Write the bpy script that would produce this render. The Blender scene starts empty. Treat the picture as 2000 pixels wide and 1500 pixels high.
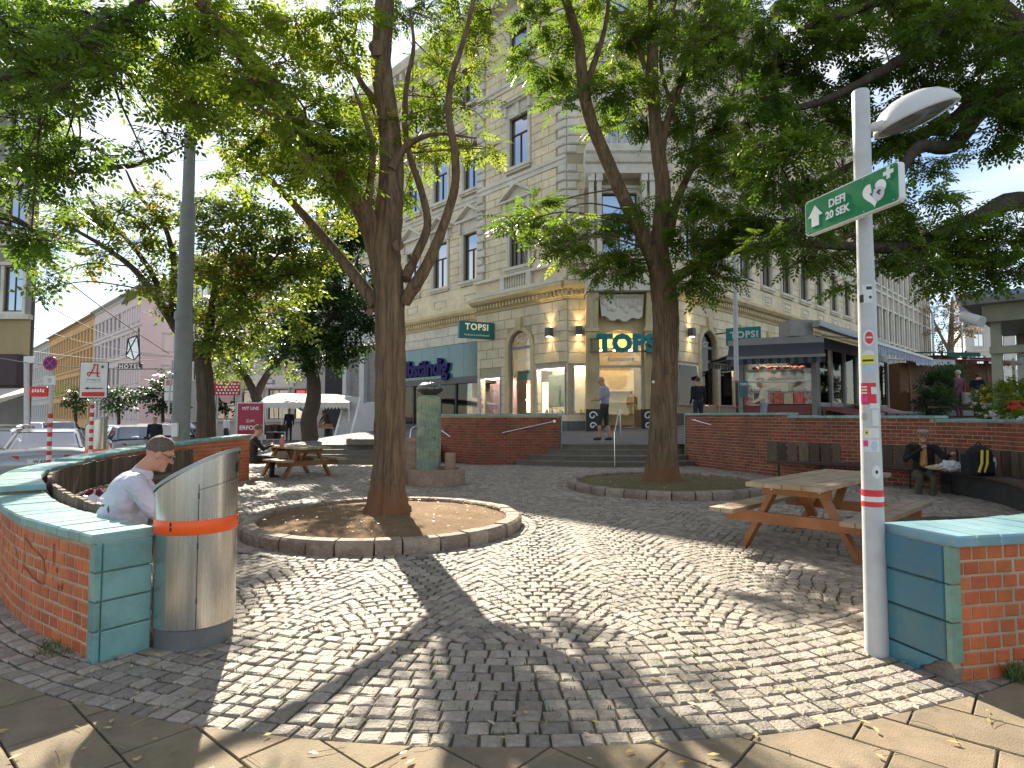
import bpy, bmesh, math, random
import numpy as np
from mathutils import Vector, Matrix
random.seed(7); RNG = np.random.default_rng(11)
sc = bpy.context.scene
COL = sc.collection
# ------------------------------------------------------------------ camera
HCAM = 1.45; FPX = 1200.0; PITCH = math.radians(2.96)
cam_d = bpy.data.cameras.new('camera'); cam = bpy.data.objects.new('camera', cam_d); COL.objects.link(cam)
cam.location = (0, 0, HCAM); cam.rotation_euler = (math.pi/2 + PITCH, 0, 0)
cam_d.sensor_width = 36; cam_d.lens = FPX/2000*36; cam_d.clip_start = .05; cam_d.clip_end = 2000
sc.camera = cam
# ------------------------------------------------------------------ sky, sun, exposure
SUN_AZ = math.atan2(-.32, .947); SUN_EL = math.radians(36)
world = bpy.data.worlds.new('World'); sc.world = world; world.use_nodes = True
wn = world.node_tree.nodes; wl = world.node_tree.links; wn.clear()
sky = wn.new('ShaderNodeTexSky'); sky.sky_type = 'NISHITA'; sky.sun_disc = False
sky.sun_elevation = SUN_EL; sky.sun_rotation = SUN_AZ; sky.air_density = 1.0; sky.dust_density = .25; sky.ozone_density = 1.6
tcw = wn.new('ShaderNodeTexCoord'); mpw = wn.new('ShaderNodeMapping'); mpw.inputs['Scale'].default_value = (1, 1, 2.6); mpw.inputs['Location'].default_value = (3.1, .4, .2)
nzw = wn.new('ShaderNodeTexNoise'); nzw.inputs['Scale'].default_value = 2.3; nzw.inputs['Detail'].default_value = 7
crw = wn.new('ShaderNodeValToRGB'); crw.color_ramp.elements[0].position = .40; crw.color_ramp.elements[1].position = .85
mxw = wn.new('ShaderNodeMixRGB'); mxw.inputs['Color2'].default_value = (8.6, 8.0, 7.2, 1)
bgw = wn.new('ShaderNodeBackground'); bgw.inputs['Strength'].default_value = .074
outw = wn.new('ShaderNodeOutputWorld')
wl.new(tcw.outputs['Generated'], mpw.inputs['Vector']); wl.new(mpw.outputs[0], nzw.inputs['Vector'])
wl.new(nzw.outputs['Fac'], crw.inputs['Fac']); wl.new(crw.outputs['Color'], mxw.inputs['Fac'])
wl.new(sky.outputs[0], mxw.inputs['Color1']); wl.new(mxw.outputs[0], bgw.inputs['Color']); wl.new(bgw.outputs[0], outw.inputs['Surface'])
sun_d = bpy.data.lights.new('sun', 'SUN'); sun_d.energy = 5.0; sun_d.angle = math.radians(.5); sun_d.color = (1, .91, .75)
sun = bpy.data.objects.new('sun', sun_d); COL.objects.link(sun); sun.location = (-10, 30, 40)
_d = Vector((-math.sin(SUN_AZ)*math.cos(SUN_EL), -math.cos(SUN_AZ)*math.cos(SUN_EL), -math.sin(SUN_EL)))
sun.rotation_euler = _d.to_track_quat('-Z', 'Y').to_euler()
sc.view_settings.view_transform = 'Standard'; sc.view_settings.look = 'None'
sc.view_settings.exposure = 1.55; sc.view_settings.gamma = 1; sc.view_settings.use_curve_mapping = False
sc.render.engine = 'CYCLES'
try:
    sc.cycles.max_bounces = 8; sc.cycles.diffuse_bounces = 4; sc.cycles.glossy_bounces = 4
    sc.cycles.transparent_max_bounces = 12; sc.cycles.use_denoising = True
except Exception: pass
# ------------------------------------------------------------------ pixel helpers (to work out real positions)
def ray(px, py):
    u = (px-1000)/FPX; v = (750-py)/FPX
    return Vector((u, math.cos(PITCH)-v*math.sin(PITCH), math.sin(PITCH)+v*math.cos(PITCH)))
def at(px, py, Y):
    d = ray(px, py); return Vector((0, 0, HCAM)) + d*(Y/d.y)
def gnd(px, py, z=0.0):
    d = ray(px, py); return Vector((0, 0, HCAM)) + d*((z-HCAM)/d.z)
def clamp(x, a, b): return a if x < a else b if x > b else x
def zt(x, y):                                   # raised pavement behind the sunken court
    a = .59 + .05*max(0, min(x, 20)-2.5)*clamp(max((y-18.8)/3, (x-5.3)/1.5), 0, 1) + .012*min(0, x-2.5) + .03*clamp(y-18.4, -3, 7.6)
    if x < -6.85:
        f = clamp((x+13)/6.2, 0, 1)*clamp((y-19.7)/7, 0, 1); a = a*f - .30*(1-f)*clamp((-7.6-x)/2.6, 0, 1) - .05*(1-f)
    return a
# ------------------------------------------------------------------ materials
MATS = {}
def _mix(nt, fac, a, b):
    m = nt.nodes.new('ShaderNodeMixRGB')
    for k, s in (('Fac', fac), ('Color1', a), ('Color2', b)):
        if isinstance(s, (tuple, list)): m.inputs[k].default_value = (*s[:3], 1)
        elif isinstance(s, (int, float)): m.inputs[k].default_value = s
        else: nt.links.new(s, m.inputs[k])
    return m.outputs[0]
def _ramp(nt, src, a, b):
    r = nt.nodes.new('ShaderNodeMapRange'); r.inputs['From Min'].default_value = a; r.inputs['From Max'].default_value = b
    nt.links.new(src, r.inputs['Value']); return r.outputs[0]
def _noise(nt, scale, detail=5, vec=None, rough=.6):
    n = nt.nodes.new('ShaderNodeTexNoise'); n.inputs['Scale'].default_value = scale; n.inputs['Detail'].default_value = detail
    n.inputs['Roughness'].default_value = rough
    if vec is not None: nt.links.new(vec, n.inputs['Vector'])
    return n.outputs['Fac']
def mat(name, c1, c2=None, c3=None, rough=.7, metal=0, scale=6, bump=.0, bscale=40, stretch=(1, 1, 1), rnd=0.0, spec=.5,
        stain=None, stain_amt=.5, stain_scale=1.5, coord='Object', coat=0, rvar=0.0, trans=0.0, alpha=1.0, tint=None, base=None):
    if name in MATS: return MATS[name]
    m = bpy.data.materials.new(name); m.use_nodes = True; nt = m.node_tree; MATS[name] = m
    b = nt.nodes['Principled BSDF']; b.inputs['Roughness'].default_value = rough; b.inputs['Metallic'].default_value = metal
    b.inputs['Specular IOR Level'].default_value = spec
    if coat: b.inputs['Coat Weight'].default_value = coat; b.inputs['Coat Roughness'].default_value = .08
    tc = nt.nodes.new('ShaderNodeTexCoord'); mp = nt.nodes.new('ShaderNodeMapping'); mp.inputs['Scale'].default_value = stretch
    nt.links.new(tc.outputs[coord], mp.inputs['Vector']); vec = mp.outputs[0]
    if coord == 'Object':
        geo = nt.nodes.new('ShaderNodeNewGeometry'); nt.links.new(geo.outputs['Position'], mp.inputs['Vector'])
    c2 = c2 or tuple(x*.78 for x in c1)
    n1 = _noise(nt, scale, 6, vec)
    col = _mix(nt, _ramp(nt, n1, .35, .65), c1, c2)
    if c3: col = _mix(nt, _ramp(nt, _noise(nt, scale*.31, 4, vec), .5, .72), col, c3)
    if rnd:
        oi = nt.nodes.new('ShaderNodeObjectInfo'); ge = nt.nodes.new('ShaderNodeNewGeometry')
        ad = nt.nodes.new('ShaderNodeMath'); ad.operation = 'ADD'; nt.links.new(oi.outputs['Random'], ad.inputs[0]); nt.links.new(ge.outputs['Random Per Island'], ad.inputs[1])
        fr = nt.nodes.new('ShaderNodeMath'); fr.operation = 'FRACT'; nt.links.new(ad.outputs[0], fr.inputs[0])
        hsv = nt.nodes.new('ShaderNodeHueSaturation'); nt.links.new(col, hsv.inputs['Color'])
        mr = nt.nodes.new('ShaderNodeMapRange'); mr.inputs['To Min'].default_value = 1-rnd; mr.inputs['To Max'].default_value = 1+rnd
        nt.links.new(fr.outputs[0], mr.inputs['Value']); nt.links.new(mr.outputs[0], hsv.inputs['Value'])
        mr2 = nt.nodes.new('ShaderNodeMapRange'); mr2.inputs['To Min'].default_value = .5-rnd*.06; mr2.inputs['To Max'].default_value = .5+rnd*.06
        mu = nt.nodes.new('ShaderNodeMath'); mu.operation = 'MULTIPLY'; mu.inputs[1].default_value = 7.3; nt.links.new(fr.outputs[0], mu.inputs[0])
        f2 = nt.nodes.new('ShaderNodeMath'); f2.operation = 'FRACT'; nt.links.new(mu.outputs[0], f2.inputs[0])
        nt.links.new(f2.outputs[0], mr2.inputs['Value']); nt.links.new(mr2.outputs[0], hsv.inputs['Hue'])
        col = hsv.outputs[0]
    if stain:
        ns = _noise(nt, stain_scale, 8, vec, .7); fa = nt.nodes.new('ShaderNodeMath'); fa.operation = 'MULTIPLY'; fa.inputs[1].default_value = stain_amt
        nt.links.new(_ramp(nt, ns, .45, .7), fa.inputs[0]); col = _mix(nt, fa.outputs[0], col, stain)
    if base:                                     # splashed soil round the foot
        g2 = nt.nodes.new('ShaderNodeNewGeometry'); sp = nt.nodes.new('ShaderNodeSeparateXYZ'); nt.links.new(g2.outputs['Position'], sp.inputs[0])
        ad = nt.nodes.new('ShaderNodeMath'); ad.operation = 'MULTIPLY_ADD'; ad.inputs[1].default_value = .9; nt.links.new(_noise(nt, 5, 4), ad.inputs[0]); nt.links.new(sp.outputs['Z'], ad.inputs[2])
        col = _mix(nt, _ramp(nt, ad.outputs[0], 1.05, .75), col, base)
    nt.links.new(col, b.inputs['Base Color'])
    if rvar:
        mr = nt.nodes.new('ShaderNodeMapRange'); mr.inputs['To Min'].default_value = max(.03, rough-rvar); mr.inputs['To Max'].default_value = min(1, rough+rvar)
        nt.links.new(_noise(nt, scale*2.3, 5, vec), mr.inputs['Value']); nt.links.new(mr.outputs[0], b.inputs['Roughness'])
    if bump:
        bn = nt.nodes.new('ShaderNodeBump'); bn.inputs['Strength'].default_value = min(1, bump*2); bn.inputs['Distance'].default_value = .02*bump*2
        nt.links.new(_noise(nt, bscale, 6, vec), bn.inputs['Height']); nt.links.new(bn.outputs[0], b.inputs['Normal'])
    if trans: b.inputs['Transmission Weight'].default_value = trans
    return m
def emit(name, c, s):
    if name in MATS: return MATS[name]
    m = bpy.data.materials.new(name); m.use_nodes = True; MATS[name] = m
    b = m.node_tree.nodes['Principled BSDF']; b.inputs['Base Color'].default_value = (*c, 1)
    b.inputs['Emission Color'].default_value = (*c, 1); b.inputs['Emission Strength'].default_value = s
    return m
def glass(name, tint, clear=.6, rough=.02):
    """window glass: part mirror, part see-through"""
    if name in MATS: return MATS[name]
    m = bpy.data.materials.new(name); m.use_nodes = True; nt = m.node_tree; MATS[name] = m; nt.nodes.clear()
    o = nt.nodes.new('ShaderNodeOutputMaterial'); t = nt.nodes.new('ShaderNodeBsdfTransparent'); t.inputs[0].default_value = (*tint, 1)
    g = nt.nodes.new('ShaderNodeBsdfGlossy'); g.inputs['Roughness'].default_value = rough
    lw = nt.nodes.new('ShaderNodeLayerWeight'); lw.inputs['Blend'].default_value = .22
    mr = nt.nodes.new('ShaderNodeMapRange'); mr.inputs['To Min'].default_value = 1-clear; mr.inputs['To Max'].default_value = 1
    nt.links.new(lw.outputs['Fresnel'], mr.inputs['Value'])
    mx = nt.nodes.new('ShaderNodeMixShader'); nt.links.new(mr.outputs[0], mx.inputs[0]); nt.links.new(t.outputs[0], mx.inputs[1]); nt.links.new(g.outputs[0], mx.inputs[2])
    nt.links.new(mx.outputs[0], o.inputs['Surface']); return m
# ------------------------------------------------------------------ objects
WM = {}
def thing(name, label, cat, loc=(0, 0, 0), rz=0, group=None):
    o = bpy.data.objects.new(name, None); COL.objects.link(o); o.empty_display_size = .2
    M = Matrix.Translation(Vector(loc)) @ Matrix.Rotation(rz, 4, 'Z'); o.matrix_basis = M; WM[o.name] = M
    tag(o, label, cat, group); return o
def tag(o, label=None, cat=None, group=None, kind=None):
    for k, v in (('label', label), ('category', cat), ('group', group), ('kind', kind)):
        if v: o[k] = v
    return o
def inst(name, mesh, M, parent=None):
    """an object with mesh data at world matrix M"""
    o = bpy.data.objects.new(name, mesh); COL.objects.link(o); WM[o.name] = M
    if parent is not None: o.parent = parent; o.matrix_basis = WM[parent.name].inverted() @ M
    else: o.matrix_basis = M
    return o
def frameM(p, x, y):
    x = Vector(x).normalized(); y = Vector(y); z = x.cross(y).normalized(); y = z.cross(x)
    M = Matrix((x, y, z)).transposed().to_4x4(); M.translation = Vector(p); return M
class MB:
    def __init__(s): s.v = []; s.f = []; s.m = []; s.cur = 0
    def add(s, vs, fs):
        o = len(s.v); s.v.extend([tuple(p) for p in vs]); s.f.extend([tuple(o+i for i in f) for f in fs]); s.m.extend([s.cur]*len(fs)); return s
    def hexa(s, p): return s.add(p, [(0, 3, 2, 1), (4, 5, 6, 7), (0, 1, 5, 4), (1, 2, 6, 5), (2, 3, 7, 6), (3, 0, 4, 7)])
    def box(s, x0, x1, y0, y1, z0, z1):
        return s.hexa([(x0, y0, z0), (x1, y0, z0), (x1, y1, z0), (x0, y1, z0), (x0, y0, z1), (x1, y0, z1), (x1, y1, z1), (x0, y1, z1)])
    def fbox(s, F, a0, a1, o0, o1, z0, z1):
        P = lambda a, o, z: (F[0][0]+F[1][0]*a+F[2][0]*o, F[0][1]+F[1][1]*a+F[2][1]*o, z)
        return s.hexa([P(a0, o0, z0), P(a1, o0, z0), P(a1, o1, z0), P(a0, o1, z0), P(a0, o0, z1), P(a1, o0, z1), P(a1, o1, z1), P(a0, o1, z1)])
    def cham(s, F, a0, a1, z0, z1, o0, o1, c=.01):
        """block seen from the front: sides back to o0, chamfered front at o1"""
        P = lambda a, o, z: (F[0][0]+F[1][0]*a+F[2][0]*o, F[0][1]+F[1][1]*a+F[2][1]*o, z)
        q = [P(a, o, z) for o, d in ((o0, 0), (o1-c, 0), (o1, c)) for a, z in ((a0+d, z0+d), (a1-d, z0+d), (a1-d, z1-d), (a0+d, z1-d))]
        fs = [(8, 9, 10, 11)]
        for k in (0, 4):
            for i in range(4): j = (i+1) % 4; fs.append((k+i, k+j, k+4+j, k+4+i))
        return s.add(q, fs)
    def bar(s, p0, p1, w, h, up=(0, 0, 1)):
        """rectangular beam from p0 to p1"""
        p0 = Vector(p0); p1 = Vector(p1); d = (p1-p0).normalized(); a = d.cross(Vector(up))
        if a.length < 1e-4: a = Vector((1, 0, 0))
        a.normalize(); b = a.cross(d).normalized(); a = a*w/2; b = b*h/2
        return s.hexa([p0-a-b, p0+a-b, p0+a+b, p0-a+b, p1-a-b, p1+a-b, p1+a+b, p1-a+b])
    def tube(s, pts, rads, n=8, cap=True, ridge=None):
        pts = [Vector(p) for p in pts]
        if isinstance(rads, (int, float)): rads = [rads]*len(pts)
        rings = []; ref = None
        for i, p in enumerate(pts):
            t = (pts[min(i+1, len(pts)-1)]-pts[max(i-1, 0)]).normalized()
            if ref is None: ref = Vector((1, 0, 0)) if abs(t.x) < .8 else Vector((0, 1, 0))
            a = (ref - t*ref.dot(t)).normalized(); b = t.cross(a); ref = a
            rings.append([p + (a*math.cos(2*math.pi*k/n)+b*math.sin(2*math.pi*k/n))*rads[i]*(1 if ridge is None else ridge(i, k)) for k in range(n)])
        vs = [q for r in rings for q in r]; fs = []
        for i in range(len(pts)-1):
            for k in range(n): l = (k+1) % n; fs.append((i*n+k, i*n+l, (i+1)*n+l, (i+1)*n+k))
        if cap: fs.append(tuple(reversed(range(n)))); fs.append(tuple((len(pts)-1)*n+k for k in range(n)))
        return s.add(vs, fs)
    def lathe(s, prof, c=(0, 0, 0), n=24, M=None, sx=1, sy=1):
        vs = []; fs = []
        for r, z in prof:
            for k in range(n):
                q = Vector((r*math.cos(2*math.pi*k/n)*sx, r*math.sin(2*math.pi*k/n)*sy, z))
                vs.append((M @ q) if M is not None else q+Vector(c))
        for i in range(len(prof)-1):
            for k in range(n): l = (k+1) % n; fs.append((i*n+k, i*n+l, (i+1)*n+l, (i+1)*n+k))
        if prof[0][0] > 1e-4: fs.append(tuple(reversed(range(n))))
        if prof[-1][0] > 1e-4: fs.append(tuple((len(prof)-1)*n+k for k in range(n)))
        return s.add(vs, fs)
    def ell(s, c, r, nu=14, nv=9, R=None):
        c = Vector(c); vs = []; fs = []
        for j in range(nv+1):
            th = math.pi*j/nv
            for k in range(nu):
                q = Vector((r[0]*math.sin(th)*math.cos(2*math.pi*k/nu), r[1]*math.sin(th)*math.sin(2*math.pi*k/nu), r[2]*math.cos(th)))
                vs.append(c + (R @ q if R is not None else q))
        for j in range(nv):
            for k in range(nu): l = (k+1) % nu; fs.append((j*nu+k, (j+1)*nu+k, (j+1)*nu+l, j*nu+l))
        return s.add(vs, fs)
    def prism(s, poly, z0, z1):
        n = len(poly); return s.add([(x, y, z0) for x, y in poly]+[(x, y, z1) for x, y in poly],
            [tuple(reversed(range(n))), tuple(range(n, 2*n))]+[(i, (i+1) % n, n+(i+1) % n, n+i) for i in range(n)])
    def fprism(s, F, poly, o0, o1):
        """polygon given in (along, z) of a facade frame, thick from o0 to o1"""
        P = lambda a, o, z: (F[0][0]+F[1][0]*a+F[2][0]*o, F[0][1]+F[1][1]*a+F[2][1]*o, z)
        n = len(poly); return s.add([P(a, o0, z) for a, z in poly]+[P(a, o1, z) for a, z in poly],
            [tuple(reversed(range(n))), tuple(range(n, 2*n))]+[(i, (i+1) % n, n+(i+1) % n, n+i) for i in range(n)])
    def mesh(s, name, mats, smooth=False, M=None, clean=True):
        me = bpy.data.meshes.new(name)
        vs = s.v if M is None else [tuple(M @ Vector(p)) for p in s.v]
        me.from_pydata(vs, [], s.f)
        for m in (mats if isinstance(mats, (list, tuple)) else [mats]): me.materials.append(m)
        me.polygons.foreach_set('material_index', s.m)
        if clean:
            bm = bmesh.new(); bm.from_mesh(me); bmesh.ops.remove_doubles(bm, verts=bm.verts, dist=1e-5) if smooth else None
            bmesh.ops.recalc_face_normals(bm, faces=bm.faces); bm.to_mesh(me); bm.free()
        if smooth:
            me.polygons.foreach_set('use_smooth', [True]*len(me.polygons))
            try: me.set_sharp_from_angle(angle=math.radians(42))
            except Exception: pass
        me.update(); return me
    def build(s, name, mats, parent=None, label=None, kind=None, cat=None, group=None, smooth=False, local=False, clean=True):
        if parent is not None:
            W = WM[parent.name]; me = s.mesh(name, mats, smooth, None if local else W.inverted(), clean); o = inst(name, me, W, parent)
        else:
            a = np.array(s.v); c = Vector(((a[:, 0].min()+a[:, 0].max())/2, (a[:, 1].min()+a[:, 1].max())/2, a[:, 2].min()))
            M = Matrix.Translation(c); me = s.mesh(name, mats, smooth, M.inverted(), clean); o = inst(name, me, M)
        tag(o, label, cat, group, kind); return o
def copy_tree(src, M, label=None, group=None):
    """copy a thing with its parts and their sub-parts"""
    def rec(o, parent, W):
        c = o.copy(); COL.objects.link(c); WM[c.name] = W
        if parent is not None: c.parent = parent
        for ch in list(o.children): rec(ch, c, W @ ch.matrix_basis)
        return c
    r = rec(src, None, M); r.matrix_basis = M
    if label: r['label'] = label
    if group: r['group'] = group
    return r
_TX = {}
def text(s, size, M, m, parent, name='lettering', depth=.004, bold=0.0, align='CENTER', sx=1.0, shear=0.0, spacing=1.0):
    key = (s, size, depth, bold, align, m.name, sx, shear, spacing)
    if key not in _TX:
        cu = bpy.data.curves.new('t', 'FONT'); cu.body = s; cu.size = size; cu.extrude = depth; cu.offset = bold; cu.align_x = align; cu.align_y = 'CENTER'; cu.resolution_u = 3
        cu.shear = shear; cu.space_character = spacing
        ob = bpy.data.objects.new('t', cu); COL.objects.link(ob); dg = bpy.context.evaluated_depsgraph_get()
        me = bpy.data.meshes.new_from_object(ob.evaluated_get(dg)); bpy.data.objects.remove(ob); bpy.data.curves.remove(cu)
        me.materials.clear(); me.materials.append(m)
        if sx != 1: me.transform(Matrix.Diagonal((sx, 1, 1, 1)))
        _TX[key] = me
    return inst(name, _TX[key], M, parent)
def spline(pts, n=12):
    """Catmull-Rom through 2-D/3-D points"""
    P = [Vector(p) for p in pts]; P = [P[0]*2-P[1]] + P + [P[-1]*2-P[-2]]; out = []
    for i in range(1, len(P)-2):
        for k in range(n):
            t = k/n; a, b, c, d = P[i-1], P[i], P[i+1], P[i+2]
            out.append(.5*((2*b)+(c-a)*t+(2*a-5*b+4*c-d)*t*t+(3*b-a-3*c+d)*t**3))
    out.append(P[-2]); return out
class Path:
    def __init__(s, pts, n=12):
        s.p = spline([Vector((x, y, 0)) for x, y in pts], n); s.d = [0]
        for a, b in zip(s.p, s.p[1:]): s.d.append(s.d[-1]+(b-a).length)
        s.L = s.d[-1]
    def at(s, t):
        t = clamp(t, 0, s.L); lo = 0; hi = len(s.d)-2
        while lo < hi:
            m = (lo+hi+1)//2
            if s.d[m] <= t: lo = m
            else: hi = m-1
        a, b = s.p[lo], s.p[lo+1]; f = (t-s.d[lo])/max(1e-9, s.d[lo+1]-s.d[lo]); u = (b-a).normalized()
        return a.lerp(b, f), u
# ------------------------------------------------------------------ shared materials
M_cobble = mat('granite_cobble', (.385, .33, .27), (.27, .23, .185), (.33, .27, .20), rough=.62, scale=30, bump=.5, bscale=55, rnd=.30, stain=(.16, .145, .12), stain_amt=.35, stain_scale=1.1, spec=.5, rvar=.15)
M_joint = mat('joint_dirt', (.13, .11, .08), (.09, .08, .058), (.08, .10, .035), rough=1, scale=14, bump=.5, bscale=120)
M_slab = mat('paving_slab', (.27, .205, .125), (.21, .16, .10), (.30, .235, .155), rough=.85, scale=9, bump=.35, bscale=160, rnd=.10, stain=(.15, .125, .09), stain_amt=.5, stain_scale=2.5)
M_asph = mat('asphalt', (.10, .10, .10), (.075, .075, .077), rough=.9, scale=3, bump=.3, bscale=200)
M_pave = mat('terrace_asphalt', (.125, .128, .13), (.10, .103, .107), (.15, .15, .15), rough=.85, scale=2, bump=.2, bscale=150)
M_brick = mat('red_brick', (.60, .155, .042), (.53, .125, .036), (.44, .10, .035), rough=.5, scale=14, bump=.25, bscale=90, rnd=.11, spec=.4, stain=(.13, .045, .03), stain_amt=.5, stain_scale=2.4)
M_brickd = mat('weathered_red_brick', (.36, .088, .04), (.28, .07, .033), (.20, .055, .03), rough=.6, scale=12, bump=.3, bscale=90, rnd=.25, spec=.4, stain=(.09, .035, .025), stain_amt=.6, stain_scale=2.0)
M_mortar = mat('brick_mortar', (.62, .50, .34), (.54, .43, .29), rough=.95, scale=20, bump=.4, bscale=150, stain=(.2, .17, .13), stain_amt=.6)
M_teal = mat('teal_glazed_tile', (.20, .38, .35), (.16, .33, .32), (.24, .40, .33), rough=.24, scale=5, bump=.12, bscale=14, rnd=.14, stain=(.12, .20, .16), stain_amt=.75, stain_scale=4, rvar=.1)
M_tealc = mat('teal_coping_glaze', (.24, .43, .40), (.18, .37, .36), (.32, .47, .41), rough=.3, scale=6, bump=.15, bscale=18, rnd=.16, stain=(.20, .24, .18), stain_amt=.75, stain_scale=5, rvar=.12)
M_blue = mat('blue_glazed_tile', (.045, .17, .24), (.04, .14, .21), (.06, .21, .25), rough=.25, scale=4, bump=.12, bscale=14, rnd=.12, stain=(.10, .19, .19), stain_amt=.65, stain_scale=4, rvar=.1)
M_bluec = mat('blue_coping_glaze', (.21, .36, .41), (.16, .31, .37), (.28, .41, .38), rough=.22, scale=6, bump=.12, bscale=18, rnd=.14, stain=(.2, .3, .27), stain_amt=.4, stain_scale=5, rvar=.1)
M_green_edge = mat('pale_green_edge_tile', (.20, .36, .27), (.16, .30, .24), rough=.35, scale=8, rnd=.12, stain=(.20, .12, .08), stain_amt=.5, stain_scale=14)
M_conc = mat('raw_concrete', (.28, .24, .2), (.2, .17, .14), (.16, .09, .06), rough=.95, scale=12, bump=.8, bscale=30)
M_step = mat('step_granite', (.22, .19, .15), (.17, .145, .115), rough=.8, scale=10, bump=.2, bscale=80, stain=(.12, .10, .08), stain_amt=.6, rnd=.08)
M_kerb = mat('planter_kerb_granite', (.36, .29, .23), (.27, .21, .16), (.23, .15, .10), rough=.8, scale=16, bump=.7, bscale=26, rnd=.2, stain=(.14, .11, .08), stain_amt=.5, stain_scale=5)
M_soil = mat('dry_soil', (.23, .135, .065), (.17, .10, .05), (.27, .18, .095), rough=1, scale=5, bump=.6, bscale=60)
M_soil2 = mat('mossy_soil', (.15, .115, .045), (.11, .10, .035), (.19, .13, .06), rough=1, scale=5, bump=.6, bscale=60)
M_steel = mat('brushed_steel', (.64, .635, .62), (.57, .565, .55), rough=.28, metal=1, scale=3, stretch=(30, 30, .5), bump=.015, bscale=30, stain=(.40, .37, .33), stain_amt=.45, stain_scale=.9, rvar=.08)
M_chrome = mat('polished_steel', (.70, .70, .70), (.62, .62, .62), rough=.15, metal=1)
M_steelgrey = mat('grey_plinth_metal', (.16, .165, .165), (.12, .125, .125), rough=.6, scale=8, stain=(.25, .22, .18), stain_amt=.3)
M_orange = mat('orange_reflective_band', (.95, .12, .01), (.9, .10, .01), rough=.35)
M_wood = mat('oiled_pine', (.36, .155, .045), (.27, .11, .033), (.19, .08, .03), rough=.5, scale=4, stretch=(1, 1, 1), bump=.12, bscale=60, rnd=.16)
M_woodtop = mat('weathered_pine_top', (.42, .34, .24), (.27, .20, .13), (.36, .22, .10), rough=.7, scale=5, bump=.2, bscale=50, rnd=.12)
M_oldwood = mat('dark_bench_wood', (.13, .085, .055), (.09, .062, .045), (.17, .12, .075), rough=.75, scale=9, stretch=(4, 4, .7), bump=.3, bscale=50, rnd=.45)
M_black = mat('black_metal', (.02, .02, .02), rough=.45)
M_white = mat('white_paint', (.78, .78, .76), (.70, .70, .68), rough=.5, stain=(.5, .48, .43), stain_amt=.3)
M_galv = mat('grey_lacquered_pole', (.55, .56, .56), (.48, .49, .49), rough=.42, scale=10, stain=(.35, .35, .33), stain_amt=.4, stain_scale=6)
M_mast = mat('grey_green_mast', (.21, .22, .205), (.175, .185, .17), rough=.5, scale=5, stain=(.12, .13, .12), stain_amt=.4)
M_red = mat('signal_red', (.65, .02, .02), (.58, .02, .02), rough=.4)
M_bark = mat('brown_bark', (.20, .125, .065), (.065, .044, .028), (.24, .16, .09), rough=.95, scale=9, stretch=(3.4, 3.4, .30), bump=1.0, bscale=9, stain=(.36, .26, .16), stain_amt=.35, stain_scale=5, base=(.22, .10, .045))
M_barkd = mat('dark_bark', (.085, .060, .042), (.05, .038, .03), (.11, .085, .06), rough=.95, scale=9, stretch=(3, 3, .5), bump=.9, bscale=12)
M_barkbase = M_bark
def leafmat(name, a, b, c, tr):
    if name in MATS: return MATS[name]
    m = bpy.data.materials.new(name); m.use_nodes = True; nt = m.node_tree; MATS[name] = m; nt.nodes.clear()
    o = nt.nodes.new('ShaderNodeOutputMaterial'); at_ = nt.nodes.new('ShaderNodeAttribute'); at_.attribute_name = 'tint'
    cr = nt.nodes.new('ShaderNodeValToRGB'); el = cr.color_ramp.elements; el[0].color = (*a, 1); el[1].color = (*c, 1); el[1].position = 1
    e = el.new(.55); e.color = (*b, 1); nt.links.new(at_.outputs['Fac'], cr.inputs['Fac'])
    p = nt.nodes.new('ShaderNodeBsdfPrincipled'); p.inputs['Roughness'].default_value = .42; p.inputs['Specular IOR Level'].default_value = .35; nt.links.new(cr.outputs[0], p.inputs['Base Color'])
    hs = nt.nodes.new('ShaderNodeHueSaturation'); hs.inputs['Hue'].default_value = .485; hs.inputs['Saturation'].default_value = 1.05; hs.inputs['Value'].default_value = 1.9; nt.links.new(cr.outputs[0], hs.inputs['Color'])
    t = nt.nodes.new('ShaderNodeBsdfTranslucent'); nt.links.new(hs.outputs[0], t.inputs['Color'])
    mx = nt.nodes.new('ShaderNodeMixShader'); mx.inputs[0].default_value = tr
    nt.links.new(p.outputs[0], mx.inputs[1]); nt.links.new(t.outputs[0], mx.inputs[2]); nt.links.new(mx.outputs[0], o.inputs['Surface']); return m
ML_fresh = leafmat('fresh_green_leaf', (.07, .125, .015), (.135, .20, .022), (.28, .285, .04), .55)
ML_deep = leafmat('deep_green_leaf', (.046, .098, .014), (.095, .165, .021), (.20, .245, .038), .53)
ML_turn = leafmat('turning_leaf', (.07, .125, .018), (.15, .19, .026), (.42, .15, .03), .52)
ML_dark = leafmat('dark_green_leaf', (.022, .055, .018), (.038, .08, .022), (.07, .11, .03), .34)
ML_tan = leafmat('tan_autumn_leaf', (.20, .14, .06), (.28, .20, .09), (.34, .26, .14), .4)

# ------------------------------------------------------------------ ground, street, raised pavement
g = MB(); gx = [(-700, -.34), (-10.2, -.34), (-7.6, -.07), (700, -.07)]; g.add([(x, y, z) for y in (-300, 1200) for x, z in gx], [(0, 1, 5, 4), (1, 2, 6, 5), (2, 3, 7, 6)])
tag(g.build('street', M_asph), kind='structure')
g = MB(); g.add([(-9, 2.2, -.0145), (9, 2.2, -.0145), (9, 20.5, -.0145), (-9, 20.5, -.0145)], [(0, 1, 2, 3)])
plaza = g.build('cobbled_plaza', M_joint); tag(plaza, kind='structure')
g = MB(); g.add([(-9, -6, -.034), (9, -6, -.034), (9, 4.5, -.034), (-9, 4.5, -.034)], [(0, 1, 2, 3)])
walk = g.build('sidewalk', M_joint); tag(walk, kind='structure')

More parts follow.
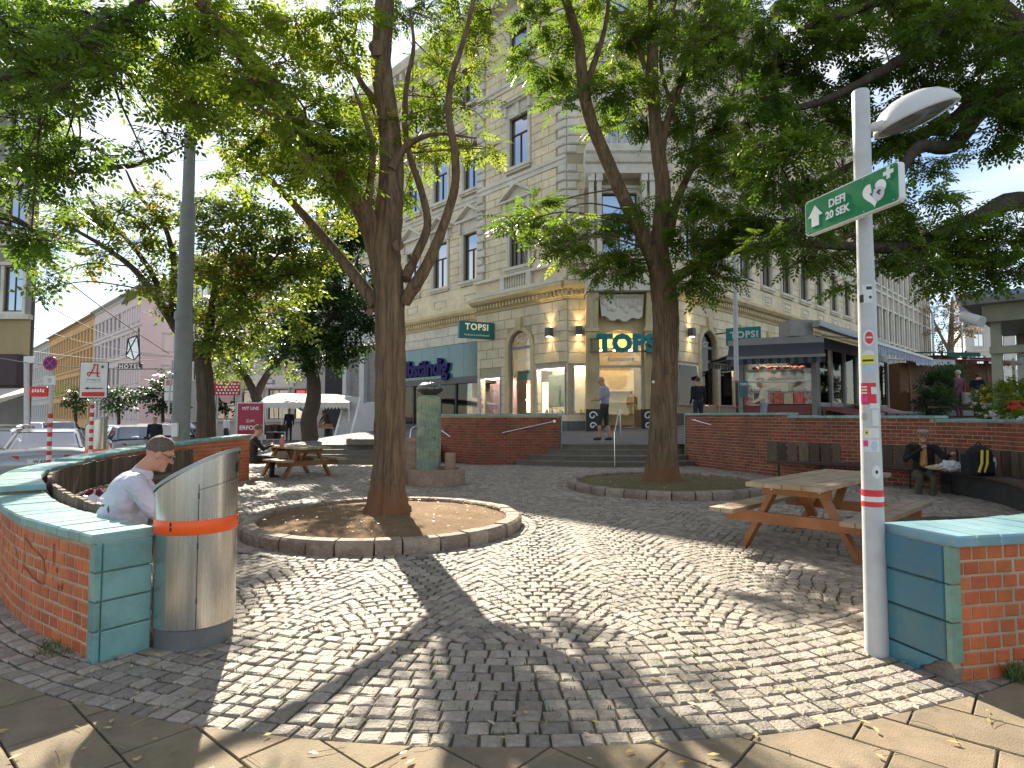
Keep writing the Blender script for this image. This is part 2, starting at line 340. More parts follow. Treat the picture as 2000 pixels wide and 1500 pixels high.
# wall lines (inner faces)
LW = Path([(-2.30, 3.95), (-3.40, 4.75), (-4.45, 5.85), (-5.45, 7.2), (-6.1, 8.9), (-6.3, 10.5), (-6.2, 12.3), (-6.0, 14.1)])
RW = Path([(5.15, 18.3), (5.6, 17.0), (6.1, 15.6), (6.65, 14.4), (7.3, 13.6), (7.95, 13.0), (8.45, 12.2), (8.65, 11.2), (8.5, 10.1), (8.1, 9.0), (7.4, 7.9), (6.7, 7.0), (6.3, 6.2)])
RN = Path([(2.30, 3.82), (3.2, 4.06), (4.1, 4.55), (5.0, 5.2), (5.7, 5.75), (6.3, 6.2)])

# raised pavement: grid outside the court
court = [(p.x, p.y) for p in RW.p[::4]]
court = [(5.35, 18.42)] + [(p.x+.2, p.y+.1) for p in RW.p[::4]] + [(6.6, 3), (-14, 3), (-14, 19.75), (-2.3, 19.75), (-.95, 18.55), (1.45, 18.72), (1.5, 18.42)]
def inpoly(x, y, P):
    r = False; n = len(P)
    for i in range(n):
        a, b = P[i], P[i-1]
        if (a[1] > y) != (b[1] > y) and x < (b[0]-a[0])*(y-a[1])/(b[1]-a[1])+a[0]: r = not r
    return r
xs = list(np.arange(-20, -7, 1.0))+list(np.arange(-7, 10.5, .2))+list(np.arange(10.5, 22, 1))+[22, 26, 34, 45, 60, 90]
ys = list(np.arange(5, 20.6, .2))+list(np.arange(21, 34, 1.2))+[34, 40, 50, 70, 110]
g = MB(); idx = {}
def _gv(i, j):
    if (i, j) not in idx: idx[(i, j)] = len(g.v); g.v.append((xs[i], ys[j], zt(xs[i], ys[j])))
    return idx[(i, j)]
inn = [[inpoly(x, y, court) for y in ys] for x in xs]
for i in range(len(xs)-1):
    for j in range(len(ys)-1):
        if ys[j] < 17.9 and xs[i] < 5: continue
        if not (inn[i][j] or inn[i+1][j] or inn[i][j+1] or inn[i+1][j+1]):
            g.f.append((_gv(i, j), _gv(i+1, j), _gv(i+1, j+1), _gv(i, j+1))); g.m.append(0)
tag(g.build('raised_pavement', M_pave), kind='structure')

# ------------------------------------------------------------------ cobblestones
P1C = (-1.675, 8.25); P1R = 1.79; P2C = (3.13, 12.6); P2R = 2.0; FC = (-1.60, 13.15); FR = .60
BC = (0.0, 8.75); BR = 5.97
stones = []                                    # x, y, angle, width (along), depth
def hyp(x, y, c): return math.hypot(x-c[0], y-c[1])
def put(x, y, a, w, d, own=None):
    if y > 19.4 or abs(x) > .87*y+.6 or abs(x) > 9: return
    if x < 0 and y < 6 and x < -4.8: return
    for k, (c, R, rings) in enumerate(((P1C, P1R, 2), (P2C, P2R, 3), (FC, FR, 5))):
        h = hyp(x, y, c)
        if h < R-.05: return
        if own != k and h < R + rings*.108 + .03: return
    if own is None and hyp(x, y, BC) > BR-11*.112+.005 and y < 9: return
    stones.append((x, y, a, w, d))
for k, (c, R, rings) in enumerate(((P1C, P1R, 2), (P2C, P2R, 3), (FC, FR, 5))):
    for q in range(rings):
        r = R+.06+q*.108; n = int(2*math.pi*r/.112)
        for i in range(n):
            a = 2*math.pi*(i+.5*(q % 2))/n+random.uniform(-.006, .006); put(c[0]+r*math.cos(a), c[1]+r*math.sin(a), a+math.pi/2, .10, .098, k)
for q in range(11):                             # edging rows along the pavement
    r = BR-.055-q*.112; a = math.radians(185)
    while a < math.radians(355):
        w = random.uniform(.090, .140); am = a+w/2/r
        x, y = BC[0]+r*math.cos(am), BC[1]+r*math.sin(am)
        if y < 9: put(x, y, am+math.pi/2, w-.013, .099, 9)
        a += w/r
W_ = 1.02; Rr = .66                            # segmental arcs
for ci in range(-10, 11):
    cx = ci*W_+.25
    for q in range(-12, 195):
        yc = q*.106; half = math.asin(W_/2/Rr); n = 11; a = -half; L = 0
        ph = (.5 if q % 2 else -.5)+random.uniform(-.25, .25)
        for i in range(n):
            t = -half+(i+.5+ph*.5)*2*half/n
            put(cx+Rr*math.sin(t)+random.uniform(-.005, .005), yc+Rr*math.cos(t)+random.uniform(-.005, .005), -t, 2*half*Rr/n-.013+random.uniform(-.010, .004), .092*math.cos(t)*.4+.098*.6+random.uniform(-.008, .003))
def cobble_verts(w, d, jit):
    c = min(w, d)*.10; j = lambda s: random.uniform(-s, s)
    q = []; base = [(-w/2, -d/2), (w/2, -d/2), (w/2, d/2), (-w/2, d/2)]; cs = [(x+j(jit), y+j(jit)) for x, y in base]
    for (x, y) in cs: q.append((x, y, -.05))
    for (x, y) in cs: q.append((x, y, -.007+j(.0015)))
    for (x, y) in cs: q.append((x*(1-2*c/w), y*(1-2*c/d), .0+j(.003)))
    q.append((j(.01), j(.01), .0018))
    return q
CF = [(0, 1, 5, 4), (1, 2, 6, 5), (2, 3, 7, 6), (3, 0, 4, 7), (4, 5, 9, 8), (5, 6, 10, 9), (6, 7, 11, 10), (7, 4, 8, 11), (8, 9, 12), (9, 10, 12), (10, 11, 12), (11, 8, 12)]
def shown(s):
    x, y = s[0], s[1]
    return abs(x) < .835*y and not (1.95 < x < 6 and 3.5 < y < 4.6 and x > 2.3 and y > 4.0) and not (x < -2.3 and y > 4.0) and not hyp(x, y, (-2.08, 4.1)) < .3 and not (x < -2.0 and 4.0 < y < 5 and x/y < -.5)
order = sorted(range(len(stones)), key=lambda i: (not shown(stones[i]), stones[i][1]))
near = set(order[:298])
cob_mesh = []
for k in range(10):
    b = MB(); b.add(cobble_verts(1, 1, .05), CF); b.v = [(x, y, z if z < -.02 else z) for x, y, z in b.v]
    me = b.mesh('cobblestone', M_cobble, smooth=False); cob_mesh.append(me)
rest = MB()
for i, (x, y, a, w, d) in enumerate(stones):
    z = random.uniform(-.004, .003); rx, ry = random.gauss(0, .009), random.gauss(0, .009)
    M = Matrix.Translation((x, y, z)) @ Matrix.Rotation(a+random.gauss(0, .03), 4, 'Z') @ Matrix.Rotation(rx, 4, 'X') @ Matrix.Rotation(ry, 4, 'Y')
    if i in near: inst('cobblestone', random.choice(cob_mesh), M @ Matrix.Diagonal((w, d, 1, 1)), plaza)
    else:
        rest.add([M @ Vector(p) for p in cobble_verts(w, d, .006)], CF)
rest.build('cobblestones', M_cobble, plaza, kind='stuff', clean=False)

# ------------------------------------------------------------------ pavement slabs (laid diagonally)
sa = math.radians(-41); su = Vector((math.cos(sa), math.sin(sa))); sv = Vector((-su.y, su.x)); r_ = -14; vv = -1.0
sl_cache = {}
for r_ in range(-16, 22):
    off = random.uniform(0, .5); v0 = r_*.315
    for k in range(-16, 16):
        a0 = k*.50+off; cx, cy = su*(a0+.25)+sv*(v0+.157)
        if cy < 1.9 or cy > 4.3 or abs(cx) > .9*cy+.5: continue
        poly = [su*(a0+.005)+sv*(v0+.005), su*(a0+.495)+sv*(v0+.005), su*(a0+.495)+sv*(v0+.310), su*(a0+.005)+sv*(v0+.310)]
        def cut(P):                              # keep what lies outside the cobbled circle
            f = lambda p: (p-Vector(BC)).length-(BR+.012)
            out = []
            N = []
            for i in range(len(P)):
                for t in range(6): N.append(P[i].lerp(P[(i+1) % len(P)], t/6))
            for i in range(len(N)):
                p, q = N[i], N[(i+1) % len(N)]; fp, fq = f(p), f(q)
                if fp >= 0: out.append(p)
                if fp*fq < 0: out.append(p.lerp(q, fp/(fp-fq)))
            return out
        ins = [(p-Vector(BC)).length < BR+.012 for p in poly]
        if all(ins): continue
        if any(ins) or (Vector((cx, cy))-Vector(BC)).length < BR+.2:
            poly = cut(poly)
        if len(poly) < 3: continue
        c = sum(poly, Vector((0, 0)))/len(poly); n = len(poly); b = MB(); z = random.uniform(-.002, .002)
        b.add([(p.x, p.y, -.04) for p in poly]+[(p.x, p.y, z-.004) for p in poly]+[(c.x+(p.x-c.x)*.978, c.y+(p.y-c.y)*.978, z) for p in poly],
              [(i, (i+1) % n, n+(i+1) % n, n+i) for i in range(n)]+[(n+i, n+(i+1) % n, 2*n+(i+1) % n, 2*n+i) for i in range(n)]+[tuple(range(2*n, 3*n))])
        b.build('paving_slab', M_slab, walk)

# ------------------------------------------------------------------ brick walls
def block_mesh(name, m, c=.08):
    """unit brick: x along the wall, y outwards (front at +y), z up; centred, front chamfered"""
    b = MB(); F = ((0, 0), (1, 0), (0, 1)); b.cham(F, -.5, .5, -.5, .5, -1, 0, c); return b.mesh(name, m)
def brick_wall(name, label, path, t, side, top, brick_m, coping_m, near_face=None, far_in=None, tile=.2, over=.03, coph=.055, s0=0, s1=None, lens=(.10, .072), far_out=None, far_lens=(.20, .066)):
    """side=+1: wall body lies to the left of the path direction, -1: right"""
    s1 = s1 or path.L; p, _ = path.at(s0)
    root = thing(name, label, 'wall', (p.x, p.y, 0))
    def pos(s, o):
        q, u = path.at(s); n = Vector((-u.y, u.x, 0))*side; return q+n*o
    N = int((s1-s0)/.05)+1; b = MB(); vs = []
    for i in range(N+1):
        s = s0+(s1-s0)*i/N; z = top(s)-coph
        for o, zz in ((.001, -.06), (.001, z), (t-.001, z), (t-.001, -.06)): q = pos(s, o); vs.append((q.x, q.y, zz))
    fs = [(0, 1, 2, 3), tuple(4*N+k for k in (3, 2, 1, 0))]
    for i in range(N):
        for k in range(4): l = (k+1) % 4; fs.append((4*i+k, 4*i+4+k, 4*i+4+l, 4*i+l))
    b.add(vs, fs); b.build('mortar_core', M_mortar, root)
    # coping tiles
    n = max(1, int((s1-s0)/tile)); ds = (s1-s0)/n
    for i in range(n):
        a, c = s0+i*ds+.003, s0+(i+1)*ds-.005; z = top((a+c)/2)+random.uniform(-.003, .003); e = .012
        b = MB(); q = [pos(a, -over), pos(c, -over), pos(c, t+over), pos(a, t+over)]; cen = sum(q, Vector())/4
        v0 = [(x.x, x.y, z-coph) for x in q]; v1 = [(x.x, x.y, z-e) for x in q]; v2 = [(cen.x+(x.x-cen.x)*.95, cen.y+(x.y-cen.y)*.97, z) for x in q]
        b.add(v0+v1+v2, [(3, 2, 1, 0), (8, 9, 10, 11)]+[(i_, (i_+1) % 4, 4+(i_+1) % 4, 4+i_) for i_ in range(4)]+[(4+i_, 4+(i_+1) % 4, 8+(i_+1) % 4, 8+i_) for i_ in range(4)])
        b.build('coping_tile', coping_m, root)
    # single bricks on the near face
    if near_face:
        a0, a1, outer = near_face; me = block_mesh('brick', brick_m); bl, bh = lens; row = 0; z = .004
        while z+bh < top(a0)-coph+.03:
            s = a0-random.uniform(0, .03)-(row % 2)*(bl/2); h = bh
            while s < a1:
                L = bl+random.uniform(-.008, .008); sa_, sb_ = max(s, a0), min(s+L, a1)
                zt_ = min(z+h, top((sa_+sb_)/2)-coph-.006)
                if sb_-sa_ > .02 and zt_-z > .02:
                    q, u = path.at((sa_+sb_)/2); nn = Vector((-u.y, u.x, 0))*side; o = t if outer else 0
                    nd = nn if outer else -nn; c = q+nn*o+nd*(.0035+random.uniform(-.0015, .002)); xd = Vector((nd.y, -nd.x, 0))
                    k = 1.0
                    M = Matrix((xd*(sb_-sa_)*k, nd*.03, Vector((0, 0, 1))*(zt_-z))).transposed().to_4x4(); M.translation = (c.x, c.y, (z+zt_)/2+random.uniform(-.0015, .0015))
                    M = M @ Matrix.Rotation(random.gauss(0, .006), 4, 'Y')
                    inst('brick', me, M, root)
                s += L+.016
            z += bh+.0145; row += 1
    for rng, outer in ((far_in, False), (far_out, True)):
        if not rng: continue
        b = MB(); bl, bh = far_lens; z = .0; row = 0
        while z < top(rng[1])+.4:
            s = rng[0]-(row % 2)*bl/2
            while s < rng[1]:
                sa_, sb_ = max(s, rng[0]), min(s+bl, rng[1]); zz = min(z+bh, top((sa_+sb_)/2)-coph-.006)
                if sb_-sa_ > .03 and zz-z > .02:
                    q, u = path.at((sa_+sb_)/2); nn = Vector((-u.y, u.x, 0))*side; o = t if outer else 0; nd = nn if outer else -nn
                    c = q+nn*o; F = ((c.x, c.y), (-nd.y, nd.x), (nd.x, nd.y)); b.cham(F, -(sb_-sa_)/2, (sb_-sa_)/2, z, zz, -.01, .006+random.uniform(-.002, .003), .004)
                s += bl+.012
            z += bh+.012; row += 1
        b.build('brickwork', brick_m, root, kind='stuff')
    return root, pos
def topL(s):
    p, _ = LW.at(s)
    if p.y < 5.75: return .745
    if p.y < 8.7: return .82
    return .85+.032*(p.y-8.7)
wl_, posL = brick_wall('brick_wall', 'curved red brick wall with pale teal tile coping running back behind the steel bin', LW, .30, 1, topL, M_brick, M_tealc, near_face=(.06, 2.35, True), far_in=(0, LW.L), tile=.17, lens=(.125, .068))
# direction check: the body must lie outside the court
def end_tiles(root, path, t, side, s, top, m, edge_m, n=4, flip=1):
    q, u = path.at(s); nn = Vector((-u.y, u.x, 0))*side; e = -u*flip; h = (top-.055)/n
    F = ((q.x, q.y), (nn.x, nn.y), (e.x, e.y))
    for k in range(n):
        b = MB(); b.cham(F, -.006, t-.028, k*h+.004-(0 if k else .03), (k+1)*h-.004, -.03, .028+random.uniform(-.002, .002), .006); b.build('glazed_tile', m, root)
        b = MB(); b.cham(F, t-.025, t+.012, k*h+.004-(0 if k else .03), (k+1)*h-.004, -.062, .028+random.uniform(-.003, .001), .010); b.build('edge_tile', edge_m, root, label=None)
end_tiles(wl_, LW, .30, 1, 0, .745, M_teal, M_teal)
M_graf = mat('graffiti_paint', (.18, .06, .03), (.32, .09, .035), rough=.7, scale=25)
for pl_g in ([(1.15, .62), (1.15, .50), (1.14, .37)], [(1.15, .59), (.98, .545), (.80, .50), (.75, .43), (.75, .36), (.80, .335), (.95, .35), (1.14, .395)], [(.62, .62), (.62, .55), (.62, .475)], [(.565, .47), (.56, .44)], [(.53, .375), (.525, .33)], [(.47, .385), (.475, .345)], [(.53, .355), (.47, .362)], [(1.42, .50), (1.28, .42)]):
    P_ = spline([Vector((a, c, 0)) for a, c in pl_g], 6); b = MB(); vs = []
    for i, p_ in enumerate(P_):
        d_ = (P_[min(i+1, len(P_)-1)]-P_[max(i-1, 0)]).normalized()
        for sg_ in (-1, 1): q_ = posL(p_.x-d_.y*sg_*.007, .3075); vs.append((q_.x, q_.y, p_.y+d_.x*sg_*.007))
    b.add(vs, [(2*i, 2*i+1, 2*i+3, 2*i+2) for i in range(len(P_)-1)]); b.build('graffiti_stroke', M_graf, wl_, clean=False)
def topN(s): return .79 if s < 1.62 else .915
wr_, posN = brick_wall('brick_wall', 'low orange brick wall with blue glazed end tiles beside the lamp post', RN, .42, -1, topN, M_brick, M_bluec, near_face=(.045, 1.45, True), tile=.165, lens=(.098, .067))
# right near wall: blue end tiles, the lowest one broken off at the corner
q_, u_ = RN.at(0); nn_ = Vector((u_.y, -u_.x, 0)); e_ = -u_
F_ = ((q_.x, q_.y), (nn_.x, nn_.y), (e_.x, e_.y)); zs = [-.03, .105, .325, .53, .735]
for k in range(1, 4):
    b = MB(); b.cham(F_, -.006, .395, zs[k]+.004, zs[k+1]-.004, -.03, .028, .007); b.build('glazed_tile', M_blue, wr_)
    b = MB(); b.cham(F_, .398, .432, zs[k]+.004, zs[k+1]-.004, -.05, .030, .008); b.build('edge_tile', M_green_edge, wr_)
b = MB(); b.fprism(F_, [(-.006, -.03), (.20, -.03), (.235, .03), (.30, .062), (.33, .092), (.36, .101), (-.006, .101)], -.03, .027); b.build('glazed_tile', M_blue, wr_, label='broken lowest blue tile with its corner missing')
b = MB(); b.fprism(F_, [(.20, -.03), (.425, -.03), (.425, .07), (.38, .11), (.34, .10), (.30, .07), (.24, .035)], -.06, .004); b.build('bare_concrete', M_conc, wr_)
def topR(s):
    p, _ = RW.at(s)
    if p.y > 14.6: return 1.525
    if p.y > 12.3 : return 1.455
    if p.y > 9.6: return 1.385
    return 1.31
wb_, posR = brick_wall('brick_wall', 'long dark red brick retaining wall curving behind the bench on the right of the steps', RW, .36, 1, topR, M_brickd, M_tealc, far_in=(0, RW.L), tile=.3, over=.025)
b = MB(); q, u = RW.at(0); n_ = Vector((-u.y, u.x, 0)); F0 = ((q.x, q.y), (n_.x, n_.y), (-u.x, -u.y))
for k in range(5): b.cham(F0, -.02, .37, k*.294, (k+1)*.294-.008, -.03, .03, .006)
b.build('end_tile', M_teal, wb_)
def handrail(parent, pts, r=.021, name='handrail', m=None):
    b = MB(); P = [Vector(p) for p in pts]; b.tube(P, r, 10); return b.build(name, m or M_chrome, parent, smooth=True)
# hand rail on the right wall
hp = [at(1352, 820, 17.55), at(1456, 848, 16.5)]
h = thing('handrail', 'slanting steel handrail fixed to the right brick wall beside the steps', 'handrail', hp[1], group='wall handrails'); handrail(h, hp, name='rail')
for p in hp:
    b = MB(); b.tube([p, p+Vector((.11, .06, 0))], .014, 8); b.lathe([(.04, 0), (.04, .012)], n=12, M=Matrix.Translation(p+Vector((.10, .05, 0))) @ Matrix.Rotation(math.pi/2, 4, 'Y')); b.build('bracket', M_chrome, h, smooth=True)
# brick pier between the two flights
pa, pb, pc = (-1.06, 18.3), (1.47, 18.62), (-2.35, 19.75)
pier = thing('brick_wall', 'straight red brick pier wall with a handrail left of the curved steps', 'wall', (-1.06, 18.3, 0))
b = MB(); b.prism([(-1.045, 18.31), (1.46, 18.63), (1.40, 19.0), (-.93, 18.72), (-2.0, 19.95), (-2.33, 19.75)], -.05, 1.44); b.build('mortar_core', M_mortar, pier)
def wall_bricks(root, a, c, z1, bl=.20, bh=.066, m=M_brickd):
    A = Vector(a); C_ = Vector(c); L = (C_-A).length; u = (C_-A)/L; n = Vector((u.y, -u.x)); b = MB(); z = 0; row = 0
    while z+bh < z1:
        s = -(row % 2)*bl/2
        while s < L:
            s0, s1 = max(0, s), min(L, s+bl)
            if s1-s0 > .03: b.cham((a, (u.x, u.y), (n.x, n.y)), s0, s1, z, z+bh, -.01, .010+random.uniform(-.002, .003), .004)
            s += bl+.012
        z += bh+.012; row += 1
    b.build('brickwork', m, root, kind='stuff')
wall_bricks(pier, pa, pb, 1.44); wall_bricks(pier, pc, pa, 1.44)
for a, c in ((pa, pb), (pc, pa)):
    A = Vector(a); C_ = Vector(c); L = (C_-A).length; u = (C_-A)/L; n = Vector((u.y, -u.x)); k = int(L/.3)
    for i in range(k):
        b = MB(); b.fbox((a, (u.x, u.y), (n.x, n.y)), i*L/k+.004, (i+1)*L/k-.004, -.38, .035 if a == pa else .03, 1.445, 1.50+random.uniform(0, .004)); b.build('coping_tile', M_tealc, pier)
b = MB(); b.fbox((pb, (.99, .12), (.12, -.99)), .004, .04, -.38, .02, .45, 1.44); b.build('end_tile', M_teal, pier)
hp = [at(982, 845, 18.35), at(1083, 823, 18.47)]
h = thing('handrail', 'slanting steel handrail fixed to the brick pier left of the steps', 'handrail', hp[0], group='wall handrails'); handrail(h, hp, name='rail')
for p in hp:
    b = MB(); b.tube([p, p+Vector((0, .10, 0))], .014, 8); b.lathe([(.04, 0), (.04, .012)], n=12, M=Matrix.Translation(p+Vector((0, .10, 0))) @ Matrix.Rotation(math.pi/2, 4, 'X')); b.build('bracket', M_chrome, h, smooth=True)
hp = [at(858, 838, 18.75), at(879, 853, 18.6)]
h = thing('handrail', 'short steel handrail on the left side of the brick pier behind the fountain', 'handrail', hp[1], group='wall handrails'); handrail(h, hp, name='rail')
# curved steps
st = thing('stone_steps', 'four curved stone steps rising to the shop entrance', 'steps', (3.1, 17.6, 0)); b = None
for k in range(4):
    R = 5.2-.34*k; poly = []
    for i in range(33):
        a = math.radians(-90)+math.radians(-43+86*i/32); x, y = 3.1+R*math.cos(a), 22.6+R*math.sin(a)
        if 0.1 < x < 5.9: poly.append((x, y))
    if k == 3: poly = [(p[0], p[1]) for p in poly]
    poly = [(poly[0][0], 19.2)] + poly + [(poly[-1][0], 19.2)]; c = sum((Vector(p) for p in poly), Vector((0, 0)))/len(poly)
    b = MB(); z0, z1 = k*.148-(.06 if k == 0 else .0), (k+1)*.148
    b.prism([(p[0], p[1]) for p in poly], z0, z1-.035); b.build('step', M_step, st)
    R2 = R+.025; nose = [(3.1+(p[0]-3.1)*R2/R, 22.6+(p[1]-22.6)*R2/R) if 0 < i < len(poly)-1 else p for i, p in enumerate(poly)]
    b = MB(); b.prism(nose, z1-.034, z1); b.build('tread', M_step, st)
# hand rail standing in the middle of the steps
h = thing('handrail', 'free standing steel stair rail on two posts in front of the entrance', 'handrail', at(1201, 915, 17.45))
b0 = Vector(at(1201, 915, 17.3)); t0 = Vector(at(1200, 843, 17.35)); t1 = Vector(at(1210, 795, 18.9)); b1 = Vector(at(1213, 862, 18.9))
handrail(h, [b0, t0], name='post'); handrail(h, [b1, t1], name='post'); handrail(h, [t0, t0+(t1-t0)*.02, t1], .024, name='rail')
b = MB(); b.lathe([(.06, 0), (.06, .02), (.03, .03)], c=(b0.x, b0.y, b0.z-.03), n=14); b.build('foot_plate', M_chrome, h)
# left flight
st2 = thing('stone_steps', 'straight stone steps at the back left between the brick pier and the market stall', 'steps', (-4.4, 18.6, 0))
for k in range(4):
    b = MB(); b.box(-6.8+.0*k, -2.25-.03*k, 18.5+.32*k, 20.2, k*.135-(.06 if not k else 0), (k+1)*.135); b.build('step', M_step, st2)
b = MB(); b.box(-7.15, -6.81, 18.6, 26, -.4, .56); b.build('side_wall', M_step, st2)
b = MB(); b.lathe([(.0, .1), (.5, .1), (.5, .27), (.46, .29), (0, .29)], c=(-4.75+.2, 19.55, .45), n=24, sx=1.4); b.build('round_block', M_step, st2)
# chrome rail beside the left flight
h = thing('handrail', 'bent steel stair rail behind the granite block beside the fountain', 'handrail', (-3.3, 18.7, .3))
handrail(h, [at(800, 862, 18.9), at(803, 838, 18.9), at(808, 834, 18.9), at(832, 834, 19.2)], .02, name='rail')

# ------------------------------------------------------------------ tree planters
def planter(label, c, R, soil, w=.19, hgt=.145, n=30):
    r = thing('tree_planter', label, 'planter', (c[0], c[1], 0), group='round kerbed tree beds'); me = None
    a = 0
    while a < 2*math.pi-.02:
        da = min(random.uniform(.26, .46)/R, 2*math.pi-a); da = da if 2*math.pi-a-da > .08 else 2*math.pi-a
        k = 4; b = MB(); vs = []; e = .018; jr = random.uniform(-.012, .012); hz = hgt+random.uniform(-.008, .008)
        for i in range(k+1):
            t = a+.006+(da-.012)*i/k
            for rr, zz in ((R-w, -.03), (R-w, hz-e), (R-w+e, hz), (R+jr-e*1.6, hz), (R+jr, hz-e*1.6), (R+jr+random.uniform(.0, .015), hz*.5), (R+jr, -.03)):
                vs.append((c[0]+rr*math.cos(t), c[1]+rr*math.sin(t), zz))
        m7 = 7; fs = [tuple(range(m7)), tuple(k*m7+j for j in reversed(range(m7)))]
        for i in range(k):
            for j in range(m7-1): fs.append((i*m7+j, (i+1)*m7+j, (i+1)*m7+j+1, i*m7+j+1))
        b.add(vs, fs); b.build('kerb_stone', M_kerb, r); a += da
    b = MB(); nr, na = 14, 56; vs = [(c[0], c[1], .17)]; fs = []
    for i in range(1, nr+1):
        rr = (R-w+.02)*i/nr
        for k in range(na):
            t = 2*math.pi*k/na; z = .09+.09*(1-(i/nr)**2)+random.uniform(-.008, .008); vs.append((c[0]+rr*math.cos(t), c[1]+rr*math.sin(t), z))
    for k in range(na): fs.append((0, 1+k, 1+(k+1) % na))
    for i in range(nr-1):
        for k in range(na): a0 = 1+i*na+k; a1 = 1+i*na+(k+1) % na; fs.append((a0, a0+na, a1+na, a1))
    b.add(vs, fs); b.build('soil', soil, r, smooth=True)
    return r
planter('round stone kerbed bed of bare brown soil around the nearest tree trunk', P1C, P1R, M_soil)
planter('round stone kerbed bed of mossy soil around the tree in front of the steps', P2C, P2R, M_soil2)

# ------------------------------------------------------------------ drinking fountain
M_bronze = mat('green_patina_stone', (.30, .37, .27), (.20, .27, .20), (.42, .42, .27), rough=.45, scale=4, stretch=(1, 1, 2), bump=.15, bscale=20, stain=(.10, .09, .05), stain_amt=.5, stain_scale=3)
M_shell = mat('tarnished_metal_shell', (.24, .23, .21), (.12, .12, .11), rough=.32, metal=.85, scale=7)
M_pink = mat('pink_granite', (.36, .23, .16), (.28, .175, .125), (.40, .29, .22), rough=.7, scale=24, bump=.15, bscale=120, stain=(.15, .10, .07), stain_amt=.5)
ft = thing('drinking_fountain', 'fountain with a wavy green pillar, metal shell on top and granite basin', 'fountain', (-1.60, 13.15, 0))
b = MB(); b.lathe([(.60, -.03), (.60, .30), (.575, .335), (.50, .335), (.47, .25), (0, .24)], c=(-1.60, 13.15, 0), n=40); b.build('basin', M_pink, ft, smooth=True)
cx, cy = -1.80, 13.35; nx, nz = 13, 60
b = MB(); W2 = .225
def wav(x, z): return .015*math.sin(x*82+2.4*math.sin(z*4.6)+1.1*math.sin(z*9.5))
for f in range(4):
    vs = []; fs = []
    for j in range(nz+1):
        z = .22+1.60*j/nz
        for i in range(nx*3+1):
            t = -W2+2*W2*i/(nx*3); o = W2+wav(t+f*.3, z)*(.0 if abs(abs(t)-W2) < .01 else 1)
            p = [(t, -o), (o, t), (-t, o), (-o, -t)][f]; vs.append((cx+p[0], cy+p[1], z))
    w = nx*3+1
    for j in range(nz):
        for i in range(nx*3): fs.append((j*w+i, j*w+i+1, (j+1)*w+i+1, (j+1)*w+i))
    b.add(vs, fs)
b.build('pillar', M_bronze, ft, smooth=True)
b = MB(); b.box(cx-.21, cx+.21, cy-.21, cy+.21, 1.80, 1.86); b.lathe([(.2, 1.855), (.15, 1.90), (0, 1.9)], c=(cx, cy, 0), n=16); b.build('neck', M_bronze, ft)
b = MB(); vs = []; fs = []; nu, nv = 64, 14
for j in range(nv+1):
    th = math.pi*j/nv
    for k in range(nu):
        a = 2*math.pi*k/nu; rr = (1+.085*abs(math.cos(a*8))*math.sin(th)); vs.append((cx+.02+.27*rr*math.sin(th)*math.cos(a), cy+.27*rr*math.sin(th)*math.sin(a), 2.04+.155*math.cos(th)*(1-.1*abs(math.cos(a*8)))))
for j in range(nv):
    for k in range(nu): l = (k+1) % nu; fs.append((j*nu+k, (j+1)*nu+k, (j+1)*nu+l, j*nu+l))
b.add(vs, fs); b.build('shell', M_shell, ft, smooth=True)
b = MB(); b.cham(((-1.50, 13.05), (1, 0), (0, -1)), .09, .29, .24, .66, -.2, .1, .03); b.build('spout_block', M_pink, ft)
b = MB(); b.tube([at(845, 855, 13.08), Vector(at(850, 856, 13.0)), Vector(at(851, 858, 12.96))], .012, 8); b.build('spout', M_shell, ft)
b = MB(); b.box(-2.36, -1.99, 13.2, 13.75, -.03, .90); b.box(-2.39, -1.96, 13.17, 13.78, .90, .96)
b.build('granite_block', M_pink, None, label='tall rectangular granite block just left of the fountain pillar', cat='block')

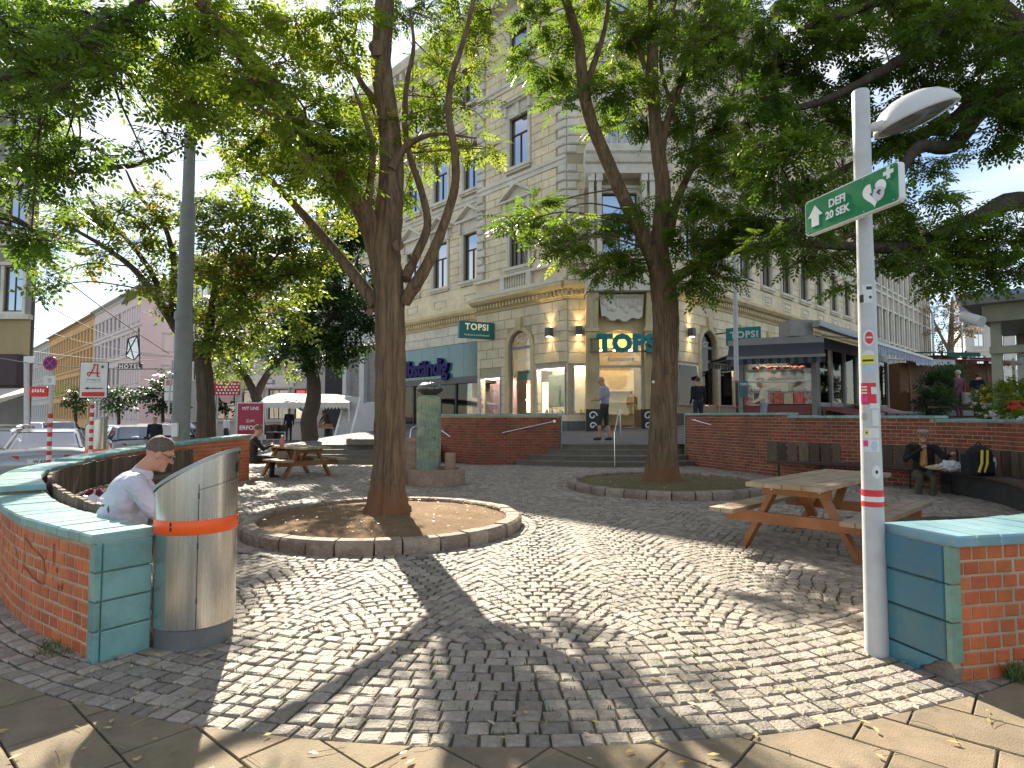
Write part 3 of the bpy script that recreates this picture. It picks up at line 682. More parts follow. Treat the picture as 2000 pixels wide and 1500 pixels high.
# ------------------------------------------------------------------ litter bin
def bin_(label, c, r, h0, h1, band, group='steel litter bins', detail=True):
    R = thing('litter_bin', label, 'bin', (c[0], c[1], 0), group=group); n = 64 if detail else 24; b = MB(); vs = []
    top = lambda x: h0+(h1-h0)*(x+r)/(2*r)
    for z in (0.125,) if True else (): pass
    rows = 10
    for j in range(rows+1):
        for k in range(n):
            a = 2*math.pi*k/n; x, y = r*math.cos(a), r*math.sin(a); z = .125+(top(x)-.125)*j/rows; vs.append((c[0]+x, c[1]+y, z))
    fs = []
    for j in range(rows):
        for k in range(n): l = (k+1) % n; fs.append((j*n+k, j*n+l, (j+1)*n+l, (j+1)*n+k))
    b.add(vs, fs); b.build('body', M_steel, R, smooth=True)
    b = MB(); b.lathe([(r-.012, -.02), (r-.012, .118), (r-.03, .126)], c=(c[0], c[1], 0), n=n); b.build('plinth', M_steelgrey, R, smooth=True)
    b = MB(); q = []
    for rr, dz in ((r+.010, -.012), (r+.010, .012), (r-.005, .016), (r*.6, .014), (.001, .013)):
        for k in range(n):
            a = 2*math.pi*k/n; x, y = rr*math.cos(a), rr*math.sin(a); q.append((c[0]+x, c[1]+y, top(x)+dz))
    fs = []
    for j in range(4):
        for k in range(n): l = (k+1) % n; fs.append((j*n+k, j*n+l, (j+1)*n+l, (j+1)*n+k))
    b.add(q, fs); b.build('lid', mat('lid_metal', (.45, .47, .47), (.38, .40, .40), rough=.4, metal=.6), R, smooth=True)
    b = MB(); b.lathe([(r+.002, band[0]), (r+.005, band[0]+.004), (r+.005, band[1]-.004), (r+.002, band[1])], c=(c[0], c[1], 0), n=n); b.f = b.f[:-2]; b.m = b.m[:-2]; b.build('reflective_band', M_orange, R, smooth=True)
    if detail:
        def strip(a, z0, z1, w, m, name, o=.0035):
            b = MB(); vs = []
            for j in range(2):
                for d in (-w/2, w/2): vs.append((c[0]+(r+o)*math.cos(a+d/r), c[1]+(r+o)*math.sin(a+d/r), (z0, z1)[j]))
            b.add(vs, [(0, 1, 3, 2)]); b.build(name, m, R)
        a0 = math.radians(-90-23); av = math.atan2(-c[1], -c[0])
        strip(av+.03, .13, 1.02, .005, M_black, 'door_seam', .0012)
        for z in (.28, .62, .93): strip(av+.03, z, z+.035, .009, M_black, 'hinge', .003)
        # horizontal seam of the flap, upper right
        b = MB(); vs = []
        for i in range(17):
            a = av+.03+(1.35)*i/16; z = .985+.06*math.sin(1.35*i/16)
            for dz in (-.002, .002): vs.append((c[0]+(r+.0015)*math.cos(a), c[1]+(r+.0015)*math.sin(a), z+dz+.0))
        b.add(vs, [(2*i, 2*i+2, 2*i+3, 2*i+1) for i in range(16)]); b.build('flap_seam', M_black, R)
        b = MB(); vs = []
        for i in range(9):
            a = av+1.15+.5*i/8
            for z in (1.07, 1.135): vs.append((c[0]+(r+.003)*math.cos(a), c[1]+(r+.003)*math.sin(a), z+.02*i/8))
        b.add(vs, [(2*i, 2*i+2, 2*i+3, 2*i+1) for i in range(8)]); b.build('slot', M_black, R)
        for k, (z, a1) in enumerate(((.775, av-.62), (.745, av-.62), (.81, av+1.28), (.775, av+1.28))): strip(a1, z-.012, z+.012, .012, M_black, 'band_mark', .007)
    return R
bin_('tall steel litter bin with slanted lid and orange band beside the near wall end', (-2.081, 4.10), .245, .962, 1.222, (.705, .795))

# ------------------------------------------------------------------ lamp post with stickers
LP = Vector((2.235, 3.84, 0)); zt_l = at(1668, 178, 3.84).z
lp = thing('lamp_post', 'light grey lamp post covered in stickers beside the blue tiled wall end', 'lamp post', LP)
def lrad(z): return .068-.0185*clamp(z/2.3, 0, 1)-.006*clamp((z-2.3)/.6, 0, 1)
b = MB(); zz = [-.03, .0, .4, .9, 1.4, 1.9, 2.3, 2.9]; b.tube([LP+Vector((0, 0, z)) for z in zz], [lrad(z) for z in zz], 28); b.build('pole', M_galv, lp, smooth=True)
b = MB(); b.tube([LP+Vector((0, 0, z)) for z in (2.88, 2.89, zt_l-.01, zt_l)], [.046, .051, .051, .045], 24); b.build('sleeve', M_galv, lp, smooth=True)
M_lamphead = mat('lamp_housing', (.62, .62, .60), (.56, .56, .54), rough=.4)
hc = at(1786, 222, 3.86); ax = Vector((.93, .12, .34)).normalized(); up = Vector((-.34, .0, .94)); HM = frameM(hc, ax, up.cross(ax))
b = MB(); b.lathe([(.262, -.035), (.266, -.028), (.262, -.012), (.235, .035), (.185, .078), (.115, .107), (.05, .12), (0, .123)], n=40, M=HM @ Matrix.Diagonal((1.02, .82, 1.05, 1))); b.build('lamp_head', M_lamphead, lp, smooth=True)
b = MB(); b.lathe([(0, -.075), (.10, -.07), (.19, -.055), (.245, -.036)], n=36, M=HM @ Matrix.Diagonal((1.0, .80, 1, 1))); b.build('lamp_glass', glass('lamp_cover_glass', (.75, .75, .72), .75, .12), lp, smooth=True)
b = MB(); b.lathe([(.02, -.034), (.24, -.033)], n=24, M=HM @ Matrix.Diagonal((1, .8, 1, 1))); b.build('reflector', mat('lamp_reflector', (.42, .42, .38), rough=.4, metal=.3), lp, smooth=True)
b = MB(); e0 = Vector((LP.x, LP.y, at(1668, 255, 3.84).z)); e1 = hc-ax*.25-Vector((0, 0, .005)); b.tube([e0, e0.lerp(e1, .5), e1], [.028, .026, .036], 12); b.build('lamp_arm', M_lamphead, lp, smooth=True)
def sticker(z0, z1, aw, a, m, name='sticker', round_=False, o=.0018, label=None):
    """curved patch on the post: centred at angle a (0 = towards the camera), aw = half width in radians"""
    b = MB(); base = math.atan2(-LP.y, -LP.x); vs = []; fs = []; n = 12
    if round_:
        zc = (z0+z1)/2; vs = [(LP.x+(lrad(zc)+o)*math.cos(base+a), LP.y+(lrad(zc)+o)*math.sin(base+a), zc)]
        for rr in (.5, 1):
            for k in range(20):
                t = 2*math.pi*k/20; z = zc+(z1-z0)/2*rr*math.sin(t); aa = base+a+aw*rr*math.cos(t); vs.append((LP.x+(lrad(z)+o)*math.cos(aa), LP.y+(lrad(z)+o)*math.sin(aa), z))
        for k in range(20): l = (k+1) % 20; fs += [(0, 1+k, 1+l), (1+k, 21+k, 21+l, 1+l)]
    else:
        for i in range(n+1):
            aa = base+a-aw+2*aw*i/n
            for z in (z0, z1): vs.append((LP.x+(lrad(z)+o)*math.cos(aa), LP.y+(lrad(z)+o)*math.sin(aa), z))
        fs = [(2*i, 2*i+2, 2*i+3, 2*i+1) for i in range(n)]
    b.add(vs, fs); o_ = b.build(name, m, lp, label=label, smooth=True); return o_
def zl(y): return at(1690, y, 3.80).z
def sm(n, c, c2=None, sc_=40): return mat('sticker_'+n, c, c2 or tuple(x*.9 for x in c), rough=.5, scale=sc_)
S_w = sm('white', (.72, .72, .70)); S_r = sm('red', (.68, .03, .04)); S_y = sm('yellow', (.75, .66, .05)); S_b = sm('blue', (.12, .25, .55)); S_k = sm('black', (.03, .03, .03)); S_p = sm('pink', (.75, .05, .25)); S_lb = sm('paleblue', (.45, .58, .72))
for y0, y1, m in ((957, 970, S_r), (970, 980, S_w), (980, 990, S_r)): sticker(zl(y1), zl(y0), 1.75, 0, m, 'painted_ring')
sticker(zl(935), zl(908), .42, .45, S_w, round_=True); sticker(zl(925), zl(918), .14, .45, S_k, round_=True, o=.003)
sticker(zl(882), zl(858), .75, .1, S_w); sticker(zl(880), zl(862), .28, .3, S_lb, round_=True, o=.003); sticker(zl(872), zl(860), .25, -.5, S_p, o=.003)
sticker(zl(856), zl(836), .75, .15, S_w, o=.0022); sticker(zl(850), zl(840), .2, -.35, S_y, round_=True, o=.0035); sticker(zl(847), zl(843), .09, -.35, S_k, round_=True, o=.0045)
sticker(zl(832), zl(800), .35, .55, S_w); sticker(zl(822), zl(806), .3, -.6, sm('olive', (.4, .42, .3)), round_=True)
sticker(zl(798), zl(788), .5, .5, S_w, o=.0022); sticker(zl(790), zl(748), .8, -.1, S_r); sticker(zl(786), zl(773), .4, -.55, S_p, o=.003); sticker(zl(770), zl(756), .28, .45, S_w, o=.003)
for k in range(3): sticker(zl(769-k*6), zl(766-k*6), .3, -.5, S_w, o=.0035)
sticker(zl(728), zl(700), .7, -.05, S_lb, round_=True); sticker(zl(712), zl(694), .7, -.05, S_y, o=.003); sticker(zl(706), zl(702), .55, -.05, S_k, o=.004)
sticker(zl(700), zl(684), .62, 0, S_w, round_=True, o=.0022); sticker(zl(676), zl(644), .6, .1, S_w, round_=True); sticker(zl(672), zl(648), .42, .15, S_r, round_=True, o=.003); sticker(zl(661), zl(658), .3, .15, S_w, o=.004)
sticker(zl(592), zl(556), .55, .1, S_w); sticker(zl(590), zl(575), .25, -.55, S_k, o=.003); sticker(zl(566), zl(560), .3, .3, S_k, o=.003); sticker(zl(584), zl(578), .16, .4, S_k, round_=True, o=.003)

# ------------------------------------------------------------------ direction sign on the post
M_sgreen = mat('sign_green', (.0, .21, .065), (.0, .19, .06), rough=.35); M_sw = mat('sign_white', (.82, .82, .80), (.78, .78, .76), rough=.4)
sl = at(1576, 422, 4.13); sr = at(1760, 362, 3.42); su_ = Vector((sr.x-sl.x, sr.y-sl.y, 0)); SL = su_.length; su_.normalize(); sn = Vector((su_.y, -su_.x, 0)); sc_ = (sl+sr)/2; sc_.z = (sl.z+sr.z)/2
SMt = frameM(sc_, su_, Vector((0, 0, 1))); SH = .235
sg = thing('direction_sign', 'green defibrillator direction sign with arrow and white heart on the lamp post', 'sign', (sc_.x, sc_.y, sc_.z-SH/2))
def rrect(w, h, r, n=5):
    return [(sx*(w/2-r)+r*math.cos(a), sy*(h/2-r)+r*math.sin(a)) for sx, sy, a0 in ((1, 1, 0), (-1, 1, 90), (-1, -1, 180), (1, -1, 270)) for a in [math.radians(a0+90*i/n) for i in range(n+1)]]
def flat(poly, M, z0, z1, name, m, parent):
    b = MB(); n = len(poly); b.add([M @ Vector((x, y, z0)) for x, y in poly]+[M @ Vector((x, y, z1)) for x, y in poly], [tuple(reversed(range(n))), tuple(range(n, 2*n))]+[(i, (i+1) % n, n+(i+1) % n, n+i) for i in range(n)])
    return b.build(name, m, parent)
flat(rrect(SL, SH, .025), SMt, -.03, .012, 'housing', M_sw, sg); flat(rrect(SL-.012, SH-.014, .02), SMt, .012, .0145, 'face', M_sgreen, sg)
TM = lambda x, y, z=.0165: SMt @ Matrix.Translation((x, y, z))
flat([(-.065, .0), (0, .075), (.065, 0), (.033, 0), (.033, -.065), (-.033, -.065), (-.033, 0)], TM(-.275, -.005), -.002, .0, 'arrow', M_sw, sg)
text('DEFI', .072, TM(-.085, .036), M_sw, sg, bold=.0022, depth=.001); text('20 SEK', .068, TM(-.085, -.036), M_sw, sg, bold=.0022, depth=.001)
hp = []
for i in range(40):
    t = 2*math.pi*i/40; hp.append((.0062*16*math.sin(t)**3/1.0*1.0, .0062*(13*math.cos(t)-5*math.cos(2*t)-2*math.cos(3*t)-math.cos(4*t))))
flat([(x*.85, y*.85) for x, y in hp], TM(.20, -.012), -.002, 0, 'heart', M_sw, sg)
flat([(.0, .075), (.02, .02), (.004, .02), (.022, -.06), (-.026, .005), (-.008, .005), (-.016, .06)], TM(.192, -.012), 0.0, .0012, 'lightning', M_sgreen, sg)
flat([(.042*math.cos(2*math.pi*i/20), .042*math.sin(2*math.pi*i/20)) for i in range(20)], TM(.232, -.03), 0.0015, .0025, 'sticker', sm('greyround', (.62, .6, .66)), sg)
flat([(-.018, .008), (.0, .022), (.02, .01), (.004, .004), (.008, -.016), (-.006, -.006)], TM(.236, -.026), .003, .0036, 'sticker_print', S_k, sg)
flat([(-.012, -.035), (.012, -.035), (.012, -.012), (.035, -.012), (.035, .012), (.012, .012), (.012, .035), (-.012, .035), (-.012, .012), (-.035, .012), (-.035, -.012), (-.012, -.012)], TM(.30, .072), -.002, 0, 'cross', M_sw, sg)
b = MB(); b.bar(sc_-sn*.03+Vector((0, 0, -.05)), Vector((LP.x, LP.y, sc_.z-.05)), .04, .03); b.bar(sc_-sn*.03+Vector((0, 0, .06)), Vector((LP.x, LP.y, sc_.z+.06)), .04, .03); b.build('bracket', M_galv, sg)
for x in (-.34, .12, .33):
    for y in (-.1, .1): b = MB(); b.lathe([(.004, .012), (.004, .0165)], n=8, M=SMt @ Matrix.Translation((x, y, 0))); b.build('rivet', M_galv, sg)

# ------------------------------------------------------------------ picnic tables (local: length along x)
def picnic(label, c, rz, L=2.3, zt_=.75, n_top=4):
    r = thing('picnic_table', label, 'picnic table', (c[0], c[1], 0), rz, 'wooden picnic tables')
    bw = .185
    for i in range(n_top):
        y = (i-(n_top-1)/2)*(bw+.007); b = MB(); e = random.uniform(-.006, .006); F = ((0, 0), (1, 0), (0, 1))
        b.box(-L/2+e, L/2+e, y-bw/2, y+bw/2, zt_-.045, zt_+random.uniform(-.002, .002)); b.build('top_plank', M_woodtop, r, local=True)
    for s in (-1, 1):
        for k in (0, 1):
            y = s*(.60+k*.14); b = MB(); b.box(-L/2, L/2, y-.066, y+.066, .40, .445); b.build('seat_plank', M_woodtop if k else M_woodtop, r, local=True)
        for e in (-1, 1):
            x = e*(L/2-.40); b = MB(); b.bar((x, s*.60, -.02), (x, s*.22, zt_-.06), .055, .125, (1, 0, 0)); b.build('leg', M_wood, r, local=True)
            b = MB(); b.bar((x*.45, 0, .36), (x-e*.05, 0, zt_-.08), .04, .09, (0, 1, 0))
            if s == 1: b.build('brace', M_wood, r, local=True)
    for e in (-1, 1):
        x = e*(L/2-.40)+e*.055; b = MB(); b.box(x-.026, x+.026, -.76, .76, .285, .40); b.build('seat_beam', M_wood, r, local=True)
        b = MB(); b.box(x-.026, x+.026, -.35, .35, zt_-.145, zt_-.046); b.build('top_beam', M_wood, r, local=True)
        for s in (-1, 1):
            b = MB(); b.lathe([(.012, 0), (.012, .01), (.005, .014)], n=10, M=Matrix.Translation((x+e*.026, s*.245, zt_-.09)) @ Matrix.Rotation(e*math.pi/2, 4, 'Y')); b.build('bolt', M_chrome, r, local=True)
    return r
picnic('wooden picnic table with sunlit grey top on the right beside the lamp post', (3.57, 7.08), math.atan2(.69, .72))
picnic('wooden picnic table at the back left where the man in black sits', (-5.22, 14.95), math.radians(136), L=1.9, zt_=.72)

# ------------------------------------------------------------------ curved benches with upright slats along the walls
def bench(label, path, side, s0, s1, seat_o, back_o, seat_z, back_z, sw=.12, legs=6, gap=.012):
    p, _ = path.at((s0+s1)/2); r = thing('wooden_bench', label, 'bench', (p.x, p.y, 0), group='curved wooden benches')
    def pos(s, o): q, u = path.at(s); return q+Vector((-u.y, u.x, 0))*side*o
    N = max(8, int((s1-s0)/.15))
    for k in range(3):                           # seat planks
        o0 = seat_o[0]+(seat_o[1]-seat_o[0])*k/3; o1 = seat_o[0]+(seat_o[1]-seat_o[0])*(k+1)/3-.012*(1 if seat_o[1] > seat_o[0] else -1); b = MB(); vs = []
        for i in range(N+1):
            s = s0+(s1-s0)*i/N; a, c = pos(s, o0), pos(s, o1); vs += [(a.x, a.y, seat_z-.045), (a.x, a.y, seat_z), (c.x, c.y, seat_z), (c.x, c.y, seat_z-.045)]
        b.add(vs, [(0, 1, 2, 3), tuple(4*N+j for j in (3, 2, 1, 0))]+[(4*i+j, 4*i+4+j, 4*i+4+(j+1) % 4, 4*i+(j+1) % 4) for i in range(N) for j in range(4)]); b.build('seat_plank', M_oldwood, r)
    s = s0
    while s+sw < s1:                             # back slats
        q, u = path.at(s+sw/2); n = Vector((-u.y, u.x, 0))*side; c = q+n*back_o; F = ((c.x, c.y), (u.x, u.y), (n.x, n.y)); zz = back_z+random.uniform(-.012, .012)
        b = MB(); lean = -.0; b.fbox(F, -sw/2, sw/2, -.018, .018, seat_z-.02, zz); b.build('back_slat', M_oldwood, r); s += sw+gap
    for zb in (seat_z+.12, back_z-.12):
        b = MB(); o = back_o+(.035 if back_o > seat_o[0] and back_o > seat_o[1] else -.035); P = [pos(s0+(s1-s0)*i/N, o)+Vector((0, 0, zb)) for i in range(N+1)]; b.tube(P, .018, 6); b.build('back_rail', M_black, r)
    for i in range(legs):
        s = s0+.25+(s1-s0-.5)*i/(legs-1); b = MB(); a = pos(s, seat_o[0]+(seat_o[1]-seat_o[0])*.15); c = pos(s, seat_o[0]+(seat_o[1]-seat_o[0])*.85)
        b.tube([a+Vector((0, 0, -.02)), a+Vector((0, 0, seat_z-.05)), c+Vector((0, 0, seat_z-.05)), c+Vector((0, 0, -.02))], .02, 6); b.build('leg', M_black, r)
    return r, pos
bl_, posBL = bench('curved bench with dark upright back slats where the man in the white shirt sits', LW, 1, .80, LW.L-2.2, (-.62, -.14), -.10, .44, .80, legs=9)
BR_P = Path([(5.75, 13.95), (6.45, 13.62), (7.1, 13.2), (7.7, 12.55), (8.0, 11.9), (8.12, 11.1), (7.98, 10.2), (7.55, 9.2), (6.95, 8.35), (6.3, 7.6)])
br_, posBR = bench('curved bench with dark upright back slats under the right brick wall', BR_P, 1, 0, BR_P.L, (0, .42), .46, .42, .84, sw=.20, legs=10)
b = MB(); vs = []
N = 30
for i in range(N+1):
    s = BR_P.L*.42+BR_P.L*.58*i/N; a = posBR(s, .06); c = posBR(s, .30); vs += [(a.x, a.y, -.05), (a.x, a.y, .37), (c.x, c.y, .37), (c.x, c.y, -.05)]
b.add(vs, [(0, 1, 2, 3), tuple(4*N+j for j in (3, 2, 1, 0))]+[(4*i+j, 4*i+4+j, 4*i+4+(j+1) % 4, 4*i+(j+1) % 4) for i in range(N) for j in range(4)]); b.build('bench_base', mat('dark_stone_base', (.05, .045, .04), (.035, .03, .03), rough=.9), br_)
# ------------------------------------------------------------------ corner building
M_cream = mat('cream_render', (.78, .67, .45), (.71, .60, .39), (.80, .71, .52), rough=.85, scale=3, bump=.12, bscale=60, stain=(.33, .28, .20), stain_amt=.5, stain_scale=.8, rnd=.07)
M_creamg = mat('pale_grey_stone_trim', (.70, .655, .55), (.63, .59, .48), (.74, .70, .61), rough=.85, scale=4, bump=.15, bscale=50, stain=(.36, .32, .26), stain_amt=.5, stain_scale=1.1, rnd=.06)
M_yel = mat('ochre_cornice', (.68, .56, .32), (.62, .50, .28), rough=.85, scale=4, stain=(.3, .25, .15), stain_amt=.5, stain_scale=1.2)
M_jnt = mat('joint_render', (.46, .39, .27), (.40, .34, .23), rough=.95, scale=6)
M_plinth = mat('grey_plinth_stone', (.13, .135, .14), (.10, .105, .11), rough=.7, scale=5)
M_frame = mat('dark_window_frame', (.055, .035, .028), rough=.5)
M_framew = mat('white_window_frame', (.6, .6, .57), rough=.5)
M_pane = glass('upper_window_glass', (.10, .11, .12), .35, .015)
M_shopglass = glass('shop_window_glass', (.94, .95, .95), .96, .01)
M_dark = mat('dark_interior', (.03, .03, .032), rough=.9)
M_curtain = mat('curtain', (.55, .53, .48), rough=.9, scale=2, stretch=(12, 12, .2))
bld = thing('corner_building', 'ornate cream corner apartment building with rusticated stone and the cosmetics shop at its corner', 'building', (4.6, 26, .8))
P1 = Vector((2.38, 26.0)); P2 = Vector((6.85, 26.0)); uL = Vector((-.681, .732)); uL.normalize(); nL = Vector((-uL.y, -uL.x)); nL = Vector((-.732, -.681)).normalized(); uR = Vector((.704, .710)).normalized(); nR = Vector((.710, -.704)).normalized(); nC = Vector((0, -1)); uC = Vector((1, 0))
FLb = (P1, uL, nL); FLw = (P1-nL*.28, uL, nL); FR_ = (P2, uR, nR); FC_ = (P1, uC, nC)
LENB = 6.0; LENW = 20.0; LENR = 30.0
def fp(F, a, o, z): return Vector((F[0].x+F[1].x*a+F[2].x*o, F[0].y+F[1].y*a+F[2].y*o, z))
def fM(F, a, o, z):
    """matrix with x along the facade as seen (kept right-handed), y outwards -> z up"""
    n = Vector((F[2].x, F[2].y, 0)); x = Vector((n.y, -n.x, 0)); x = Vector((-n.y, n.x, 0)); M = Matrix((x, -n, Vector((0, 0, 1)))).transposed().to_4x4(); M.translation = fp(F, a, o, z); return M
def arch_pts(a, w, z0, zs, n=14, inset=0):
    r = w/2-inset; return [(a-r, z0+inset)]+[(a-r*math.cos(math.pi*i/n), zs+r*math.sin(math.pi*i/n)) for i in range(n+1)]+[(a+r, z0+inset)]
def wall_part(F, a0, a1, z0, z1, holes, name='wall', m=None, parent=bld, depth=.28):
    """wall face with openings: (a, w, z0, z1, arched)"""
    b = MB(); X = sorted({a0, a1, *[h[0]-h[1]/2 for h in holes], *[h[0]+h[1]/2 for h in holes]}); Z = sorted({z0, z1, *[h[2] for h in holes], *[h[3] for h in holes]})
    X = [x for x in X if a0 <= x <= a1]; Z = [z for z in Z if z0 <= z <= z1]
    for xa, xb in zip(X, X[1:]):
        for za, zb in zip(Z, Z[1:]):
            cx, cz = (xa+xb)/2, (za+zb)/2
            if any(abs(cx-h[0]) < h[1]/2 and h[2] < cz < h[3] for h in holes): continue
            b.add([fp(F, xa, 0, za), fp(F, xb, 0, za), fp(F, xb, 0, zb), fp(F, xa, 0, zb)], [(0, 1, 2, 3)])
    for h in holes:
        a, w, ha, hb, arched = h
        if arched:
            r = w/2; zs = hb-r; pts = arch_pts(a, w, ha, zs); arc = pts[1:-1]
            for i in range(len(arc)-1):
                (x0, zz0), (x1, zz1) = arc[i], arc[i+1]; b.add([fp(F, x0, 0, zz0), fp(F, x1, 0, zz1), fp(F, x1, 0, hb), fp(F, x0, 0, hb)], [(0, 1, 2, 3)])
        else: pts = [(a-w/2, ha), (a-w/2, hb), (a+w/2, hb), (a+w/2, ha)]
        for (x0, q0), (x1, q1) in zip(pts, pts[1:]+pts[:1]): b.add([fp(F, x0, 0, q0), fp(F, x1, 0, q1), fp(F, x1, -depth, q1), fp(F, x0, -depth, q0)], [(0, 1, 2, 3)])
    return b.build(name, m or M_cream, parent, clean=False)
BLK = {'n': 0}
def ashlar(F, a0, a1, z0, z1, row, length, holes, m=M_cream, single=False, marg=.0, o=.035, name='stone_block', parent=bld, joint=.022, archpad=.0):
    b = MB(); r = 0; z = z0; rows = max(1, round((z1-z0)/row)); hgt = (z1-z0)/rows
    for r in range(rows):
        za, zb = z0+r*hgt+joint/2, z0+(r+1)*hgt-joint/2; segs = [(a0, a1)]
        for h in holes:
            mg = archpad if len(h) > 4 and h[4] and archpad else marg; w = h[1]/2+mg
            if zb > h[2]-mg and za < h[3]+mg:
                if len(h) > 4 and h[4]:
                    rr = h[1]/2; zs = h[3]-rr; zm = za
                    if zm > zs: w = math.sqrt(max(0, (rr+mg)**2-(zm-zs)**2)); 
                    if w < .02: continue
                new = []
                for s, e in segs:
                    if h[0]+w <= s or h[0]-w >= e: new.append((s, e)); continue
                    if h[0]-w-s > .06: new.append((s, h[0]-w))
                    if e-h[0]-w > .06: new.append((h[0]+w, e))
                segs = new
        for s, e in segs:
            x = s-(length/2 if r % 2 else 0)-random.uniform(0, .05)
            cuts = [s]+[q for q in [a0+(k+(.5 if r % 2 else 0))*length for k in range(int((a1-a0)/length)+2)] if s+.12 < q < e-.12]+[e]
            for xa, xb in zip(cuts, cuts[1:]):
                t = b if not single else MB()
                t.cham(F, xa+joint/2, xb-joint/2, za, zb, -.005, o+random.uniform(-.004, .004), .012)
                if single and BLK['n'] < 285: t.build(name, m, parent); BLK['n'] += 1
                elif single: b.add(t.v, t.f)
    if b.v: b.build('stonework', m, parent, kind='stuff')
def band(F, a0, a1, z0, z1, o, m, name='string_course', parent=bld, o0=-.05):
    b = MB(); b.fbox(F, a0, a1, o0, o, z0, z1); return b.build(name, m, parent)
def profile_band(F, a0, a1, prof, m, name='cornice', parent=bld):
    """extrude an (outwards, z) outline along the facade"""
    b = MB(); n = len(prof); b.add([fp(F, a0, o, z) for o, z in prof]+[fp(F, a1, o, z) for o, z in prof], [tuple(range(n)), tuple(reversed(range(n, 2*n)))]+[(i, (i+1) % n, n+(i+1) % n, n+i) for i in range(n)]); return b.build(name, m, parent)
# --- window kit, shared meshes, local frame x along, -y outwards... built with y = inwards
WC = {}
def win_kit(w, h, style):
    key = (w, h, style)
    if key in WC: return WC[key]
    fr = MB(); t = .055
    fr.box(-w/2, w/2, .10, .17, 0, t); fr.box(-w/2, w/2, .10, .17, h-t, h)
    for x in (-w/2+t/2, w/2-t/2): fr.box(x-t/2, x+t/2, .101, .169, t, h-t)
    fr.box(-w/2+t, w/2-t, .095, .168, h*.66-.03, h*.66+.03); fr.box(-.03, .03, .097, .166, t, h*.66-.03)
    pn = MB(); pn.add([(-w/2+t, .14, t), (w/2-t, .14, t), (w/2-t, .14, h-t), (-w/2+t, .14, h-t)], [(0, 1, 2, 3)])
    cu = MB(); cu.add([(-w/2+t, .235, t), (-w*.16, .235, t), (-w*.16, .235, h-t), (-w/2+t, .235, h-t)], [(0, 1, 2, 3)]); cu.add([(w*.2, .235, t), (w/2-t, .235, t), (w/2-t, .235, h-t), (w*.2, .235, h-t)], [(0, 1, 2, 3)])
    su = MB(); a = .17
    for s in (-1, 1): su.box(s*(w/2+a/2)-a/2, s*(w/2+a/2)+a/2, -.07, .02, -.02, h+.02); su.box(s*(w/2+a*.75)-.045, s*(w/2+a*.75)+.045, -.10, .0, -.02, h+.019)
    su.box(-w/2-a, w/2+a, -.075, .02, h+.021, h+a+.02); su.box(-w/2-a-.0, w/2+a+.0, -.10, .0, h+a-.06, h+a+.019)
    si = MB(); si.box(-w/2-a-.10, w/2+a+.10, -.20, .02, -.16, -.022); si.box(-w/2-a-.02, w/2+a+.02, -.13, .02, -.26, -.162)
    he = None
    if style == 'pediment':
        he = MB(); W = w/2+a+.30; z = h+a+.45
        he.box(-W+.1, W-.1, -.10, .02, h+a+.022, z-.002); he.box(-W, W, -.30, .02, z, z+.10)
        for s in (-1, 1):
            he.add([(s*W, -.32, z+.101), (0, -.32, z+.72), (0, -.32, z+.88), (s*(W+.06), -.32, z+.20), (s*W, .02, z+.101), (0, .02, z+.72), (0, .02, z+.88), (s*(W+.06), .02, z+.20)], [(0, 1, 2, 3), (7, 6, 5, 4), (0, 4, 5, 1), (1, 5, 6, 2), (2, 6, 7, 3), (3, 7, 4, 0)])
            he.box(s*(w/2+a)-.09, s*(w/2+a)+.09, -.22, 0, h+.05, z-.004)
        he.add([(-W+.12, -.06, z+.1), (W-.12, -.06, z+.1), (0, -.06, z+.74)], [(0, 1, 2)])
    elif style == 'hood':
        he = MB(); W = w/2+a+.22; z = h+a+.42
        he.box(-W+.08, W-.08, -.09, .02, h+a+.022, z-.002); he.box(-W, W, -.24, .02, z, z+.09); he.box(-W-.08, W+.08, -.34, .02, z+.092, z+.19); he.box(-.13, .13, -.17, 0, h-.05, z-.004)
        for s in (-1, 1): he.box(s*(w/2+a)-.08, s*(w/2+a)+.08, -.2, 0, h+.12, z-.004)
    elif style == 'plain':
        he = MB(); he.box(-w/2-a-.08, w/2+a+.08, -.17, .02, h+a+.022, h+a+.13); he.box(-.1, .1, -.13, 0, h-.02, h+a+.02)
    mk = lambda b, n, m: b.mesh(n, m)
    WC[key] = (mk(fr, 'window', M_frame), mk(pn, 'pane', M_pane), mk(su, 'surround', M_creamg), mk(si, 'sill', M_creamg), mk(he, 'hood', M_creamg) if he else None, mk(cu, 'curtain', M_curtain))
    return WC[key]
def window(F, a, z, w, h, style, parent=bld):
    k = win_kit(w, h, style); M = fM(F, a, 0, z); o = inst('window', k[0], M, parent); inst('pane', k[1], M, o); inst('surround', k[2], M, o); inst('sill', k[3], M, o); inst('curtain', k[5], M, o)
    if k[4]: inst('hood', k[4], M, o)
# inner core so that nothing shines through
b = MB(); co = [P1-nL*.5+Vector((.15, .2)), P2-nR*.5+Vector((-.15, .2)), P2+uR*LENR-nR*.35, P2+uR*LENR-nR*11, Vector((4.6, 38)), P1+uL*LENW-nL*9, P1+uL*LENW-nL*.62]
co = [Vector((P1.x+.2, P1.y+.45)), Vector((P2.x-.2, P2.y+.45)), P2+uR*LENR-nR*.36, P2+uR*LENR-nR*11, Vector((4.6, 40)), P1+uL*LENW-nL*9, P1+uL*LENW-nL*.64]
b.prism([(p.x, p.y) for p in co], 7.6, 21.6); b.build('core_wall', M_dark, bld)
co2 = [Vector((P1.x+.2, P1.y+2.6)), Vector((P2.x-.2, P2.y+2.6)), P2+uR*LENR-nR*2.2, P2+uR*LENR-nR*11, Vector((4.6, 40)), P1+uL*LENW-nL*9, P1+uL*LENW-nL*2.6]
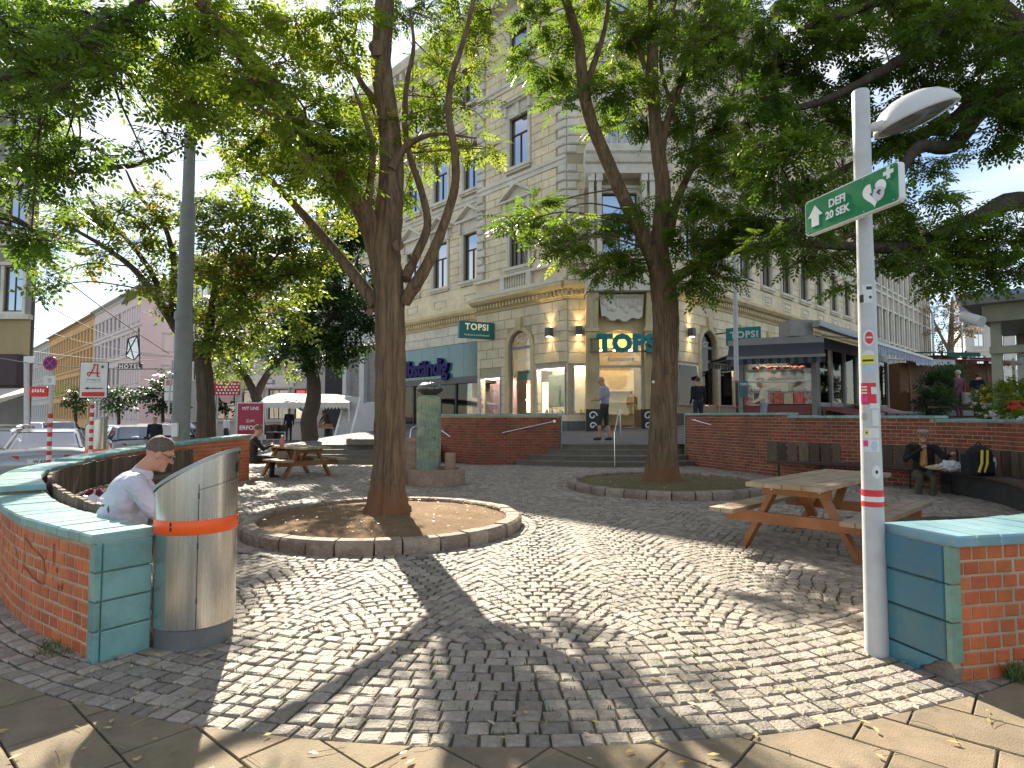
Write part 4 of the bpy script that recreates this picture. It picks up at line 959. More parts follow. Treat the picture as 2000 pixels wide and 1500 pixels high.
b = MB(); b.prism([(p.x, p.y) for p in co2], 0, 7.6); b.build('inner_wall', mat('shop_interior', (.42, .38, .30), (.36, .32, .25), rough=.9), bld)
b = MB(); b.prism([(p.x, p.y) for p in co], 21.62, 22.0); b.build('roof', M_dark, bld)
G0 = .3
Z1, Z2, Z3 = 8.40, 13.15, 17.75
fl = [(Z1, 1.25, 2.45), (Z2, 1.25, 2.4), (Z3, 1.2, 2.0)]
sty = ['pediment', 'hood', 'plain']
def upper(F, a0, a1, cols, singles=False, dressed=True, len_=.95):
    holes = [(a, w, z, z+h, False) for a in cols for z, w, h in fl]
    wall_part(F, a0, a1, 7.15, 21.2, holes, m=M_jnt)
    marg = [(a, w+.36+ (.55 if s == 'pediment' else .4), z-.28, z+h+(1.52 if s == 'pediment' else .82 if s == 'hood' else .32), False) for a in cols for (z, w, h), s in zip(fl, sty)]
    marg2 = [(a, w+.34, z-.28, z+h+.2, False) for a in cols for z, w, h in fl]
    for za, zb in ((8.1, 12.35), (12.75, 17.0), (17.35, 20.5)): ashlar(F, a0+(.62 if dressed else 0), a1-(.62 if dressed else 0), za, zb, .40, len_, marg2, marg=.03)
    for a in cols:
        for (z, w, h), s in zip(fl, sty): window(F, a, z, w, h, s)
    for za, zb, o in ((12.36, 12.74, .12), (17.02, 17.34, .14)): profile_band(F, a0, a1, [(-.02, za), (o*.5, za), (o*.5, (za+zb)/2), (o, (za+zb)/2+.04), (o, zb), (-.02, zb)], M_creamg, 'string_course')
    if dressed:
        for s in (a0, a1-.6):
            for za, zb in ((8.1, 12.35), (12.75, 17.0), (17.35, 20.5)):
                n = round((zb-za)/.40)
                for k in range(n):
                    w = .60 if k % 2 else .46; x0 = s if s == a0 else s+.6-w; b = MB(); b.cham(F, x0, x0+w, za+k*(zb-za)/n+.02, za+(k+1)*(zb-za)/n-.02, -.01, .13, .05); b.build('quoin_stone', M_creamg, bld)
    # main eaves
    profile_band(F, a0, a1, [(0, 20.5), (.10, 20.5), (.12, 20.9), (.35, 21.05), (.40, 21.3), (.85, 21.4), (.95, 21.75), (.95, 21.9), (0, 21.95)], M_creamg, 'eaves_cornice')
    x = a0+.3
    b = MB()
    while x < a1-.3: b.fbox(F, x-.12, x+.12, .10, .78, 20.95, 21.36); x += .62
    b.build('eaves_brackets', M_creamg, bld, kind='stuff')
def first_cornice(F, a0, a1, out=.55, z=6.45):
    profile_band(F, a0, a1, [(0, z), (.05, z), (.08, z+.10), (.16, z+.14), (.17, z+.34), (out*.75, z+.40), (out, z+.52), (out, z+.66), (out*.6, z+.72), (0, z+.74)], M_yel, 'cornice')
    b = MB(); x = a0+.12
    while x < a1-.1: b.fbox(F, x-.055, x+.055, .16, .30, z+.16, z+.335); x += .22
    b.build('dentils', M_yel, bld, kind='stuff')
# ---- left bay
upper(FLb, 0, LENB, [3.0], len_=.9)
H = [(2.95, 1.50, 1.53, 5.35, True)]
gh = H + [(1.0, 1.75, 1.53, 3.55, False), (5.0, 1.5, 1.2, 3.3, False)]
wall_part(FLb, 0, LENB, -.2, 6.45, gh, m=M_jnt)
ashlar(FLb, .0, LENB, 1.53, 6.42, .44, .88, [(2.95, 1.5, 1.2, 5.35, True), (1.0, 1.75, 1.2, 3.55, False), (5.0, 1.5, 1.2, 3.3, False)], single=True, marg=.02, archpad=.19)
band(FLb, 0, LENB, -.2, 1.22, .05, M_plinth, 'plinth'); band(FLb, 0, LENB, 1.225, 1.50, .035, M_cream, 'plinth_course')
first_cornice(FLb, -.05, LENB+.1)
# balustrade panel band under the first floor windows
def parapet(F, a0, a1, spots, z0=7.2, z1=8.05):
    band(F, a0, a1, z0, z0+.16, .30, M_creamg, 'parapet_base'); band(F, a0, a1, z1-.13, z1, .30, M_creamg, 'parapet_rail')
    band(F, a0, a1, z0+.161, z1-.131, .10, M_cream, 'parapet_panel')
    for a, w in spots:
        for e in (-1, 1): b = MB(); b.fbox(F, a+e*(w/2+.14)-.14, a+e*(w/2+.14)+.14, .05, .295, z0+.165, z1-.135); b.build('pedestal', M_creamg, bld)
        n = int(w/.16)
        for i in range(n): 
            x = a-w/2+(i+.5)*w/n; c = fp(F, x, .20, 0); b = MB(); h = z1-z0-.30; b.lathe([(.05, z0+.163), (.035, z0+.163+h*.12), (.062, z0+.163+h*.35), (.03, z0+.163+h*.75), (.05, z1-.132)], c=(c.x, c.y, 0), n=8); b.build('baluster', M_creamg, bld, smooth=True)
parapet(FLb, 0, LENB, [(3.0, 1.5)])
# ---- left wing (set back)
wc = [6.84+2.67*k for k in range(5)]
upper(FLw, LENB, LENW, wc, dressed=False)
first_cornice(FLw, LENB, LENW, .45, 6.2)
band(FLw, LENB, LENW, 6.95, 8.1, .03, M_cream, 'frieze')
for a in wc:
    b = MB()
    for x0, x1, z0, z1 in ((a-.55, a+.55, 7.28, 7.34), (a-.55, a+.55, 7.66, 7.72), (a-.55, a-.49, 7.34, 7.66), (a+.49, a+.55, 7.34, 7.66), (a-.1, a+.1, 7.20, 7.27)): b.fbox(FLw, x0, x1, .03, .07, z0, z1)
    b.build('panel_frame', M_creamg, bld)
# shop front with glass fascia, ground floor of the wing
wall_part(FLw, LENB, LENW, 5.15, 6.2, [], m=M_jnt); ashlar(FLw, LENB, LENW, 5.2, 6.18, .49, 1.1, [], single=True, m=M_creamg)
M_fascia = mat('glass_fascia', (.10, .20, .21), (.075, .16, .17), rough=.12, scale=.8, spec=.8)
x = LENB
while x < LENW-.1:
    b = MB(); b.fbox(FLw, x+.008, min(x+1.25, LENW)-.008, .0, .16, 3.45, 5.14); b.build('fascia_panel', M_fascia, bld); x += 1.25
band(FLw, LENB, LENW, 3.12, 3.44, .20, mat('fascia_metal', (.12, .12, .125), rough=.5), 'shop_lintel', o0=-2.4)
band(FLw, LENB, LENW, -.2, .98, .03, M_plinth, 'plinth', o0=-.3)
x = LENB+.1
while x < LENW-1:
    b = MB()
    for p, q in ((x, x+.07), (x+1.88, x+1.95)): b.fbox(FLw, p, q, -.06, .06, .98, 3.12)
    b.build('shopfront_post', M_black, bld); b = MB(); b.fbox(FLw, x+.07, x+1.88, -.015, .0, .98, 3.12); b.build('shopfront_glass', M_shopglass, bld); x += 1.95
for k, c in enumerate(((.52, .42, .35), (.30, .36, .35), (.50, .45, .30), (.25, .30, .28))):
    b = MB(); b.fbox(FLw, LENB+.4+k*1.9, LENB+1.9+k*1.9, -1.0, -.9, 1.1, 2.7); b.build('display_panel', mat('display_panel%s' % 'abcd'[k], c, tuple(x*.6 for x in c), rough=.6, scale=2.5), bld)
# blue shop lettering
M_blet = mat('blue_letters', (.008, .008, .11), (.006, .006, .09), rough=.5, spec=.2)
LMf = fM(FLw, 10.75, .22, 4.05)
def face_text(s, size, F, a, o, z, m, parent, name='lettering', **k):
    n = Vector((F[2].x, F[2].y, 0)); x = Vector((-n.y, n.x, 0)); M = frameM(fp(F, a, o, z), x, Vector((0, 0, 1)))
    return text(s, size, M, m, parent, name, **k)
sgn = thing('shop_lettering', 'dark blue raised lettering on the glass fascia behind the nearest trunk', 'sign', fp(FLw, 10, .2, 3.6))
face_text('selbständig', 1.25, FLw, 10.9, .26, 4.02, M_blet, sgn, depth=.09, bold=.035, spacing=.92)
# ---- chamfered corner with the entrance
a0, a1 = 0, P2.x-P1.x
DW = 1.95; DC = a1/2-.0
dh = [(DC, DW, .6, 6.45, False)]
wall_part(FC_, 0, a1, -.2, 6.45, dh+[(.58, .72, 1.53, 3.6, False), (a1-.58, .72, 1.53, 3.6, False)], m=M_jnt)
ashlar(FC_, 0, .98, 3.65, 6.42, .44, .98, [], single=True); ashlar(FC_, a1-.98, a1, 3.65, 6.42, .44, .98, [], single=True)
band(FC_, 0, 1.0, -.2, 1.22, .05, M_plinth, 'plinth'); band(FC_, a1-1.0, a1, -.2, 1.22, .05, M_plinth, 'plinth'); band(FC_, 0, 1.0, 1.225, 1.5, .035, M_cream, 'plinth_course'); band(FC_, a1-1.0, a1, 1.225, 1.5, .035, M_cream, 'plinth_course')
for s in (-1, 1):                                # fluted pilasters and consoles
    x = DC+s*(DW/2+.28); b = MB(); b.fbox(FC_, x-.26, x+.26, -.05, .30, .7, 5.0)
    for k in range(5): b.fbox(FC_, x-.22+k*.10, x-.17+k*.10, .30, .33, 1.1, 4.85)
    b.build('pilaster', M_yel, bld); b = MB(); b.fbox(FC_, x-.32, x+.32, -.05, .36, .45, .695); b.build('pilaster_base', M_plinth, bld)
    b = MB(); b.fbox(FC_, x-.30, x+.30, -.05, .38, 5.002, 5.16); b.build('capital', M_yel, bld)
    prof = [(.0, 5.17), (.34, 5.17)]+[(.34+.10*math.sin(t)+.35*(t/math.pi)**2, 5.2+t*.42) for t in [math.pi*i/10 for i in range(1, 11)]]+[(.62, 6.62), (0, 6.62)]
    profile_band(FC_, x-.25, x-.06, prof, M_yel, 'console'); profile_band(FC_, x+.06, x+.25, prof, M_yel, 'console'); profile_band(FC_, x-.058, x+.058, [(o*.93, z) for o, z in prof], M_creamg, 'console_fillet')
# segmental door arch
b = MB(); n = 16; pts = [(DC+DW/2*(-1+2*i/n), 4.75+.36*math.sin(math.pi*i/n)) for i in range(n+1)]
b.fprism(FC_, pts+[(DC+DW/2, 5.16), (DC-DW/2, 5.16)], -.25, .02); b.build('door_arch', M_yel, bld)
b = MB(); b.fprism(FC_, [(p[0], p[1]) for p in pts]+[(DC+(p[0]-DC)*1.0, p[1]+.13) for p in reversed(pts)], .0, .09); b.build('arch_moulding', M_yel, bld)
wall_part(FC_, DC-DW/2, DC+DW/2, 5.16, 6.45, [], 'wall', M_yel)
# carved panel under the balcony
b = MB(); prof = []
for i in range(25):
    t = i/24; x = DC-.85+1.7*t; prof.append((x, 5.62+.06*math.sin(t*math.pi*6)-.18*math.sin(t*math.pi)))
b.fprism(FC_, prof+[(DC+.95, 6.55), (DC-.95, 6.55)], .0, .42)
for i in range(9): x = DC-.72+.18*i; c = fp(FC_, x, .43, 6.05+.14*math.cos(i*1.9)); b.ell(c, (.12, .06, .13+.05*(i % 2)), 8, 6)
for i in range(14): x = DC-.80+.123*i; c = fp(FC_, x, .43, 6.42); b.ell(c, (.05, .05, .06), 6, 5)
b.build('carved_panel', M_creamg, bld, smooth=False)
# entrance door: glazed, framed
dr = MB()
for x0, x1, z0, z1 in ((DC-DW/2, DC-DW/2+.09, .6, 4.8), (DC+DW/2-.09, DC+DW/2, .6, 4.8), (DC-DW/2+.09, DC+DW/2-.09, 3.50, 3.60), (DC-DW/2+.09, DC+DW/2-.09, .6, .75)): dr.fbox(FC_, x0, x1, -.2, -.1, z0, z1)
dr = dr.build('door', M_framew, bld); b = MB(); b.fbox(FC_, DC-DW/2+.09, DC+DW/2-.09, -.16, -.15, .75, 5.1); b.build('door_glass', M_shopglass, dr)
b = MB(); b.fbox(FC_, DC-DW/2, DC+DW/2, -.5, .5, .55, .78); b.build('threshold', M_conc, bld)
M_warm = emit('warm_shop_light', (1, .70, .36), 8.0); M_pale = emit('pale_shop_light', (1, .9, .72), 9)
b = MB(); b.fbox(FC_, DC-.9, DC+.9, -1.9, -1.8, .85, 3.5); b.build('interior_wall', mat('shop_back_wall', (.75, .66, .48), (.68, .58, .40), rough=.7), bld)
for k in range(4): b = MB(); b.fbox(FC_, DC-.8, DC+.8, -1.8, -1.45, 1.0+k*.5, 1.04+k*.5); b.build('shelf', mat('shelf_wood', (.3, .18, .09), rough=.6), bld)
for k in range(3): b = MB(); b.fbox(FC_, DC-.7+k*.6, DC-.45+k*.6, -1.4, -.9, 4.3, 4.38); b.build('ceiling_lamp', M_warm, bld)
b = MB(); b.fbox(FC_, DC-.86, DC+.86, -.9, -.85, 4.45, 5.05); b.build('warm_panel', emit('warm_glow_panel', (1, .55, .12), 1.0), bld)
text('Kosmetik', .30, frameM(fp(FC_, DC+.05, -.13, 3.85), (1, 0, 0), (0, 0, 1)), mat('window_film', (.75, .78, .74), rough=.6), dr, 'window_lettering', depth=.002, bold=.004)
# arched ground floor windows: shared builder
def arched(F, a, w, z0, ztop, trim=M_yel, lit=True):
    zs = ztop-w/2; o = MB(); n = 14; r0, r1 = w/2, w/2+.20
    ring = [(a-r0, z0), *[(a-r0*math.cos(math.pi*i/n), zs+r0*math.sin(math.pi*i/n)) for i in range(n+1)], (a+r0, z0)]
    ring2 = [(a-r1, z0), *[(a-r1*math.cos(math.pi*i/n), zs+r1*math.sin(math.pi*i/n)) for i in range(n+1)], (a+r1, z0)]
    vs = [fp(F, x, .0, z) for x, z in ring]+[fp(F, x, .09, z) for x, z in ring]+[fp(F, x, .09, z) for x, z in ring2]+[fp(F, x, -.0, z) for x, z in ring2]; m = len(ring)
    o.add(vs, [(k*m+i, k*m+i+1, (k+1)*m+i+1, (k+1)*m+i) for k in range(3) for i in range(m-1)]); W = o.build('arched_window', trim, bld, clean=False)
    b = MB(); b.fprism(F, [(a-.16, ztop+.02), (a+.16, ztop+.02), (a+.21, ztop+.62), (a-.21, ztop+.62)], .0, .17); b.build('keystone', trim, W)
    b = MB(); t = .05; mm = [fp(F, x, -.2, z) for x, z in ring]; rr = [(a-r0+t, z0+t), *[(a-(r0-t)*math.cos(math.pi*i/n), zs+(r0-t)*math.sin(math.pi*i/n)) for i in range(n+1)], (a+r0-t, z0+t)]
    b.add([fp(F, x, -.12, z) for x, z in ring]+[fp(F, x, -.12, z) for x, z in rr]+[fp(F, x, -.18, z) for x, z in rr], [(k*m+i, k*m+i+1, (k+1)*m+i+1, (k+1)*m+i) for k in range(2) for i in range(m-1)])
    b.fbox(F, a-r0+t, a+r0-t, -.18, -.11, zs-.06, zs+.06); b.build('frame', mat('steel_frame', (.25, .26, .26), rough=.5), W)
    b = MB(); b.fprism(F, rr, -.16, -.15); b.build('pane', M_shopglass, W)
    return W
wa = arched(FLb, 2.95, 1.5, 1.53, 5.35)
M_tealsign = mat('teal_sign', (.0, .17, .16), (.0, .15, .14), rough=.4)
face_text('HOT', .34, FLb, 2.95, -.145, 4.95, mat('window_film', (.75, .78, .74)), wa, 'window_lettering', depth=.002); face_text('Doppelt', .22, FLb, 2.9, -.145, 4.0, mat('window_film', (.75, .78, .74)), wa, 'window_lettering', depth=.002)
b = MB(); b.fbox(FLb, 2.3, 3.6, -.5, -.45, 3.1, 3.55); b.build('hanging_sign', M_tealsign, wa)
def display(F, a, w, z0, z1, cols, lampz=None, back=-1.0, poster=None):
    """lit show window: box with floor, back, shelves with goods, glass and frame"""
    W = MB()
    for x0, x1, q0, q1 in ((a-w/2, a-w/2+.05, z0, z1), (a+w/2-.05, a+w/2, z0, z1), (a-w/2+.05, a+w/2-.05, z0, z0+.05), (a-w/2+.05, a+w/2-.05, z1-.05, z1)): W.fbox(F, x0, x1, -.04, .055, q0, q1)
    W = W.build('show_window', mat('alu_frame', (.5, .5, .5), rough=.35, metal=.6), bld)
    b = MB(); b.fbox(F, a-w/2+.05, a+w/2-.05, .02, .028, z0+.05, z1-.05); b.build('pane', M_shopglass, W)
    b = MB(); b.fbox(F, a-w/2, a+w/2, back-.05, back, z0, z1); b.build('back_panel', mat('display_back_%d' % int(a*10+z0), cols[0], cols[1], rough=.6, scale=2.2), W)
    b = MB(); b.fbox(F, a-w/2, a+w/2, back, -.06, z0-.06, z0); b.build('display_floor', M_framew, W)
    b = MB(); b.fbox(F, a-w/2+.1, a+w/2-.1, -.75, -.15, z1-.06, z1-.02); b.build('lamp', M_pale, W)
    for k in range(int(w/.2)):
        x = a-w/2+.15+k*.2; h = random.uniform(.08, .3); b = MB(); c = fp(F, x, random.uniform(-.6, -.2), 0); r = random.uniform(.03, .06)
        b.lathe([(r, z0), (r, z0+h*.7), (r*.4, z0+h*.8), (r*.4, z0+h)], c=(c.x, c.y, 0), n=8); b.build('bottle', mat('goods_'+'abcdef'[k % 6], [(.6, .1, .1), (.7, .5, .1), (.1, .3, .35), (.65, .6, .55), (.5, .15, .3), (.1, .1, .12)][k % 6], rough=.3), W)
    if poster:
        b = MB(); b.fbox(F, a-w*.3, a+w*.25, -.30, -.28, z0+.3, z1-.3); b.build('poster', mat('poster_%d' % int(a*10), poster[0], poster[1], rough=.5, scale=3.2, c3=poster[2]), W)
    return W
display(FLb, 1.0, 1.75, 1.53, 3.55, ((.62, .52, .33), (.40, .42, .22)), poster=((.32, .36, .20), (.45, .42, .3), (.20, .28, .25)))
display(FLb, 5.0, 1.5, 1.2, 3.3, ((.55, .33, .36), (.62, .45, .45)), poster=((.6, .38, .42), (.55, .3, .36), (.65, .5, .45)))
display(FC_, .58, .72, 1.53, 3.6, ((.75, .68, .5), (.68, .6, .42)), back=-.6); display(FC_, a1-.58, .72, 1.53, 3.6, ((.75, .68, .5), (.68, .6, .42)), back=-.6)
for k in range(3): b = MB(); c = fp(FLb, 2.5+.4*k, -.8, 2.2+.5*(k % 2)); b.ell(c, (.06, .06, .06), 8, 6); b.build('lamp_bulb', M_warm, wa)
b = MB(); b.fbox(FLb, 2.55, 3.3, -.9, -.8, 2.95, 3.12); b.build('lit_sign', emit('red_lit_sign', (1, .22, .08), 1.2), wa)
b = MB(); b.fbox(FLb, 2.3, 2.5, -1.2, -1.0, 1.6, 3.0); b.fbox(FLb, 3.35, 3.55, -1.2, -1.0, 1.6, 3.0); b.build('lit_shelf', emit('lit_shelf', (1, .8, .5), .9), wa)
# upper corner: set-back wall, loggia, balcony
Fc2 = (P1+Vector((0, .0)), uC, nC)
holes = [(DC, 1.5, 8.4, 11.0, False), (DC, 1.5, 13.2, 16.0, False), (DC, 1.5, 17.75, 19.9, False)]
wall_part(Fc2, 0, a1, 6.45, 21.2, holes, m=M_jnt)
ashlar(Fc2, .0, a1, 8.1, 12.3, .40, .9, [(DC, 3.0, 7, 12.6, False)]); ashlar(Fc2, 0, a1, 12.75, 20.5, .40, .9, [(DC, 2.2, 12.7, 16.6, False), (DC, 1.9, 17.5, 20.2, False)])
for z, s, h in ((8.4, 'plain', 2.6), (13.2, 'hood', 2.8), (17.75, 'plain', 2.15)): window(Fc2, DC, z, 1.5, h, s)
first_cornice(FC_, -.2, DC-1.55); first_cornice(FC_, DC+1.55, a1+.2)
b = MB(); b.fbox(FC_, DC-1.55, DC+1.55, -.02, .85, 6.63, 7.2); b.build('balcony_base', M_creamg, bld); parapet(FC_, 0, DC-1.5, []); parapet(FC_, DC+1.5, a1, []); 
b = MB(); b.fbox(FC_, DC-1.5, DC+1.5, .5, .8, 7.205, 8.05); b.build('parapet_panel', M_cream, bld)
for s in (-1, 1):
    for q in (1.28, .95):
        x = DC+s*q; b = MB(); b.fbox(FC_, x-.13, x+.13, .42, .72, 8.06, 8.3); b.fbox(FC_, x-.10, x+.10, .46, .68, 8.301, 11.3); b.fbox(FC_, x-.14, x+.14, .40, .74, 11.301, 11.6); b.build('column', M_creamg, bld)
profile_band(FC_, DC-1.55, DC+1.55, [(0, 11.62), (.74, 11.62), (.76, 12.0), (.86, 12.05), (.95, 12.35), (1.05, 12.45), (1.05, 12.65), (0, 12.68)], M_creamg, 'balcony_cornice')
for s in (-1, 1): profile_band(FC_, DC+s*1.42-.12, DC+s*1.42+.12, [(0, 11.0), (.4, 11.1), (.75, 11.5), (.8, 11.61), (0, 11.61)], M_creamg, 'bracket')
b = MB(); b.fbox(FC_, DC-1.5, DC+1.5, .66, .96, 12.69, 12.80); b.fbox(FC_, DC-1.5, DC+1.5, .66, .98, 13.48, 13.62); b.build('balustrade_rail', M_creamg, bld)
for k in range(13):
    c = fp(FC_, DC-1.35+k*.225, .81, 0); b = MB(); b.lathe([(.07, 12.80), (.05, 12.88), (.095, 13.05), (.045, 13.32), (.07, 13.478)], c=(c.x, c.y, 0), n=8); b.build('baluster', M_creamg, bld, smooth=True)
for x0 in (0, a1-.55):
    for za, zb in ((8.1, 12.3), (12.75, 17.0), (17.35, 20.5)):
        n = round((zb-za)/.40)
        for k in range(n):
            w = .55 if k % 2 else .42; xa = x0 if x0 == 0 else x0+.55-w; b = MB(); b.cham(FC_, xa, xa+w, za+k*(zb-za)/n+.02, za+(k+1)*(zb-za)/n-.02, -.01, .12, .05); b.build('quoin_stone', M_creamg, bld)
profile_band(Fc2, 0, a1, [(0, 20.5), (.10, 20.5), (.12, 20.9), (.35, 21.05), (.40, 21.3), (.85, 21.4), (.95, 21.75), (.95, 21.9), (0, 21.95)], M_creamg, 'eaves_cornice')
profile_band(Fc2, 0, a1, [(-.02, 17.02), (.07, 17.02), (.14, 17.2), (.14, 17.34), (-.02, 17.34)], M_creamg, 'string_course')
# ---- right facade
rc = [1.6+2.75*k for k in range(10)]
upper(FR_, 0, LENR, rc, dressed=False)
first_cornice(FR_, -.1, LENR); band(FR_, 0, LENR, 7.2, 8.08, .04, M_cream, 'frieze')
for a in rc:
    b = MB()
    for x0, x1, z0, z1 in ((a-.6, a+.6, 7.40, 7.46), (a-.6, a+.6, 7.84, 7.90), (a-.6, a-.54, 7.46, 7.84), (a+.54, a+.6, 7.46, 7.84), (a-.35, a+.35, 7.56, 7.74)): b.fbox(FR_, x0, x1, .04, .085, z0, z1)
    b.build('panel_frame', M_creamg, bld)
ra = [3.1+3.35*k for k in range(8)]
gh = [(a, 1.5, 1.9, 5.35, True) for a in ra]
wall_part(FR_, 0, LENR, -.2, 6.45, gh+[(1.2, 1.8, 1.9, 3.7, False), (4.9, 1.5, 1.9, 3.8, False)], m=M_jnt)
ashlar(FR_, 0, 14, 1.6, 6.42, .44, .9, gh+[(1.2, 1.8, 1.6, 3.7, False), (4.9, 1.5, 1.6, 3.8, False)], single=True, marg=.02, archpad=.19); ashlar(FR_, 14, LENR, 3.0, 6.42, .44, .9, gh, marg=.02, archpad=.19)
band(FR_, 0, LENR, -.2, 1.55, .06, M_plinth, 'plinth')
for k, a in enumerate(ra):
    W = arched(FR_, a, 1.5, 1.9, 5.35)
    if k == 0: face_text('HOT', .34, FR_, a, -.145, 4.75, mat('window_film', (.75, .78, .74)), W, 'window_lettering', depth=.002); b = MB(); b.fbox(FR_, a-.65, a+.65, -.5, -.45, 3.2, 3.65); b.build('hanging_sign', M_tealsign, W)
W = display(FR_, 1.2, 1.8, 1.9, 3.7, ((.55, .5, .45), (.4, .35, .3)), poster=((.50, .03, .06), (.42, .03, .06), (.45, .05, .08)))
b = MB(); c = fp(FR_, 1.35, -.26, 2.75)
for q in range(1): 
    n = Vector((nR.x, nR.y, 0)); x = Vector((-n.y, n.x, 0)); Mf = frameM(c, x, Vector((0, 0, 1))); pts = [(.22*math.cos(t)*(1-.15*math.sin(t)), .34*math.sin(t)) for t in [2*math.pi*i/24 for i in range(24)]]; flat(pts, Mf, .0, .004, 'poster_face', mat('print_skin', (.72, .48, .38), (.66, .40, .30), rough=.5), W)
W = display(FR_, 4.9, 1.5, 1.9, 3.8, ((.6, .55, .5), (.4, .35, .3)), poster=((.62, .20, .10), (.6, .35, .25), (.5, .12, .06)))
# wall lamps either side of the door
def wall_lamp(F, a, z, label):
    p = fp(F, a, .12, z); r = thing('wall_lamp', label, 'lamp', p, group='box wall lamps by the shop'); b = MB(); b.fbox(F, a-.13, a+.13, .06, .30, z-.19, z+.19); b.build('housing', mat('lamp_box', (.10, .10, .10), rough=.5), r)
    b = MB(); b.fbox(F, a-.05, a+.05, .0, .06, z-.05, z+.05); b.build('bracket', M_black, r)
    for s, nm in ((1, 'glass'), (-1, 'glass')):
        b = MB(); b.fbox(F, a-.09, a+.09, .09, .27, z+s*.192-.003, z+s*.192+.003); b.build(nm, M_warm, r)
    for s in (-1, 1):
        L = bpy.data.lights.new('wall_lamp_light', 'SPOT'); L.energy = 14; L.color = (1, .72, .35); L.spot_size = math.radians(75); L.spot_blend = .6; L.shadow_soft_size = .05
        o = bpy.data.objects.new('lamp_light', L); COL.objects.link(o); o.parent = r; Mw = Matrix.Translation(fp(F, a, .19, z+s*.22)) @ (Matrix.Rotation(math.pi, 4, 'X') if s > 0 else Matrix.Identity(4)); o.matrix_basis = WM[r.name].inverted() @ Mw
wall_lamp(FLb, .95, 5.08, 'dark box wall lamp lit on the stone between the arched window and the corner')
wall_lamp(FC_, .45, 5.05, 'dark box wall lamp lit on the stone just left of the entrance portal')
wall_lamp(FR_, 1.3, 5.10, 'dark box wall lamp left of the arched window on the right facade')
# entrance lettering on rails
tp = thing('shop_lettering', 'large teal block letters mounted on rails above the corner entrance', 'sign', fp(FC_, DC, .6, 4.2))
M_tl = mat('teal_letter_face', (.0, .21, .23), (.0, .18, .20), rough=.4)
text('TOPSI', .98, frameM(fp(FC_, DC+.28, .62, 4.42), (1, 0, 0), (0, 0, 1)), M_tl, tp, 'letters', depth=.09, bold=.055, spacing=1.05)
b = MB()
for z in (4.12, 4.66): b.fbox(FC_, .85, a1-.2, .44, .50, z-.025, z+.025)
for x in (.95, a1-.4): b.fbox(FC_, x-.03, x+.03, .0, .45, 4.1, 4.7)
b.build('mounting_rails', mat('rail_metal', (.2, .2, .2), rough=.5), tp)
# hanging sign on the left bay and flat sign on the right facade
hs = thing('hanging_sign', 'teal projecting shop sign with cream letters on the left side of the corner building', 'sign', fp(FLb, 5.6, .6, 4.9))
pl = at(896, 644, 28.6); pr = at(964, 646, 29.4); d_ = Vector((pr.x-pl.x, pr.y-pl.y, 0)); Ls = d_.length; d_.normalize(); HMs = frameM((pl+pr)/2, d_, Vector((0, 0, 1)))
flat(rrect(Ls, .80, .03), HMs, -.12, .06, 'board', M_tealsign, hs); text('TOPSI', .42, HMs @ Matrix.Translation((0, .13, .065)), emit('cream_letter', (.85, .78, .52), .12), hs, depth=.008, bold=.010, spacing=1.12); text('Parfumerie und Kosmetik', .125, HMs @ Matrix.Translation((0, -.24, .065)), mat('cream_letter_small', (.8, .76, .55)), hs, depth=.006, bold=.004, shear=.2)
b = MB()
for s in (-.33, .33): b.tube([HMs @ Vector((Ls/2, s, 0)), HMs @ Vector((Ls/2+.45, s, -.1))], .025, 8)
b.build('bracket', M_black, hs)
hs = thing('hanging_sign', 'teal projecting shop sign with pale letters on the right side above the market stall', 'sign', at(1452, 657, 27))
pl = at(1418, 659, 27.6); pr = at(1486, 654, 26.9); d_ = Vector((pr.x-pl.x, pr.y-pl.y, 0)); Ls = d_.length; d_.normalize(); HMs = frameM((pl+pr)/2, d_, Vector((0, 0, 1)))
flat(rrect(Ls, .78, .03), HMs, -.12, .05, 'board', M_tealsign, hs); text('TOPSI', .40, HMs @ Matrix.Translation((.05, .05, .055)), mat('pale_letter', (.6, .68, .62)), hs, depth=.01, bold=.014, spacing=1.15)
b = MB(); b.tube([HMs @ Vector((-Ls/2, .2, 0)), HMs @ Vector((-Ls/2-.5, .2, -.3))], .03, 8); b.build('bracket', M_black, hs)
